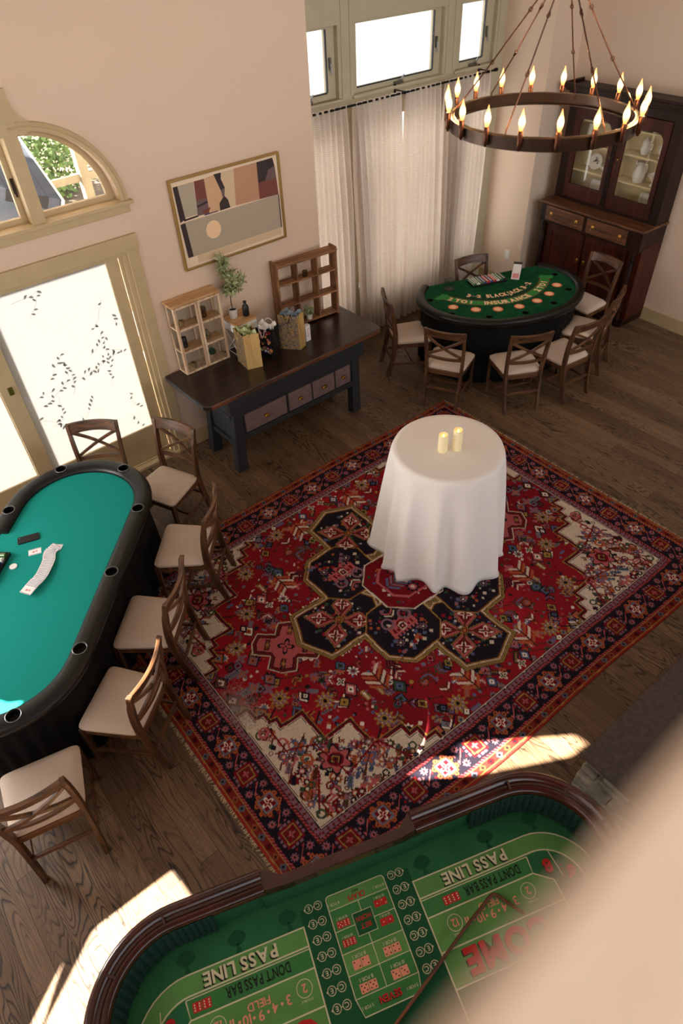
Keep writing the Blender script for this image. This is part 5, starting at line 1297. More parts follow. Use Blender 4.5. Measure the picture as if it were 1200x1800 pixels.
    for sgn in (-1,1):
        n = 16
        for k in range(n):
            x = -hw+m0+(W-2*m0)*k/(n-1); y = sgn*(hh-m0); 
            if k < n-1:
                xm = x+(W-2*m0)/(n-1)/2; line(xm-0.05, y-0.05, xm+0.05, y+0.05, 0.006, 'pink'); 
                for v in (-1,1): floret(xm, y+v*0.055, 0.028, 'mauve', 'pink', 'navy'); paint(xm+0.035, y+v*0.02, 0.02, dia(0.011), 'red'); paint(xm-0.035, y-v*0.02, 0.02, dia(0.011), 'pink')
            bm(x, y, k % 2)
        n2 = 12
        for k in range(n2):
            y = -hh+m0+(H-2*m0)*k/(n2-1); x = sgn*(hw-m0)
            if k < n2-1:
                ym = y+(H-2*m0)/(n2-1)/2; line(x-0.05, ym-0.05, x+0.05, ym+0.05, 0.006, 'pink')
                for v in (-1,1): floret(x+v*0.055, ym, 0.028, 'mauve', 'pink', 'navy'); paint(x+v*0.02, ym+0.035, 0.02, dia(0.011), 'red'); paint(x-v*0.02, ym-0.035, 0.02, dia(0.011), 'pink')
            if 0 < k < n2-1: bm(x, y, k % 2)
    # wear: a pale rubbed patch and small knot to knot variation
    wr = np.exp(-(((X+1.66)/0.10)**2+((Y+0.16)/0.17)**2)); nz = rnd.rand(*X.shape)
    wm = (wr*1.1 > nz)
    img[wm] = img[wm]*0.35+np.array([0.62,0.56,0.52])*0.65
    img *= (0.83+0.15*rnd.rand(*X.shape))[..., None]
    img = np.clip(img, 0, 1)
    return X, Y, img, nx, ny, W, H
X_, Y_, IMG, nx_, ny_, WR, HR = rug_cells()
cTL, cTR, cBR, cBL = (0.47,4.12), (4.68,4.05), (4.615,0.845), (0.44,1.055)
U = X_/WR+0.5; V = Y_/HR+0.5
bow = lambda t, a: a*np.sin(PI*t)
PX = (1-V)*((1-U)*cBL[0]+U*cBR[0])+V*((1-U)*cTL[0]+U*cTR[0])+0.012*np.sin(V*9)*(U-0.5)
PY = (1-V)*((1-U)*cBL[1]+U*cBR[1])+V*((1-U)*cTL[1]+U*cTR[1])+0.012*np.sin(U*13)*(np.abs(V-0.5)*2)**2-0.035*np.sin(PI*U)*(1-V)*1.0
edge = np.minimum(np.minimum(U*WR, (1-U)*WR), np.minimum(V*HR, (1-V)*HR))
PZ = 0.0065+0.0012*np.sin(X_*5+Y_*3)*np.clip(edge/0.3, 0, 1)-0.004*(edge < 0.003)
me = bpy.data.meshes.new('oriental_rug'); nv = PX.size; me.vertices.add(nv)
me.vertices.foreach_set('co', np.stack([PX, PY, PZ], -1).reshape(-1).astype(np.float32))
ii, jj = np.meshgrid(np.arange(nx_), np.arange(ny_)); o_ = (jj*(nx_+1)+ii).reshape(-1)
quads = np.stack([o_, o_+1, o_+nx_+2, o_+nx_+1], -1).reshape(-1)
me.loops.add(quads.size); me.loops.foreach_set('vertex_index', quads.astype(np.int32)); me.polygons.add(quads.size//4)
me.polygons.foreach_set('loop_start', (np.arange(quads.size//4)*4).astype(np.int32)); me.update(calc_edges=True)
at = me.color_attributes.new('dye', 'FLOAT_COLOR', 'POINT')
lc = np.where(IMG <= 0.04045, IMG/12.92, ((IMG+0.055)/1.055)**2.4)
at.data.foreach_set('color', np.concatenate([lc, np.ones(lc.shape[:2]+(1,))], -1).reshape(-1).astype(np.float32))
rm = bpy.data.materials.new('hand_knotted_wool'); rm.use_nodes = True; nt = rm.node_tree; b = nt.nodes['Principled BSDF']
an = nt.nodes.new('ShaderNodeAttribute'); an.attribute_name = 'dye'; nt.links.new(an.outputs['Color'], b.inputs['Base Color'])
b.inputs['Roughness'].default_value = 0.95; b.inputs['Specular IOR Level'].default_value = 0.1
nz = nt.nodes.new('ShaderNodeTexNoise'); nz.inputs['Scale'].default_value = 350; tc = nt.nodes.new('ShaderNodeTexCoord'); nt.links.new(tc.outputs['Object'], nz.inputs['Vector'])
bp = nt.nodes.new('ShaderNodeBump'); bp.inputs['Strength'].default_value = 0.5; bp.inputs['Distance'].default_value = 0.004; nt.links.new(nz.outputs['Fac'], bp.inputs['Height']); nt.links.new(bp.outputs[0], b.inputs['Normal'])
me.materials.append(rm)
rug = thing('oriental_rug', 'large red patterned oriental rug with navy border and ivory corners', 'rug')
ro = bpy.data.objects.new('pile', me); COL.objects.link(ro); ro.parent = rug
rnd = random.Random(3)
for (a, b_, s) in ((cBL, cTL, -1), (cBR, cTR, 1)):
    mb = MB()
    for k in range(620):
        t = rnd.random(); x = a[0]+(b_[0]-a[0])*t; y = a[1]+(b_[1]-a[1])*t; L_ = rnd.uniform(0.012,0.030)*(1.8 if rnd.random() < 0.05 else 1)
        dy = rnd.uniform(-0.6,0.6)*L_; mb.add([(x,y-0.0022,0.003),(x,y+0.0022,0.003),(x+s*L_,y+dy+0.002,0.0012),(x+s*L_,y+dy-0.002,0.0012)], [(0,1,2,3)])
    mb.build('fringe', 'fringe', rug, fix=False, kind='stuff')

# ================================================================= COCKTAIL TABLE
cc_ = (3.045, 2.555)
ck = thing('cocktail_table', 'tall round cocktail table hidden under the white cloth on the red rug', 'cocktail table', (*cc_,0.007))
MB().lathe([(0.405,1.035),(0.41,1.045),(0.41,1.06),(0.405,1.065)],0,0,0,48).build('table_top', 'white', ck, smooth=True, angle=40)
MB().lathe([(0.035,0.02),(0.035,1.035)],0,0,0,16).build('pole', 'blackmetal', ck, smooth=True)
MB().lathe([(0.28,0.0),(0.28,0.012),(0.05,0.03)],0,0,0,32).build('base', 'blackmetal', ck, smooth=True)
rnd = random.Random(11)
NF = 13; fphase = [(2*PI*k/NF+rnd.uniform(-0.13,0.13), rnd.uniform(0.6,1.25), rnd.uniform(0.13,0.21)) for k in range(NF)]
def fold(th):
    v = 0
    for c0, a, w in fphase:
        d = (th-c0+PI) % (2*PI)-PI; v += a*math.exp(-(d/w)**2)
    return v
def clothpt(u, v):
    th = 2*PI*u
    if v < 0.3:
        q = v/0.3; r = 0.418*q; return (r*math.cos(th), r*math.sin(th), 1.072+0.0006*math.sin(th*3)*q)
    q = (v-0.3)/0.7; f_ = fold(th); e = min(1, q*14)
    z = 1.072-(1.062)*q-0.006*(1-math.cos(e*PI/2))
    r = 0.418+0.005*math.sin(e*PI/2)+q**0.85*(0.035+0.105*f_)+0.02*q*q*math.sin(th*3+1)
    if q > 0.97: r += 0.012*f_*(q-0.97)/0.03
    tw = 0.05*q*math.sin(th*5+2)
    return (r*math.cos(th+tw), r*math.sin(th+tw), max(0.004, z))
mb = MB(); mb.grid(clothpt, 260, 44, closed_u=True)
o = mb.build('tablecloth', 'white_cloth', smooth=True, fix=False, angle=180, solid=0.0015)
tag(place(o, (*cc_,0.007)), 'floor length white cloth draped in folds over the round cocktail table', 'tablecloth')
for (x, y, h, lab) in ((2.978,2.551,0.150,'shorter ivory pillar candle with lit tip on the white tablecloth'),(3.07,2.493,0.178,'taller ivory pillar candle with lit tip on the white tablecloth')):
    t = thing('pillar_candle', lab, 'candle', (x,y,1.0805), 0, None)
    MB().lathe([(0.034,0),(0.036,0.004),(0.036,h-0.004),(0.033,h),(0.026,h-0.006),(0.012,h-0.020),(0.0,h-0.022)],0,0,0,32,cap=False).build('wax_body', 'candle', t, smooth=True, angle=60)
    MB().lathe([(0.0,0),(0.0035,0.004),(0.0045,0.012),(0.002,0.022),(0.0,0.028)],0,0,h-0.022,10,cap=False).build('flame', 'flame', t, smooth=True)
# ================================================================= CONSOLE WORKBENCH
ct_ = thing('console_table', 'long workbench with dark brown plank top and slate blue base with mauve drawers', 'console table', (3.14,4.9,0))
def W(b): return b   # world-built parts use a shifted transform
def cb(): m_ = MB(); m_.T = Matrix.Translation((-3.14,-4.9,0)); return m_
m_ = cb(); poly = [(2.09,4.56),(2.13,4.52),(4.16,4.52),(4.19,4.56),(4.19,5.262),(2.09,5.262)]
m_.prism(poly, 0.845, 0.89); m_.build('worktop', 'tabletop', ct_, bev=0.006)
m_ = cb(); m_.box(2.14,4.15,4.513,4.521,0.848,0.886); m_.build('front_edge', 'topedge', ct_, bev=0.003)
m_ = cb(); m_.box(2.082,2.092,4.57,5.25,0.846,0.887); m_.build('end_cap', 'slate', ct_)
m_ = cb(); m_.box(2.33,3.97,4.555,5.10,0.66,0.845); m_.build('apron', 'slate', ct_, bev=0.004)
m_ = cb(); m_.box(2.36,3.86,4.575,5.08,0.34,0.66); m_.build('drawer_case', 'slate', ct_, bev=0.004)
m_ = cb(); m_.box(2.33,3.90,4.560,4.60,0.345,0.40); m_.build('lower_rail', 'slate', ct_, bev=0.003)
for x0, x1 in ((2.47,2.955),(2.985,3.268),(3.285,3.562),(3.582,3.775)):
    m_ = cb(); m_.box(x0,x1,4.561,4.59,0.415,0.612); d_ = m_.build('drawer', 'mauve', ct_, bev=0.004)
    xc = (x0+x1)/2; m_ = cb(); vs = []; n = 10
    for k in range(n+1):
        a = PI*k/n
        for (r, z_, y_) in ((0.034,0.0,4.560),(0.031,-0.0,4.545),(0.026,-0.004,4.538)): vs.append((xc-r*math.cos(a), y_, 0.505+r*0.62*math.sin(a)+z_))
    fs = []
    for k in range(n):
        for j in range(2): fs.append((k*3+j,(k+1)*3+j,(k+1)*3+j+1,k*3+j+1))
    fs.append(tuple(k*3+2 for k in range(n+1)))
    m_.add(vs, fs); m_.build('cup_pull', 'brass', d_, smooth=True, solid=0.0015)
for (xa, ya, xb, yb) in ((2.405,4.605,2.365,4.60),(3.85,4.605,3.85,4.60),(2.405,5.04,2.355,5.06),(3.85,5.04,3.85,5.06)):
    m_ = cb(); m_.bar((xa,ya,0.66),(xb,yb,0.0),0.095,0.085,0.11,0.09,up=(0,1,0)); m_.build('leg', 'slate', ct_, bev=0.005)
for z_ in (0.60,0.30):
    m_ = cb(); m_.bar((2.36,4.62,z_),(2.36,5.05,z_),0.03,0.055); m_.build('side_stretcher', 'slate', ct_, bev=0.003)
m_ = cb(); m_.bar((2.4,5.03,0.10),(3.85,5.03,0.10),0.04,0.06) if False else m_.bar((2.4,5.05,0.30),(3.85,5.05,0.30),0.03,0.055); m_.build('back_stretcher', 'slate', ct_)

TZ = 0.8905
# glazed display cabinet
dc = thing('display_cabinet', 'pale whitewashed wood display cabinet with glass doors at the door end of the worktop', 'display cabinet', (2.488,5.198,TZ))
w_, d_, h_ = 0.238, 0.070, 0.685
m_ = MB(); m_.box(-w_-0.018,w_+0.012,-d_-0.015,d_+0.008,h_-0.02,h_); m_.build('top_board', 'lightwoodx', dc, bev=0.003)
m_ = MB(); m_.box(-w_,w_,-d_,d_,0,0.018); m_.build('bottom_board', 'lightwood', dc, bev=0.002)
m_ = MB()
for x_ in (-w_,w_-0.018):
    for y_ in (-d_,d_-0.018): m_.box(x_,x_+0.018,y_,y_+0.018,0.018,h_-0.02)
    for z_ in (0.220,0.440,h_-0.04): m_.box(x_,x_+0.018,-d_,d_,z_,z_+0.016)
m_.box(-0.009,0.009,d_-0.015,d_,0.018,h_-0.02)
m_.build('frame', 'lightwood', dc, bev=0.002)
for z_ in (0.223,0.443): MB().box(-w_+0.018,w_-0.018,-d_+0.004,d_-0.002,z_,z_+0.012).build('shelf', 'lightwoodx', dc)
for s in (-1,1): MB().box(s*(w_-0.009)-0.001,s*(w_-0.009)+0.001,-d_+0.01,d_-0.01,0.02,h_-0.03).build('side_glass', 'glass', dc)
MB().box(-w_+0.01,w_-0.01,d_-0.006,d_-0.003,0.02,h_-0.03).build('back_glass', 'glass', dc)
for s in (-1,1):
    x0, x1 = (-w_,-0.002) if s < 0 else (0.002,w_); m_ = MB(); y0, y1 = -d_-0.016, -d_-0.001
    m_.box(x0,x0+0.022,y0,y1,0.004,h_-0.024); m_.box(x1-0.022,x1,y0,y1,0.004,h_-0.024)
    for z_ in (0.004,0.215,0.435,h_-0.044): m_.box(x0+0.022,x1-0.022,y0,y1,z_,z_+0.020)
    dd = m_.build('door', 'lightwood', dc, bev=0.002)
    MB().box(x0+0.015,x1-0.015,y0+0.006,y0+0.008,0.015,h_-0.035).build('pane', 'glass', dd)
    if s > 0: MB().lathe([(0.0,0),(0.008,0.002),(0.008,0.012),(0.0,0.016)],0,0,0,12,cap=False).build('knob', 'lightwood', dd, smooth=True).matrix_local = Matrix.Translation((0.013,y0,0.30)) @ Matrix.Rotation(PI/2,4,'X')
def votive(label, loc, r=0.022, h=0.05, mat='smoke', name='glass_votive', cat='votive'):
    o = MB().lathe([(0.0,0.002),(r*0.92,0.0),(r,0.006),(r,h),(r-0.0025,h),(r-0.0025,0.006),(0.0,0.006)],0,0,0,20,cap=False).build(name, mat, smooth=True, angle=50)
    return tag(place(o, loc), label, cat)
M['amber'] = nm('mottled_gold_glass', (150,128,84), 0.25, 0.4, var=0.3, vscale=60)
cx_, cy_ = 2.488, 5.198
votive('mottled gold glass votive on the top shelf of the display cabinet', (cx_-0.15,cy_-0.015,TZ+0.4555), 0.024, 0.05, 'amber')
votive('dark glass jar on the top shelf of the display cabinet behind the second door', (cx_+0.08,cy_,TZ+0.4555), 0.036, 0.09, 'smoke', 'glass_jar', 'jar')
votive('black cylinder vase on the middle shelf of the display cabinet', (cx_-0.16,cy_,TZ+0.2355), 0.027, 0.10, 'black', 'cylinder_vase', 'vase')
votive('mottled gold glass votive on the floor of the display cabinet', (cx_-0.12,cy_-0.02,TZ+0.019), 0.024, 0.05, 'amber')
te = thing('geometric_terrarium', 'small black wire geometric terrarium on the middle shelf of the display cabinet', 'terrarium', (cx_+0.08,cy_,TZ+0.2355))
m_ = MB(); ring_ = [(0.045*math.cos(PI/3*k),0.038*math.sin(PI/3*k),0.035) for k in range(6)]; low = [(0.026*math.cos(PI/3*k),0.024*math.sin(PI/3*k),0.002) for k in range(6)]
for k in range(6):
    m_.tube([ring_[k],ring_[(k+1)%6]],0.0012,6); m_.tube([low[k],low[(k+1)%6]],0.0012,6); m_.tube([low[k],ring_[k]],0.0012,6); m_.tube([ring_[k],(0.005,0,0.095)],0.0012,6)
m_.build('wire_frame', 'blackmetal', te); leafball('','',0,0.018,60,'leaf2',4,0.014).build('succulent', 'leaf2', te, fix=False).location = (0,0,0.022)
def potted(name, label, loc, pr_, phh, fr, n, lm, pm, seed, s=0.035, up=0.0):
    t = thing(name, label, 'plant', loc)
    MB().lathe([(pr_*0.78,0),(pr_*0.82,0.003),(pr_,phh),(pr_*0.9,phh),(pr_*0.88,phh-0.006),(0.0,phh-0.006)],0,0,0,24,cap=False).build('pot', pm, t, smooth=True, angle=50)
    MB().lathe([(0.0,phh-0.004),(pr_*0.87,phh-0.005)],0,0,0,20,cap=False).build('soil', 'soil', t, fix=False)
    fb_ = leafball('','',0,fr,n,lm,seed,s).build('foliage', lm, t, fix=False); fb_.location = (0,0,phh+fr*0.75+up)
    return t
potted('potted_fern', 'small dark green plant in a clay pot on the floor of the display cabinet', (cx_+0.10,cy_,TZ+0.019), 0.028, 0.045, 0.034, 160, 'darkleaf', 'terracotta', 5, 0.026)
# riser stand with the olive tree and bottle
rs = thing('riser_stand', 'wood topped riser on a white wire base against the wall behind the gift bags', 'riser', (2.905,5.11,TZ))
MB().box(-0.125,0.125,-0.095,0.155,0.335,0.352).build('top_board', 'lightwoodx', rs, bev=0.003)
m_ = MB(); m_.box(-0.118,0.118,-0.088,0.148,0.25,0.335); m_.build('box_body', 'white', rs, bev=0.002)
m_ = MB(); cs = [(-0.11,-0.08),(0.11,-0.08),(0.11,0.14),(-0.11,0.14)]
for k in range(4):
    a, b_ = cs[k], cs[(k+1)%4]
    m_.tube([(*a,0.25),(*b_,0.006)],0.004,8); m_.tube([(*b_,0.25),(*a,0.006)],0.004,8); m_.tube([(*a,0.006),(*b_,0.006)],0.004,8); m_.tube([(*a,0.006),(*a,0.25)],0.004,8)
m_.build('wire_base', 'white', rs, smooth=True)
ot = thing('olive_tree', 'small olive tree with thin stem in a white pot on the riser', 'plant', (2.865,5.165,TZ+0.3525))
MB().lathe([(0.034,0),(0.037,0.003),(0.044,0.088),(0.039,0.088),(0.038,0.076),(0.0,0.076)],0,0,0,24,cap=False).build('pot', 'potwhite', ot, smooth=True, angle=50)
MB().lathe([(0.0,0.078),(0.034,0.076)],0,0,0,20,cap=False).build('soil', 'soil', ot, fix=False)
br_ = MB(); tips = []
br_.tube([(0,0,0.07),(-0.006,-0.004,0.16),(0.0,-0.008,0.26),(0.005,0,0.36),(-0.01,0,0.46),(-0.015,0,0.56)],[0.005,0.0045,0.004,0.0035,0.003,0.002],8)
rnd = random.Random(8)
for k in range(20):
    z_ = rnd.uniform(0.24,0.54); a = rnd.uniform(0,2*PI); L_ = rnd.uniform(0.07,0.17)*(1.1 if z_ < 0.42 else 0.6); 
    e_ = (math.cos(a)*L_+0.02*(z_ < 0.45), max(-0.12,min(0.07, math.sin(a)*L_)), z_+rnd.uniform(0.0,0.06)); br_.tube([(0,0,z_),((e_[0])*0.5,e_[1]*0.5,z_+0.02),e_],[0.002,0.0016,0.001],6); tips.append(((0,0,z_),e_))
br_.build('stem', 'soil', ot, smooth=True)
lf = MB()
for p0, p1 in tips+[((0,0,0.46),(-0.015,0,0.57)),((0,0,0.5),(-0.02,0.01,0.59))]:
    for k in range(20):
        q_ = rnd.uniform(0.2,1.05); c0 = Vector(p0).lerp(Vector(p1), q_); a = Vector((rnd.gauss(0,1),rnd.gauss(0,1),rnd.gauss(0.1,0.7))).normalized(); L_ = rnd.uniform(0.050,0.085); b_ = a.cross(Vector((rnd.gauss(0,1),rnd.gauss(0,1),rnd.gauss(0,1)))).normalized()*L_*0.17
        tip = c0+a*L_
        if tip.y > 0.085: continue
        lf.add([c0, c0+a*L_*0.4+b_, tip, c0+a*L_*0.4-b_], [(0,1,2,3)])
lf.build('foliage', 'leaf2', ot, fix=False)
o = MB().lathe([(0.0,0),(0.028,0.0),(0.031,0.004),(0.031,0.085),(0.026,0.102),(0.014,0.112),(0.013,0.128),(0.017,0.131),(0.017,0.142),(0.0,0.142)],0,0,0,24,cap=False).build('vase_bottle', 'black', smooth=True, angle=50)
tag(place(o, (2.975,5.115,TZ+0.3525)), 'matte black bottle standing beside the olive tree pot on the riser', 'bottle')
# cubby shelf
cs_ = thing('cubby_shelf', 'rustic brown nine compartment cubby shelf standing on the worktop at the curtain end', 'cubby shelf', (3.74,5.17,TZ), R(-6))
hw_, dd_, hh_ = 0.35, 0.06, 0.675
for x_ in (-hw_,hw_-0.022): 
    m_ = MB(); m_.box(x_,x_+0.022,-dd_,dd_,0.0,hh_+0.03); m_.build('side_board', 'midwood', cs_, bev=0.003)
for z_ in (0.018,0.245,0.472,hh_-0.02): MB().box(-hw_+0.022,hw_-0.022,-dd_+0.002,dd_,z_,z_+0.016).build('shelf', 'midwoodx', cs_, bev=0.002)
MB().box(-hw_+0.0,hw_-0.0,-dd_-0.012,dd_,hh_-0.006,hh_+0.010).build('top_board', 'midwoodx', cs_, bev=0.003)
for x_ in (-0.125,0.109):
    for z_ in (0.034,0.261,0.488): MB().box(x_,x_+0.016,-dd_+0.004,dd_-0.001,z_,z_+0.211 if z_ < 0.4 else hh_-0.02).build('divider', 'midwood', cs_, bev=0.002)
votive('smoky glass votive in the top centre compartment of the cubby shelf', (3.73,5.155,TZ+0.4885), 0.026, 0.055, 'smoke')
potted('potted_succulent', 'grey green succulent in a white pot in the bottom centre compartment of the cubby shelf', (3.735,5.145,TZ+0.0345), 0.036, 0.055, 0.050, 260, 'leaf2', 'potwhite', 9, 0.032)
# gift bags
M['brocade'] = bpy.data.materials.new('gold_and_blue_marbled_paper'); M['brocade'].use_nodes = True
def broc(m):
    nt = m.node_tree; b = nt.nodes['Principled BSDF']; L = nt.links.new
    tc = nt.nodes.new('ShaderNodeTexCoord'); n = nt.nodes.new('ShaderNodeTexNoise'); n.inputs['Scale'].default_value = 26; n.inputs['Detail'].default_value = 8; n.inputs['Distortion'].default_value = 2.2
    L(tc.outputs['Object'], n.inputs['Vector']); r = nt.nodes.new('ShaderNodeValToRGB')
    r.color_ramp.elements[0].position = 0.38; r.color_ramp.elements[0].color = (*lin((96,92,92)),1); r.color_ramp.elements[1].position = 0.62; r.color_ramp.elements[1].color = (*lin((196,150,78)),1)
    e = r.color_ramp.elements.new(0.5); e.color = (*lin((150,134,112)),1); L(n.outputs['Fac'], r.inputs[0]); L(r.outputs[0], b.inputs['Base Color']); b.inputs['Roughness'].default_value = 0.35; b.inputs['Metallic'].default_value = 0.35
broc(M['brocade'])
def bag(label, near, e1, e2, h, facemat, gusmat, hmat, fill, floral=False):
    t = thing('gift_bag', label, 'gift bag', (near[0],near[1],TZ)); e1 = Vector((*e1,0)); e2 = Vector((*e2,0)); o_ = Vector((0,0,0)); up = Vector((0,0,h))
    f1 = e1*0.03; tops = lambda p: p+up
    A, B_, C_, D_ = o_, e1, e1+e2, e2
    m_ = MB(); m_.add([A,B_,B_+up,A+up], [(0,1,2,3)]); 
    m_.add([D_,C_,C_+up,D_+up], [(0,1,2,3)])
    if floral:
        rnd_ = random.Random(4); n_ = e1.cross(up).normalized()
        if n_.dot(e2) > 0: n_ = -n_
        mats_ = [facemat,'ceramic',nm('rose_pink_print',(200,120,120),0.7),nm('orange_flower_print',(214,140,72),0.7),nm('crimson_print',(130,30,50),0.7),nm('deep_blue_print',(36,46,110),0.7),nm('moss_print',(84,100,56),0.7)]
        for k in range(46):
            m_.cur = 1+k % 6; q_ = rnd_.uniform(0.12,0.88); z_ = rnd_.uniform(0.12,0.95); c0 = e1*q_+up*z_+n_*(0.0008+0.00003*k); r_ = rnd_.uniform(0.008,0.022)
            vs = []
            for j in range(10):
                a = 2*PI*j/10; rr = r_*(0.8+0.3*(j % 2)); vs.append(c0+e1.normalized()*rr*math.cos(a)+Vector((0,0,1))*rr*math.sin(a))
            m_.add(vs, [tuple(range(10))])
        m_.build('printed_panel', mats_, t, fix=False)
    else: m_.build('printed_panel', facemat, t, fix=False)
    m_ = MB()
    for P_, Q_, s in ((A,D_,1),(B_,C_,-1)):
        inn = -e1.normalized()*(-0.022)*s; mid = (P_+Q_)/2
        m_.add([P_, mid, mid+up*0.38, mid+up+inn, P_+up], [(0,1,2,3,4)]); m_.add([mid, Q_, Q_+up, mid+up+inn, mid+up*0.38], [(0,1,2,3,4)])
    m_.add([A+Vector((0,0,0.002)),B_+Vector((0,0,0.002)),C_+Vector((0,0,0.002)),D_+Vector((0,0,0.002))], [(0,1,2,3)])
    m_.build('gusset', gusmat, t, fix=False)
    for side_, s in ((o_,-1),(e2,1)):
        c0 = side_+e1*0.32+up; c1 = side_+e1*0.68+up; nrm_ = e2.normalized()*s
        pts = catmull([tuple(c0-Vector((0,0,0.02))+nrm_*0.003), tuple(c0-Vector((0,0,-0.02))+nrm_*0.012), tuple((c0+c1)/2-Vector((0,0,0.08))+nrm_*0.012), tuple(c1-Vector((0,0,-0.02))+nrm_*0.012), tuple(c1-Vector((0,0,0.02))+nrm_*0.003)], 5) if s < 0 else catmull([tuple(c0-Vector((0,0,0.02))+nrm_*0.003), tuple(c0+Vector((0,0,0.03))), tuple((c0+c1)/2+Vector((0,0,0.05))), tuple(c1+Vector((0,0,0.03))), tuple(c1-Vector((0,0,0.02))+nrm_*0.003)], 5)
        MB().tube(pts, 0.003, 6).build('handle', hmat, t, smooth=True)
    if fill:
        rnd_ = random.Random(2); m_ = MB()
        def tis(u, v):
            p = e1*(0.06+0.88*u)+e2*(0.08+0.84*v)+up*0.93; return (p.x, p.y, p.z+0.03*math.sin(u*9)*math.cos(v*6)+0.02*math.sin(u*17+v*13)+0.02)
        m_.grid(tis, 16, 10); m_.build('tissue_paper', fill, t, smooth=True, fix=False, angle=30)
    return t
M['greenwrap'] = nm('pale_green_wrapped_parcel', (150,160,110), 0.5, var=0.2, vscale=20)
M['bluebox'] = nm('slate_box_lid', (110,122,134), 0.6)
bag('gold gift bag with marbled front and pale green parcel inside, beside the display cabinet', (2.722,4.805), (0.026,0.205), (0.140,-0.050), 0.345, 'brocade', 'gold', 'gold', 'greenwrap')
bag('marbled gold gift bag between the black floral bag and the white card box', (3.303,4.745), (-0.118,0.160), (0.102,0.040), 0.355, 'brocade', 'gold', 'copper', 'bluebox')
bag('black floral gift bag with white tissue between the two gold bags', (3.035,4.800), (-0.100,0.160), (0.120,0.060), 0.29, 'black', 'black', 'white', 'white', True)
wb = thing('card_box', 'small white printed box standing beside the marbled gold gift bag', 'box', (3.475,4.855,TZ), R(8))
m_ = MB(); m_.prism([(-0.032,-0.022),(0.032,-0.022),(0.032,0.022),(-0.032,0.022)],0,0.165); m_.cur = 1
for k in range(5): m_.add([(-0.022+0.005*(k%2),-0.0225,0.125-k*0.018),(0.02-0.006*(k%3),-0.0225,0.125-k*0.018),(0.02-0.006*(k%3),-0.0225,0.131-k*0.018),(-0.022+0.005*(k%2),-0.0225,0.131-k*0.018)], [(0,1,2,3)])
m_.build('carton', ['card', nm('pink_grey_print',(190,150,150),0.8)], wb, fix=False)

# ================================================================= ARTWORK
pa = {k: nm('art_'+k, v, 0.8) for k, v in dict(cream=(232,208,180),dark=(54,42,42),grey=(176,164,144),rust=(118,66,56),mauve=(108,86,86),tan=(206,166,130),ltan=(210,184,150),terra=(186,140,110),peach=(238,202,160),grey2=(172,158,138),blue=(46,50,84)).items()}
ar = thing('framed_artwork', 'abstract earth toned print with pale disc in a thin gold frame on the wall', 'picture', (3.067,YW,2.137))
def ab(): m_ = MB(); m_.T = Matrix.Translation((-3.067,0,-2.137)); return m_
m_ = ab(); x0,x1,z0,z1 = 2.518,3.616,1.768,2.508
for (a,b_,c_,d_) in ((x0,x1,z1-0.016,z1),(x0,x1,z0,z0+0.016),(x0,x0+0.016,z0,z1),(x1-0.016,x1,z0,z1)): m_.box(a,b_,-0.038,-0.001,c_,d_)
m_.build('frame', nm('gold_picture_frame',(170,138,78),0.35,0.7), ar, bev=0.002)
m_ = ab(); m_.box(x0+0.016,x1-0.016,-0.014,-0.003,z0+0.016,z1-0.016)
keys = list(pa)
def A_(k, pts, o_=0.0):
    m_.cur = 1+keys.index(k); y_ = -0.0144-o_; m_.add([(a,y_,b_) for a,b_ in pts], [tuple(range(len(pts)))])
A_('cream', [(x0+0.02,z0+0.02),(x1-0.02,z0+0.02),(x1-0.02,z1-0.02),(x0+0.02,z1-0.02)])
def ax(p): return p
A_('grey2', [(2.575,2.162),(3.588,2.158),(3.585,1.866),(2.585,1.866)], 0.0003)
A_('ltan', [(2.66,1.866),(3.58,1.866),(3.57,1.805),(2.66,1.80)], 0.0003)
A_('dark', [(2.556,2.45),(2.600,2.452),(2.617,2.186),(2.562,2.168)], 0.0005); A_('grey', [(2.600,2.452),(2.752,2.452),(2.735,2.196),(2.615,2.196)], 0.0005)
A_('rust', [(2.755,2.452),(2.852,2.452),(2.852,2.30),(2.745,2.305)], 0.0005); A_('mauve', [(2.745,2.305),(2.852,2.30),(2.852,2.176),(2.735,2.182)], 0.0005); A_('dark', [(2.742,2.262),(2.852,2.278),(2.852,2.262),(2.742,2.246)], 0.0007)
A_('tan', [(2.852,2.452),(2.948,2.462),(2.992,2.32),(3.01,2.25),(2.965,2.172),(2.852,2.172)], 0.0005)
A_('dark', [(2.948,2.464),(3.022,2.464),(3.012,2.415),(3.038,2.34),(2.992,2.33)], 0.0007); A_('mauve', [(2.992,2.33),(3.038,2.34),(3.022,2.275),(3.006,2.262)], 0.0007); A_('dark', [(3.006,2.268),(3.022,2.278),(3.052,2.24),(3.064,2.172),(2.958,2.170),(2.962,2.23)], 0.0007)
A_('ltan', [(3.022,2.464),(3.150,2.466),(3.135,2.32),(3.122,2.174),(3.062,2.172),(3.05,2.24),(3.022,2.275),(3.038,2.34),(3.012,2.415)], 0.0005)
A_('terra', [(3.150,2.466),(3.386,2.466),(3.376,2.164),(3.122,2.172),(3.135,2.32)], 0.0005)
A_('dark', [(3.386,2.466),(3.556,2.468),(3.572,2.40),(3.50,2.38),(3.46,2.30),(3.38,2.30)], 0.0005); A_('mauve', [(3.572,2.40),(3.50,2.38),(3.455,2.30),(3.578,2.30)], 0.0006); A_('rust', [(3.38,2.30),(3.578,2.30),(3.585,2.158),(3.376,2.164)], 0.0006)
A_('dark', [(2.558,2.155),(2.606,2.155),(2.625,1.868),(2.572,1.868)], 0.0006); A_('dark', [(3.578,2.155),(3.588,2.155),(3.588,1.866),(3.576,1.866)], 0.0006)
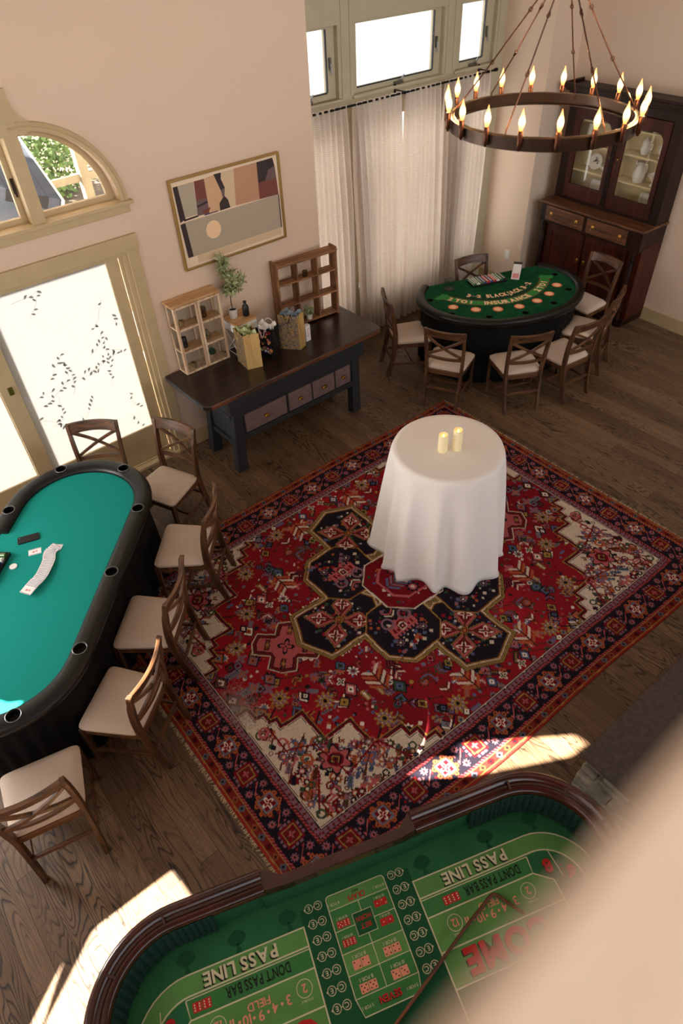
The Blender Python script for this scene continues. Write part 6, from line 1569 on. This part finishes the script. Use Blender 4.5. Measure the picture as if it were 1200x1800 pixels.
A_('dark', [(2.60,2.186),(2.74,2.190),(2.74,2.176),(2.60,2.170)], 0.0008); A_('rust', [(2.78,2.215),(2.875,2.222),(2.84,2.182),(2.80,2.18)], 0.0009); A_('blue', [(2.80,2.178),(2.94,2.178),(2.94,2.170),(2.80,2.168)], 0.0009)
A_('peach', [(2.864+0.075*math.cos(a),2.036+0.075*math.sin(a)) for a in [2*PI*k/36 for k in range(36)]], 0.0010)
m_.build('print', ['card']+[pa[k] for k in keys], ar, fix=False)

# ================================================================= CURTAINS
rod = thing('curtain_rod', 'black metal curtain rod with ball end across the bay window', 'curtain rod', (5.6,5.80,2.565))
MB().tube([(-1.56,0,0),(1.53,0,0)],0.011,12).build('pole', 'blackmetal', rod, smooth=True)
MB().lathe([(0.0,-0.03),(0.016,-0.026),(0.020,0),(0.016,0.026),(0.0,0.03)],0,0,0,16,cap=False).build('finial', 'blackmetal', rod, smooth=True).matrix_local = Matrix.Translation((1.55,0,0)) @ Matrix.Rotation(PI/2,4,'Y')
for x_ in (-1.4,0.08,1.42):
    m_ = MB(); m_.box(x_-0.008,x_+0.008,0.0,0.15,0.004,0.014); m_.box(x_-0.012,x_+0.012,0.142,0.15,-0.03,0.06); m_.box(x_-0.008,x_+0.008,-0.013,0.013,-0.013,0.014); m_.build('bracket', 'blackmetal', rod)
cur = [(4.06,4.875,4.05,4.90,'white sheer curtain panel at the bay corner beside the artwork wall',1),(4.945,5.642,5.02,5.665,'white sheer curtain panel between the console end and the narrow daylight gap',2),(5.70,6.245,5.70,6.30,'white sheer curtain panel just past the narrow daylight gap, behind the blackjack table',3),(6.30,7.06,6.36,7.02,'white sheer curtain panel at the bay return wall behind the chandelier',4)]
for (a,b_,c_,d_,lab,sd) in cur:
    rnd = random.Random(sd*7); n = max(6, int((b_-a)/0.074)); ph_ = [rnd.uniform(-0.7,0.7) for _ in range(n+2)]
    m_ = MB()
    def cp_(u, v):
        x0_ = a+(b_-a)*u; x1_ = c_+(d_-c_)*u; z = 2.585-v*2.578
        k = u*n; i = int(min(k, n-1)); w = 2*PI*k+ph_[i]*(1-(k-i))+ph_[i+1]*(k-i)
        amp = 0.026+0.026*min(1, v*3)
        y = amp*math.sin(w)+0.010*math.sin(2.3*w+sd)*v+0.012*math.sin(v*5+u*9)
        if v < 0.03: y = y*0.55
        xx = x0_+(x1_-x0_)*v+0.012*math.cos(w)*min(1, v*2)
        return (xx, 5.80+y, z)
    m_.grid(cp_, n*12, 26)
    o = m_.build('sheer_curtain', 'curtain', smooth=True, fix=False, angle=180); tag(o, lab, 'curtain')

# ================================================================= CHANDELIER
hc = Vector((2.541,1.801,3.466)); RR = 0.373
ch = thing('ring_chandelier', 'round dark metal ring chandelier with eighteen lit flame bulbs hanging by thin rods', 'chandelier', tuple(hc))
m_ = MB(); N = 96
prof = [(RR,-0.044),(RR,0.0),(RR-0.004,0.002),(RR-0.022,0.002),(RR-0.022,-0.003),(RR-0.006,-0.003),(RR-0.006,-0.040),(RR-0.022,-0.040),(RR-0.022,-0.044)]
vs = [(r*math.cos(2*PI*k/N), r*math.sin(2*PI*k/N), z) for k in range(N) for r, z in prof]; K = len(prof)
m_.add(vs, [(k*K+j, ((k+1)%N)*K+j, ((k+1)%N)*K+(j+1)%K, k*K+(j+1)%K) for k in range(N) for j in range(K)])
m_.build('ring', 'bronze', ch, smooth=True, angle=30)
fdir = Vector((-hc.x,-hc.y,0)).normalized(); rdir = Vector((fdir.y*-1*-1, 0, 0)); rdir = Vector((-fdir.y, fdir.x, 0))
if rdir.dot(Vector((0.764,-0.466,0))) < 0: rdir = -rdir
bp0 = None
sl0 = MB().lathe([(0.0,-0.038),(0.006,-0.036),(0.0075,-0.028),(0.010,-0.026),(0.0125,-0.022),(0.0125,0.052),(0.011,0.054),(0.0,0.054)],0,0,0,16,cap=False)
bl0 = MB().lathe([(0.0075,0.0),(0.0085,0.006),(0.013,0.020),(0.0155,0.034),(0.0145,0.048),(0.0105,0.062),(0.006,0.075),(0.0032,0.086),(0.0018,0.094),(0.0,0.098)],0,0,0.054,16,cap=False)
so = bo = None; BULBS = []
for k in range(18):
    a = R(-170+20*k); p = fdir*math.cos(a)*(RR+0.011)+rdir*math.sin(a)*(RR+0.011)
    if so is None:
        so = sl0.build('candle_sleeve', 'copper', ch, smooth=True, angle=50); bo = bl0.build('bulb', 'bulb', so, smooth=True, label='glowing flame shaped bulb'); s_ = so
    else:
        s_ = so.copy(); COL.objects.link(s_); s_.parent = ch; b_ = bo.copy(); COL.objects.link(b_); b_.parent = s_
    s_.location = (p.x, p.y, -0.014); s_.scale = (0.78,0.78,0.74)
    BULBS.append(hc+p+Vector((0,0,0.056)))
apex = Vector((0.010,-0.009,0.47))
for k in range(6):
    a = R(-20+60*k); p = fdir*math.cos(a)*(RR-0.018)+rdir*math.sin(a)*(RR-0.018); q_ = apex+fdir*math.cos(a)*0.012+rdir*math.sin(a)*0.012
    m_ = MB(); j1 = p.lerp(q_, 0.36); j2 = p.lerp(q_, 0.70)
    m_.tube([p+Vector((0,0,-0.02)), p+Vector((0,0,0.012)), j1],0.0028,8); m_.tube([j1,j2],0.0028,8); m_.tube([j2,q_],0.0028,8)
    for j in (j1,j2):
        d_ = (q_-p).normalized(); t_ = d_.cross(Vector((0,0,1))).normalized(); n_ = d_.cross(t_)
        m_.tube([j+d_*0.008*math.cos(w)+t_*0.006*math.sin(w) for w in [2*PI*i/12 for i in range(12)]],0.0018,6,closed=True)
        m_.tube([j+d_*0.010+d_*0.008*math.cos(w)+n_*0.006*math.sin(w) for w in [2*PI*i/12 for i in range(12)]],0.0018,6,closed=True)
    m_.build('hanging_rod', 'copper', ch, smooth=True)
MB().tube([(0.010,-0.009,0.455),(0.010,-0.009,0.485)],0.022,16).build('hub', 'bronze', ch, smooth=True, angle=40)
MB().tube([(0.010,-0.009,0.485),(0.010,-0.009,5.6-hc.z)],0.006,10).build('stem', 'bronze', ch, smooth=True)
# ================================================================= CHINA CABINET
HR_ = R(86.5)
hu = thing('china_cabinet', 'tall dark mahogany china cabinet with arched glass doors and brass drawer pulls', 'china cabinet', (W0[0],W0[1],0), HR_)
def L2W(a, y_, z_): # a = distance along the wall from the corner, y_ = distance out
    x = -a; return (W0[0]+math.cos(HR_)*x-math.sin(HR_)*y_, W0[1]+math.sin(HR_)*x+math.cos(HR_)*y_, z_)
def HB(a0, a1, y0, y1, z0, z1, mb=None): mb = mb or MB(); mb.box(-a1, -a0, y0, y1, z0, z1); return mb
aL, aR = 0.20, 1.665
# base
m_ = HB(aL+0.02,aR,0.02,0.40,0.08,1.0); m_.build('base_case', 'mahpanel', hu)
m_ = HB(aL,aR,0.02,0.475,0.965,1.185); m_.build('drawer_case', 'mahogany', hu, bev=0.003)
m_ = HB(aL,aR,0.02,0.45,0.02,0.10); m_.build('plinth', 'mahogany', hu, bev=0.003)
m_ = HB(aL-0.018,aR+0.015,0.01,0.505,1.185,1.212); m_.build('counter_top', 'mahoganyx', hu, bev=0.006)
for (a0,a1,ks) in ((0.285,0.855,(0.375,0.76)),(0.905,1.475,(1.0,1.385))):
    m_ = HB(a0,a1,0.47,0.488,0.995,1.165); dr_ = m_.build('drawer', 'mahoganyx', hu, bev=0.004)
    for a_ in ks:
        m_ = MB(); m_.lathe([(0.0,0),(0.020,0),(0.022,0.003),(0.012,0.006),(0.007,0.010),(0.0,0.012)],0,0,0,20,cap=False)
        m_.tube([(0.016*math.cos(t),0.022*math.sin(t)-0.022,0.010) for t in [2*PI*k/18 for k in range(18)]],0.0028,8,closed=True)
        o = m_.build('ring_pull', 'brass', dr_, smooth=True); o.matrix_local = Matrix.Translation((-a_,0.488,1.08)) @ Matrix.Rotation(-PI/2,4,'X') @ Matrix.Rotation(PI,4,'Z')
for (a0,a1,kn) in ((0.29,0.865,0.83),(0.895,1.48,0.93)):
    m_ = HB(a0,a0+0.09,0.40,0.422,0.12,0.95); HB(a1-0.09,a1,0.40,0.422,0.12,0.95,m_); HB(a0,a1,0.40,0.422,0.12,0.20,m_); HB(a0,a1,0.40,0.422,0.86,0.95,m_); HB(a0+0.08,a1-0.08,0.40,0.408,0.19,0.87,m_)
    d_ = m_.build('cupboard_door', 'mahpanel', hu, bev=0.004)
    m_ = MB(); m_.lathe([(0.0,0),(0.017,0),(0.014,0.005),(0.0,0.008)],0,0,0,16,cap=False); m_.tube([(0.013*math.cos(t),0.018*math.sin(t)-0.018,0.009) for t in [2*PI*k/16 for k in range(16)]],0.0024,8,closed=True)
    o = m_.build('ring_pull', 'brass', d_, smooth=True); o.matrix_local = Matrix.Translation((-kn,0.422,0.62)) @ Matrix.Rotation(-PI/2,4,'X') @ Matrix.Rotation(PI,4,'Z')
for a_ in (0.245,1.585):
    m_ = MB(); m_.lathe([(0.030,0.10),(0.034,0.13),(0.024,0.16),(0.032,0.20),(0.027,0.50),(0.031,0.80),(0.022,0.83),(0.034,0.86),(0.024,0.89),(0.034,0.93),(0.032,0.965)],-a_,0.435,0,18); m_.build('turned_column', 'mahogany', hu, smooth=True, angle=60)
for a_ in (0.25,1.60):
    for y_ in (0.08,0.42): MB().lathe([(0.02,0),(0.03,0.01),(0.026,0.04)],-a_,y_,0,12).build('foot', 'mahogany', hu, smooth=True)
# upper case: sides, back, top; shelves
yF = 0.245
m_ = HB(aL,aL+0.03,0.02,yF,1.212,2.34); HB(aR-0.03,aR,0.02,yF,1.212,2.34,m_); HB(aL,aR,0.02,yF,2.30,2.34,m_); m_.build('upper_sides', 'mahogany', hu)
HB(aL+0.03,aR-0.03,0.02,0.03,1.212,2.30).build('back_panel', 'cream_shelf', hu); HB(aL+0.03,aR-0.03,0.03,yF-0.005,1.212,1.235).build('case_floor', 'cream_shelf', hu)
HB(0.915,0.945,0.03,yF-0.03,1.235,2.30).build('centre_partition', 'cream_shelf', hu)
SH = (1.545,1.83,2.075)
for z_ in SH: HB(aL+0.03,aR-0.03,0.03,yF-0.02,z_,z_+0.02).build('shelf', 'cream_shelf', hu)
# face frame and two doors with arched glass
m_ = HB(aL,aL+0.12,yF,yF+0.02,1.212,2.34); HB(aR-0.11,aR,yF,yF+0.02,1.212,2.34,m_); HB(aL,aR,yF,yF+0.02,1.212,1.245,m_); HB(aL,aR,yF,yF+0.02,2.25,2.34,m_); m_.build('face_frame', 'mahogany', hu, bev=0.002)
def arched_door(a0, a1, g0, g1, zb, zt, name='glass_door'):
    outer = [(a0,1.250),(a1,1.250),(a1,2.245),(a0,2.245)]; r_ = 0.10
    hole = [(g0,zb),(g1,zb)]+[(g1-r_+r_*math.cos(t),zt-r_+r_*math.sin(t)) for t in [PI/2*k/8 for k in range(9)]]+[(g0+r_-r_*math.sin(t),zt-r_+r_*math.cos(t)) for t in [PI/2*k/8 for k in range(9)]]
    loops = [[Vector((p[0],p[1],0)) for p in outer],[Vector((p[0],p[1],0)) for p in hole]]; tris = tessellate_polygon(loops); fl = [p for L_ in loops for p in L_]; n = len(fl)
    y0, y1 = yF+0.005, yF+0.032; mb = MB(); fs = [tuple(t) for t in tris]+[tuple(i+n for i in t) for t in tris]; o_ = 0
    for L_ in loops:
        k_ = len(L_)
        for i in range(k_): fs.append((o_+i,o_+(i+1)%k_,n+o_+(i+1)%k_,n+o_+i))
        o_ += k_
    mb.add([(-p.x,y0,p.y) for p in fl]+[(-p.x,y1,p.y) for p in fl], fs)
    d_ = mb.build(name, 'mahpanel', hu, bev=0.002)
    HB(g0-0.005,g1+0.005,yF+0.014,yF+0.017,zb-0.005,zt+0.005).build('pane', 'glass', d_); return d_
dl = arched_door(0.325,0.925,0.395,0.835,1.405,2.125); dr2 = arched_door(0.935,1.55,1.035,1.49,1.405,2.125)
for d_, a_ in ((dl,0.885),(dr2,0.99)):
    m_ = MB(); m_.lathe([(0.0,0),(0.012,0),(0.010,0.004),(0.0,0.010)],0,0,0,16,cap=False); o = m_.build('knob', 'brass', d_, smooth=True); o.matrix_local = Matrix.Translation((-a_,yF+0.032,1.78)) @ Matrix.Rotation(-PI/2,4,'X')
m_ = MB()
for k in range(3): HB(0.895+k*0.02,0.907+k*0.02,yF+0.03,yF+0.045,1.26,2.24,m_)
m_.build('reeded_strip', 'mahogany', dl, bev=0.003)
# cornice
m_ = HB(aL-0.02,aR+0.02,0.02,yF+0.05,2.34,2.37); HB(aL-0.05,aR+0.05,0.02,yF+0.08,2.37,2.395,m_); HB(aL-0.08,aR+0.08,0.0,yF+0.11,2.395,2.42,m_); m_.build('cornice', 'mahogany', hu, bev=0.006)
m_ = HB(aL-0.08,aL-0.05,0.0,yF+0.11,2.42,2.45); HB(aL-0.08,aR+0.08,yF+0.085,yF+0.11,2.42,2.45,m_); HB(aR+0.05,aR+0.08,0.0,yF+0.11,2.42,2.45,m_); m_.build('cornice_lip', 'mahogany', hu, bev=0.004)

# crockery ---------------------------------------------------------------
SB = 1.2355; S1, S2 = SH[0]+0.0205, SH[1]+0.0205
def crock(name, label, cat, a, y, z, prof, handle=None, spout=None, lid=None, mat='ceramic', rz=0.0, n=28):
    t = thing(name, label, cat, L2W(a,y,z), HR_+rz)
    MB().lathe(prof,0,0,0,n,cap=False).build('body', mat, t, smooth=True, angle=60)
    if handle:
        r0, z0, z1, out, sgn = handle
        pts = catmull([(sgn*r0,0,z1),(sgn*(r0+out),0,z1+0.006),(sgn*(r0+out*1.15),0,(z0+z1)/2),(sgn*(r0+out*0.5),0,z0+0.01),(sgn*(r0-0.004),0,z0)], 5); MB().tube(pts,0.0055,8).build('handle', mat, t, smooth=True)
    if spout:
        r0, z1, sgn = spout; MB().tube([(sgn*(r0-0.012),0,z1-0.035),(sgn*(r0+0.008),0,z1-0.012),(sgn*(r0+0.022),0,z1+0.006)],[0.022,0.017,0.009],10).build('spout', mat, t, smooth=True)
    if lid: MB().lathe(lid,0,0,0,n,cap=False).build('lid', mat, t, smooth=True, angle=60)
    return t
crock('water_pitcher','large white ironstone pitcher on the lower shelf behind the hinge side glass door','pitcher',1.215,0.135,S1,[(0.0,0),(0.052,0),(0.055,0.008),(0.068,0.05),(0.070,0.085),(0.055,0.135),(0.040,0.165),(0.038,0.180),(0.048,0.215),(0.044,0.215),(0.034,0.18),(0.0,0.17)],(0.045,0.08,0.19,0.035,-1),(0.046,0.212,1))
crock('lidded_jug','white lidded jug with side handle on the middle shelf above the large pitcher','jug',1.215,0.13,S2,[(0.0,0),(0.036,0),(0.040,0.006),(0.056,0.05),(0.056,0.075),(0.042,0.115),(0.040,0.125),(0.0,0.125)],(0.048,0.05,0.11,0.03,-1),None,[(0.043,0.125),(0.040,0.135),(0.020,0.155),(0.010,0.160),(0.012,0.170),(0.0,0.178)])
crock('sugar_jar','white lidded sugar jar at the end of the middle shelf beside the lidded jug','jar',1.43,0.13,S2,[(0.0,0),(0.034,0),(0.036,0.01),(0.024,0.022),(0.044,0.065),(0.044,0.085),(0.034,0.12),(0.0,0.12)],(0.040,0.05,0.105,0.020,1),None,[(0.036,0.12),(0.030,0.132),(0.012,0.150),(0.014,0.160),(0.0,0.168)])
crock('soup_tureen','small white covered tureen on a foot on the lower shelf beside the large pitcher','tureen',1.42,0.13,S1,[(0.0,0),(0.045,0),(0.040,0.012),(0.020,0.030),(0.030,0.055),(0.062,0.095),(0.066,0.110),(0.0,0.112)],(0.060,0.075,0.105,0.022,1),(0.058,0.112,-1),[(0.058,0.112),(0.052,0.130),(0.020,0.148),(0.008,0.150),(0.012,0.164),(0.0,0.172)])
crock('mixing_bowl','pale blue bowl on the cabinet floor near the door partition','bowl',1.095,0.13,SB,[(0.0,0),(0.032,0),(0.036,0.006),(0.052,0.045),(0.060,0.075),(0.056,0.075),(0.030,0.012),(0.0,0.010)],mat='ceramic_blue')
crock('tall_vase','tall white straight vase on the middle shelf at the corner end','vase',0.46,0.12,S2,[(0.0,0),(0.045,0),(0.048,0.01),(0.046,0.10),(0.040,0.17),(0.047,0.195),(0.043,0.195),(0.036,0.17),(0.0,0.16)],(0.044,0.05,0.15,0.03,-1))
crock('footed_cup','white footed cup on the middle shelf beside the tall vase','cup',0.66,0.13,S2,[(0.0,0),(0.032,0),(0.018,0.015),(0.042,0.04),(0.050,0.085),(0.046,0.085),(0.030,0.04),(0.0,0.03)])
crock('gravy_boat','white sauce boat on a foot beside the dark printed plate','sauce boat',0.775,0.15,S1,[(0.0,0),(0.034,0),(0.020,0.018),(0.044,0.05),(0.056,0.085),(0.052,0.085),(0.03,0.045),(0.0,0.04)],(0.050,0.04,0.08,0.028,-1),(0.052,0.085,1))
def plate(label, a, z, r, tilt, mat='ceramic', print_=False):
    t = thing('dinner_plate', label, 'plate', L2W(a,0.10,z), HR_)
    m_ = MB(); m_.lathe([(0.0,0.004),(r*0.6,0.0),(r*0.65,0.003),(r,0.014),(r,0.017),(r*0.64,0.008),(0.0,0.008)],0,0,0,36,cap=False)
    o = m_.build('plate_body', mat, t, smooth=True, angle=50); mt = Matrix.Translation((0,0.0,r*math.cos(tilt)+0.001)) @ Matrix.Rotation(-(PI/2-tilt),4,'X'); o.matrix_local = mt
    if print_:
        rnd_ = random.Random(6); m_ = MB()
        for k in range(26):
            a_ = rnd_.uniform(0,2*PI); q_ = rnd_.uniform(0,r*0.5); m_.flat(circ(q_*math.cos(a_),q_*math.sin(a_)*0.8-r*0.12,rnd_.uniform(0.004,0.011),7),0.0095)
        p_ = m_.build('printed_motif', 'ink', t, fix=False); p_.matrix_local = mt
    return t
plate('white plate with dark blue flower print leaning at the back of the lower shelf', 0.60, S1, 0.088, R(14), print_=True)
def platter(label, a, z, w, h):
    t = thing('serving_platter', label, 'platter', L2W(a,0.075,z), HR_)
    m_ = MB(); m_.prism(rounded(w/2,h/2,0.03),0,0.008); m_.prism(rounded(w/2-0.02,h/2-0.02,0.02),0.008,0.009)
    pts_o = rounded(w/2,h/2,0.03); pts_i = rounded(w/2-0.016,h/2-0.016,0.022); n = len(pts_o)
    m_.add([(x_,y_,0.008) for x_,y_ in pts_o]+[(x_,y_,0.018) for x_,y_ in pts_o]+[(x_,y_,0.009) for x_,y_ in pts_i], [(i,(i+1)%n,n+(i+1)%n,n+i) for i in range(n)]+[(n+i,n+(i+1)%n,2*n+(i+1)%n,2*n+i) for i in range(n)])
    o = m_.build('platter_body', 'ceramic', t, smooth=True, angle=40); o.matrix_local = Matrix.Translation((0,0.0,h/2*math.cos(R(12))+0.001)) @ Matrix.Rotation(-(PI/2-R(12)),4,'X'); return t
platter('white rectangular platter standing on the cabinet floor below the dark printed plate', 0.72, SB, 0.30, 0.22)
platter('white square platter standing on the cabinet floor beside the pale blue bowl', 1.375, SB, 0.23, 0.22)


# ================================================================= HEARTH
he = thing('raised_hearth', 'raised fireplace hearth with brown stone top and rough grey stacked stone side', 'hearth', (2.20,0.59,0), R(-1.8))
rnd = random.Random(12)
m_ = MB(); m_.prism([(0.0,0.0),(4.2,0.0),(4.2,-1.9),(0.0,-1.9),(0.01,-0.9)][:4], 0.262, 0.30); m_.build('stone_top', 'stone', he, bev=0.006)
m_ = MB()
for (z0, z1, off) in ((0.0,0.055,-0.060),(0.055,0.105,-0.035),(0.105,0.165,-0.045),(0.165,0.215,-0.015),(0.215,0.262,0.008)):
    y_ = -0.03
    while y_ > -1.85:
        w_ = rnd.uniform(0.10,0.32); x0 = off+rnd.uniform(-0.012,0.012); m_.box(x0,0.35,y_-w_+0.004,y_,z0+0.002,z1-0.002); y_ -= w_
m_.build('stacked_stone_side', 'stack', he, bev=0.008, seg=2)
m_ = MB(); x_ = 0.0
for (z0, z1, off) in ((0.0,0.07,-0.02),(0.07,0.13,-0.035),(0.13,0.20,-0.02),(0.20,0.262,-0.03)):
    x_ = 0.36
    while x_ < 4.1: w_ = rnd.uniform(0.12,0.35); m_.box(x_,x_+w_-0.004,-0.3,off+rnd.uniform(-0.01,0.005),z0+0.002,z1-0.002); x_ += w_
m_.build('stacked_stone_front', 'stack', he, bev=0.008)
MB().box(0.3,4.15,-1.85,-0.2,0.0,0.262).build('core', 'stack', he)

# ================================================================= LIGHT
w = bpy.data.worlds.new('daylight'); SC.world = w; w.use_nodes = True; nt = w.node_tree
bg = nt.nodes['Background']; bg.inputs[0].default_value = (0.92,0.96,1.0,1); bg.inputs[1].default_value = WORLD
def light(name, kind, loc, energy, color=(1,1,1), rot=None, **kw):
    l = bpy.data.lights.new(name, kind); l.energy = energy; l.color = color
    for k, v in kw.items(): setattr(l, k, v)
    o = bpy.data.objects.new(name, l); COL.objects.link(o); o.location = loc
    if rot: o.rotation_euler = rot
    return o
s_ = light('sun', 'SUN', (-8,8,8), SUN, (1.0,0.93,0.82), angle=R(0.35)); s_.rotation_euler = SD.to_track_quat('-Z','Y').to_euler()
# area lights: daylight at the bay, added fills where no window is built
def panel_light(name, loc, sx, sy, direc, energy, color=(1,0.98,0.95)):
    o = light(name, 'AREA', loc, energy, color, shape='RECTANGLE', size=sx, size_y=sy); o.rotation_euler = Vector(direc).to_track_quat('-Z','Y').to_euler(); return o
for i, p in enumerate(BULBS): light('chandelier_lamp', 'POINT', tuple(p), E_BULB, (1.0,0.55,0.22), shadow_soft_size=0.008)
panel_light('daylight_bay', (5.8,7.4,1.9), 4.6, 3.4, (0,-1,0), E_BAY)
panel_light('added_fill_poker', (-1.45,YW-0.05,1.5), 1.6, 1.9, (0.9,-1,-0.35), E_POKER_FILL)  # added fill to brighten the poker cloth
panel_light('added_fill_side', (XL+0.08,1.0,2.6), 4.0, 2.6, (1,0.0,-0.25), E_SIDE)  # added soft fill standing in for unseen side windows
panel_light('added_fill_loft', (2.5,-2.2,4.75), 7.0, 1.2, (0.0,1,-0.95), E_LOFT).data.spread = R(105)  # added soft fill above the balcony, spread narrowed to keep upper walls darker

# ================================================================= CAMERA
cam = bpy.data.cameras.new('camera'); co = bpy.data.objects.new('camera', cam); COL.objects.link(co); SC.camera = co
rt = Vector((0.76386298,-0.64415175,-0.03977282)); dn = Vector((-0.46595248,-0.50780762,-0.72458244)); fw = Vector((0.4465441,0.57201394,-0.68803955))
mw = Matrix((rt, -dn, -fw)).transposed().to_4x4(); mw.translation = (0,0,4.15); co.matrix_world = mw
cam.sensor_fit = 'VERTICAL'; cam.sensor_height = 36; cam.sensor_width = 24; cam.lens = 1152.35/1800*36; cam.clip_start = 0.02; cam.clip_end = 200
cam.dof.use_dof = True; cam.dof.focus_distance = 4.6; cam.dof.aperture_fstop = 2.8
vs_ = SC.view_settings; vs_.view_transform = 'Standard'; vs_.look = 'None'; vs_.exposure = EXPO; vs_.gamma = 1; vs_.use_curve_mapping = False
SC.cycles.max_bounces = 8; SC.cycles.diffuse_bounces = 4; SC.cycles.glossy_bounces = 4; SC.cycles.transparent_max_bounces = 12; SC.cycles.use_denoising = True; SC.cycles.caustics_reflective = False; SC.cycles.caustics_refractive = False
SC.cycles.sample_clamp_indirect = 6
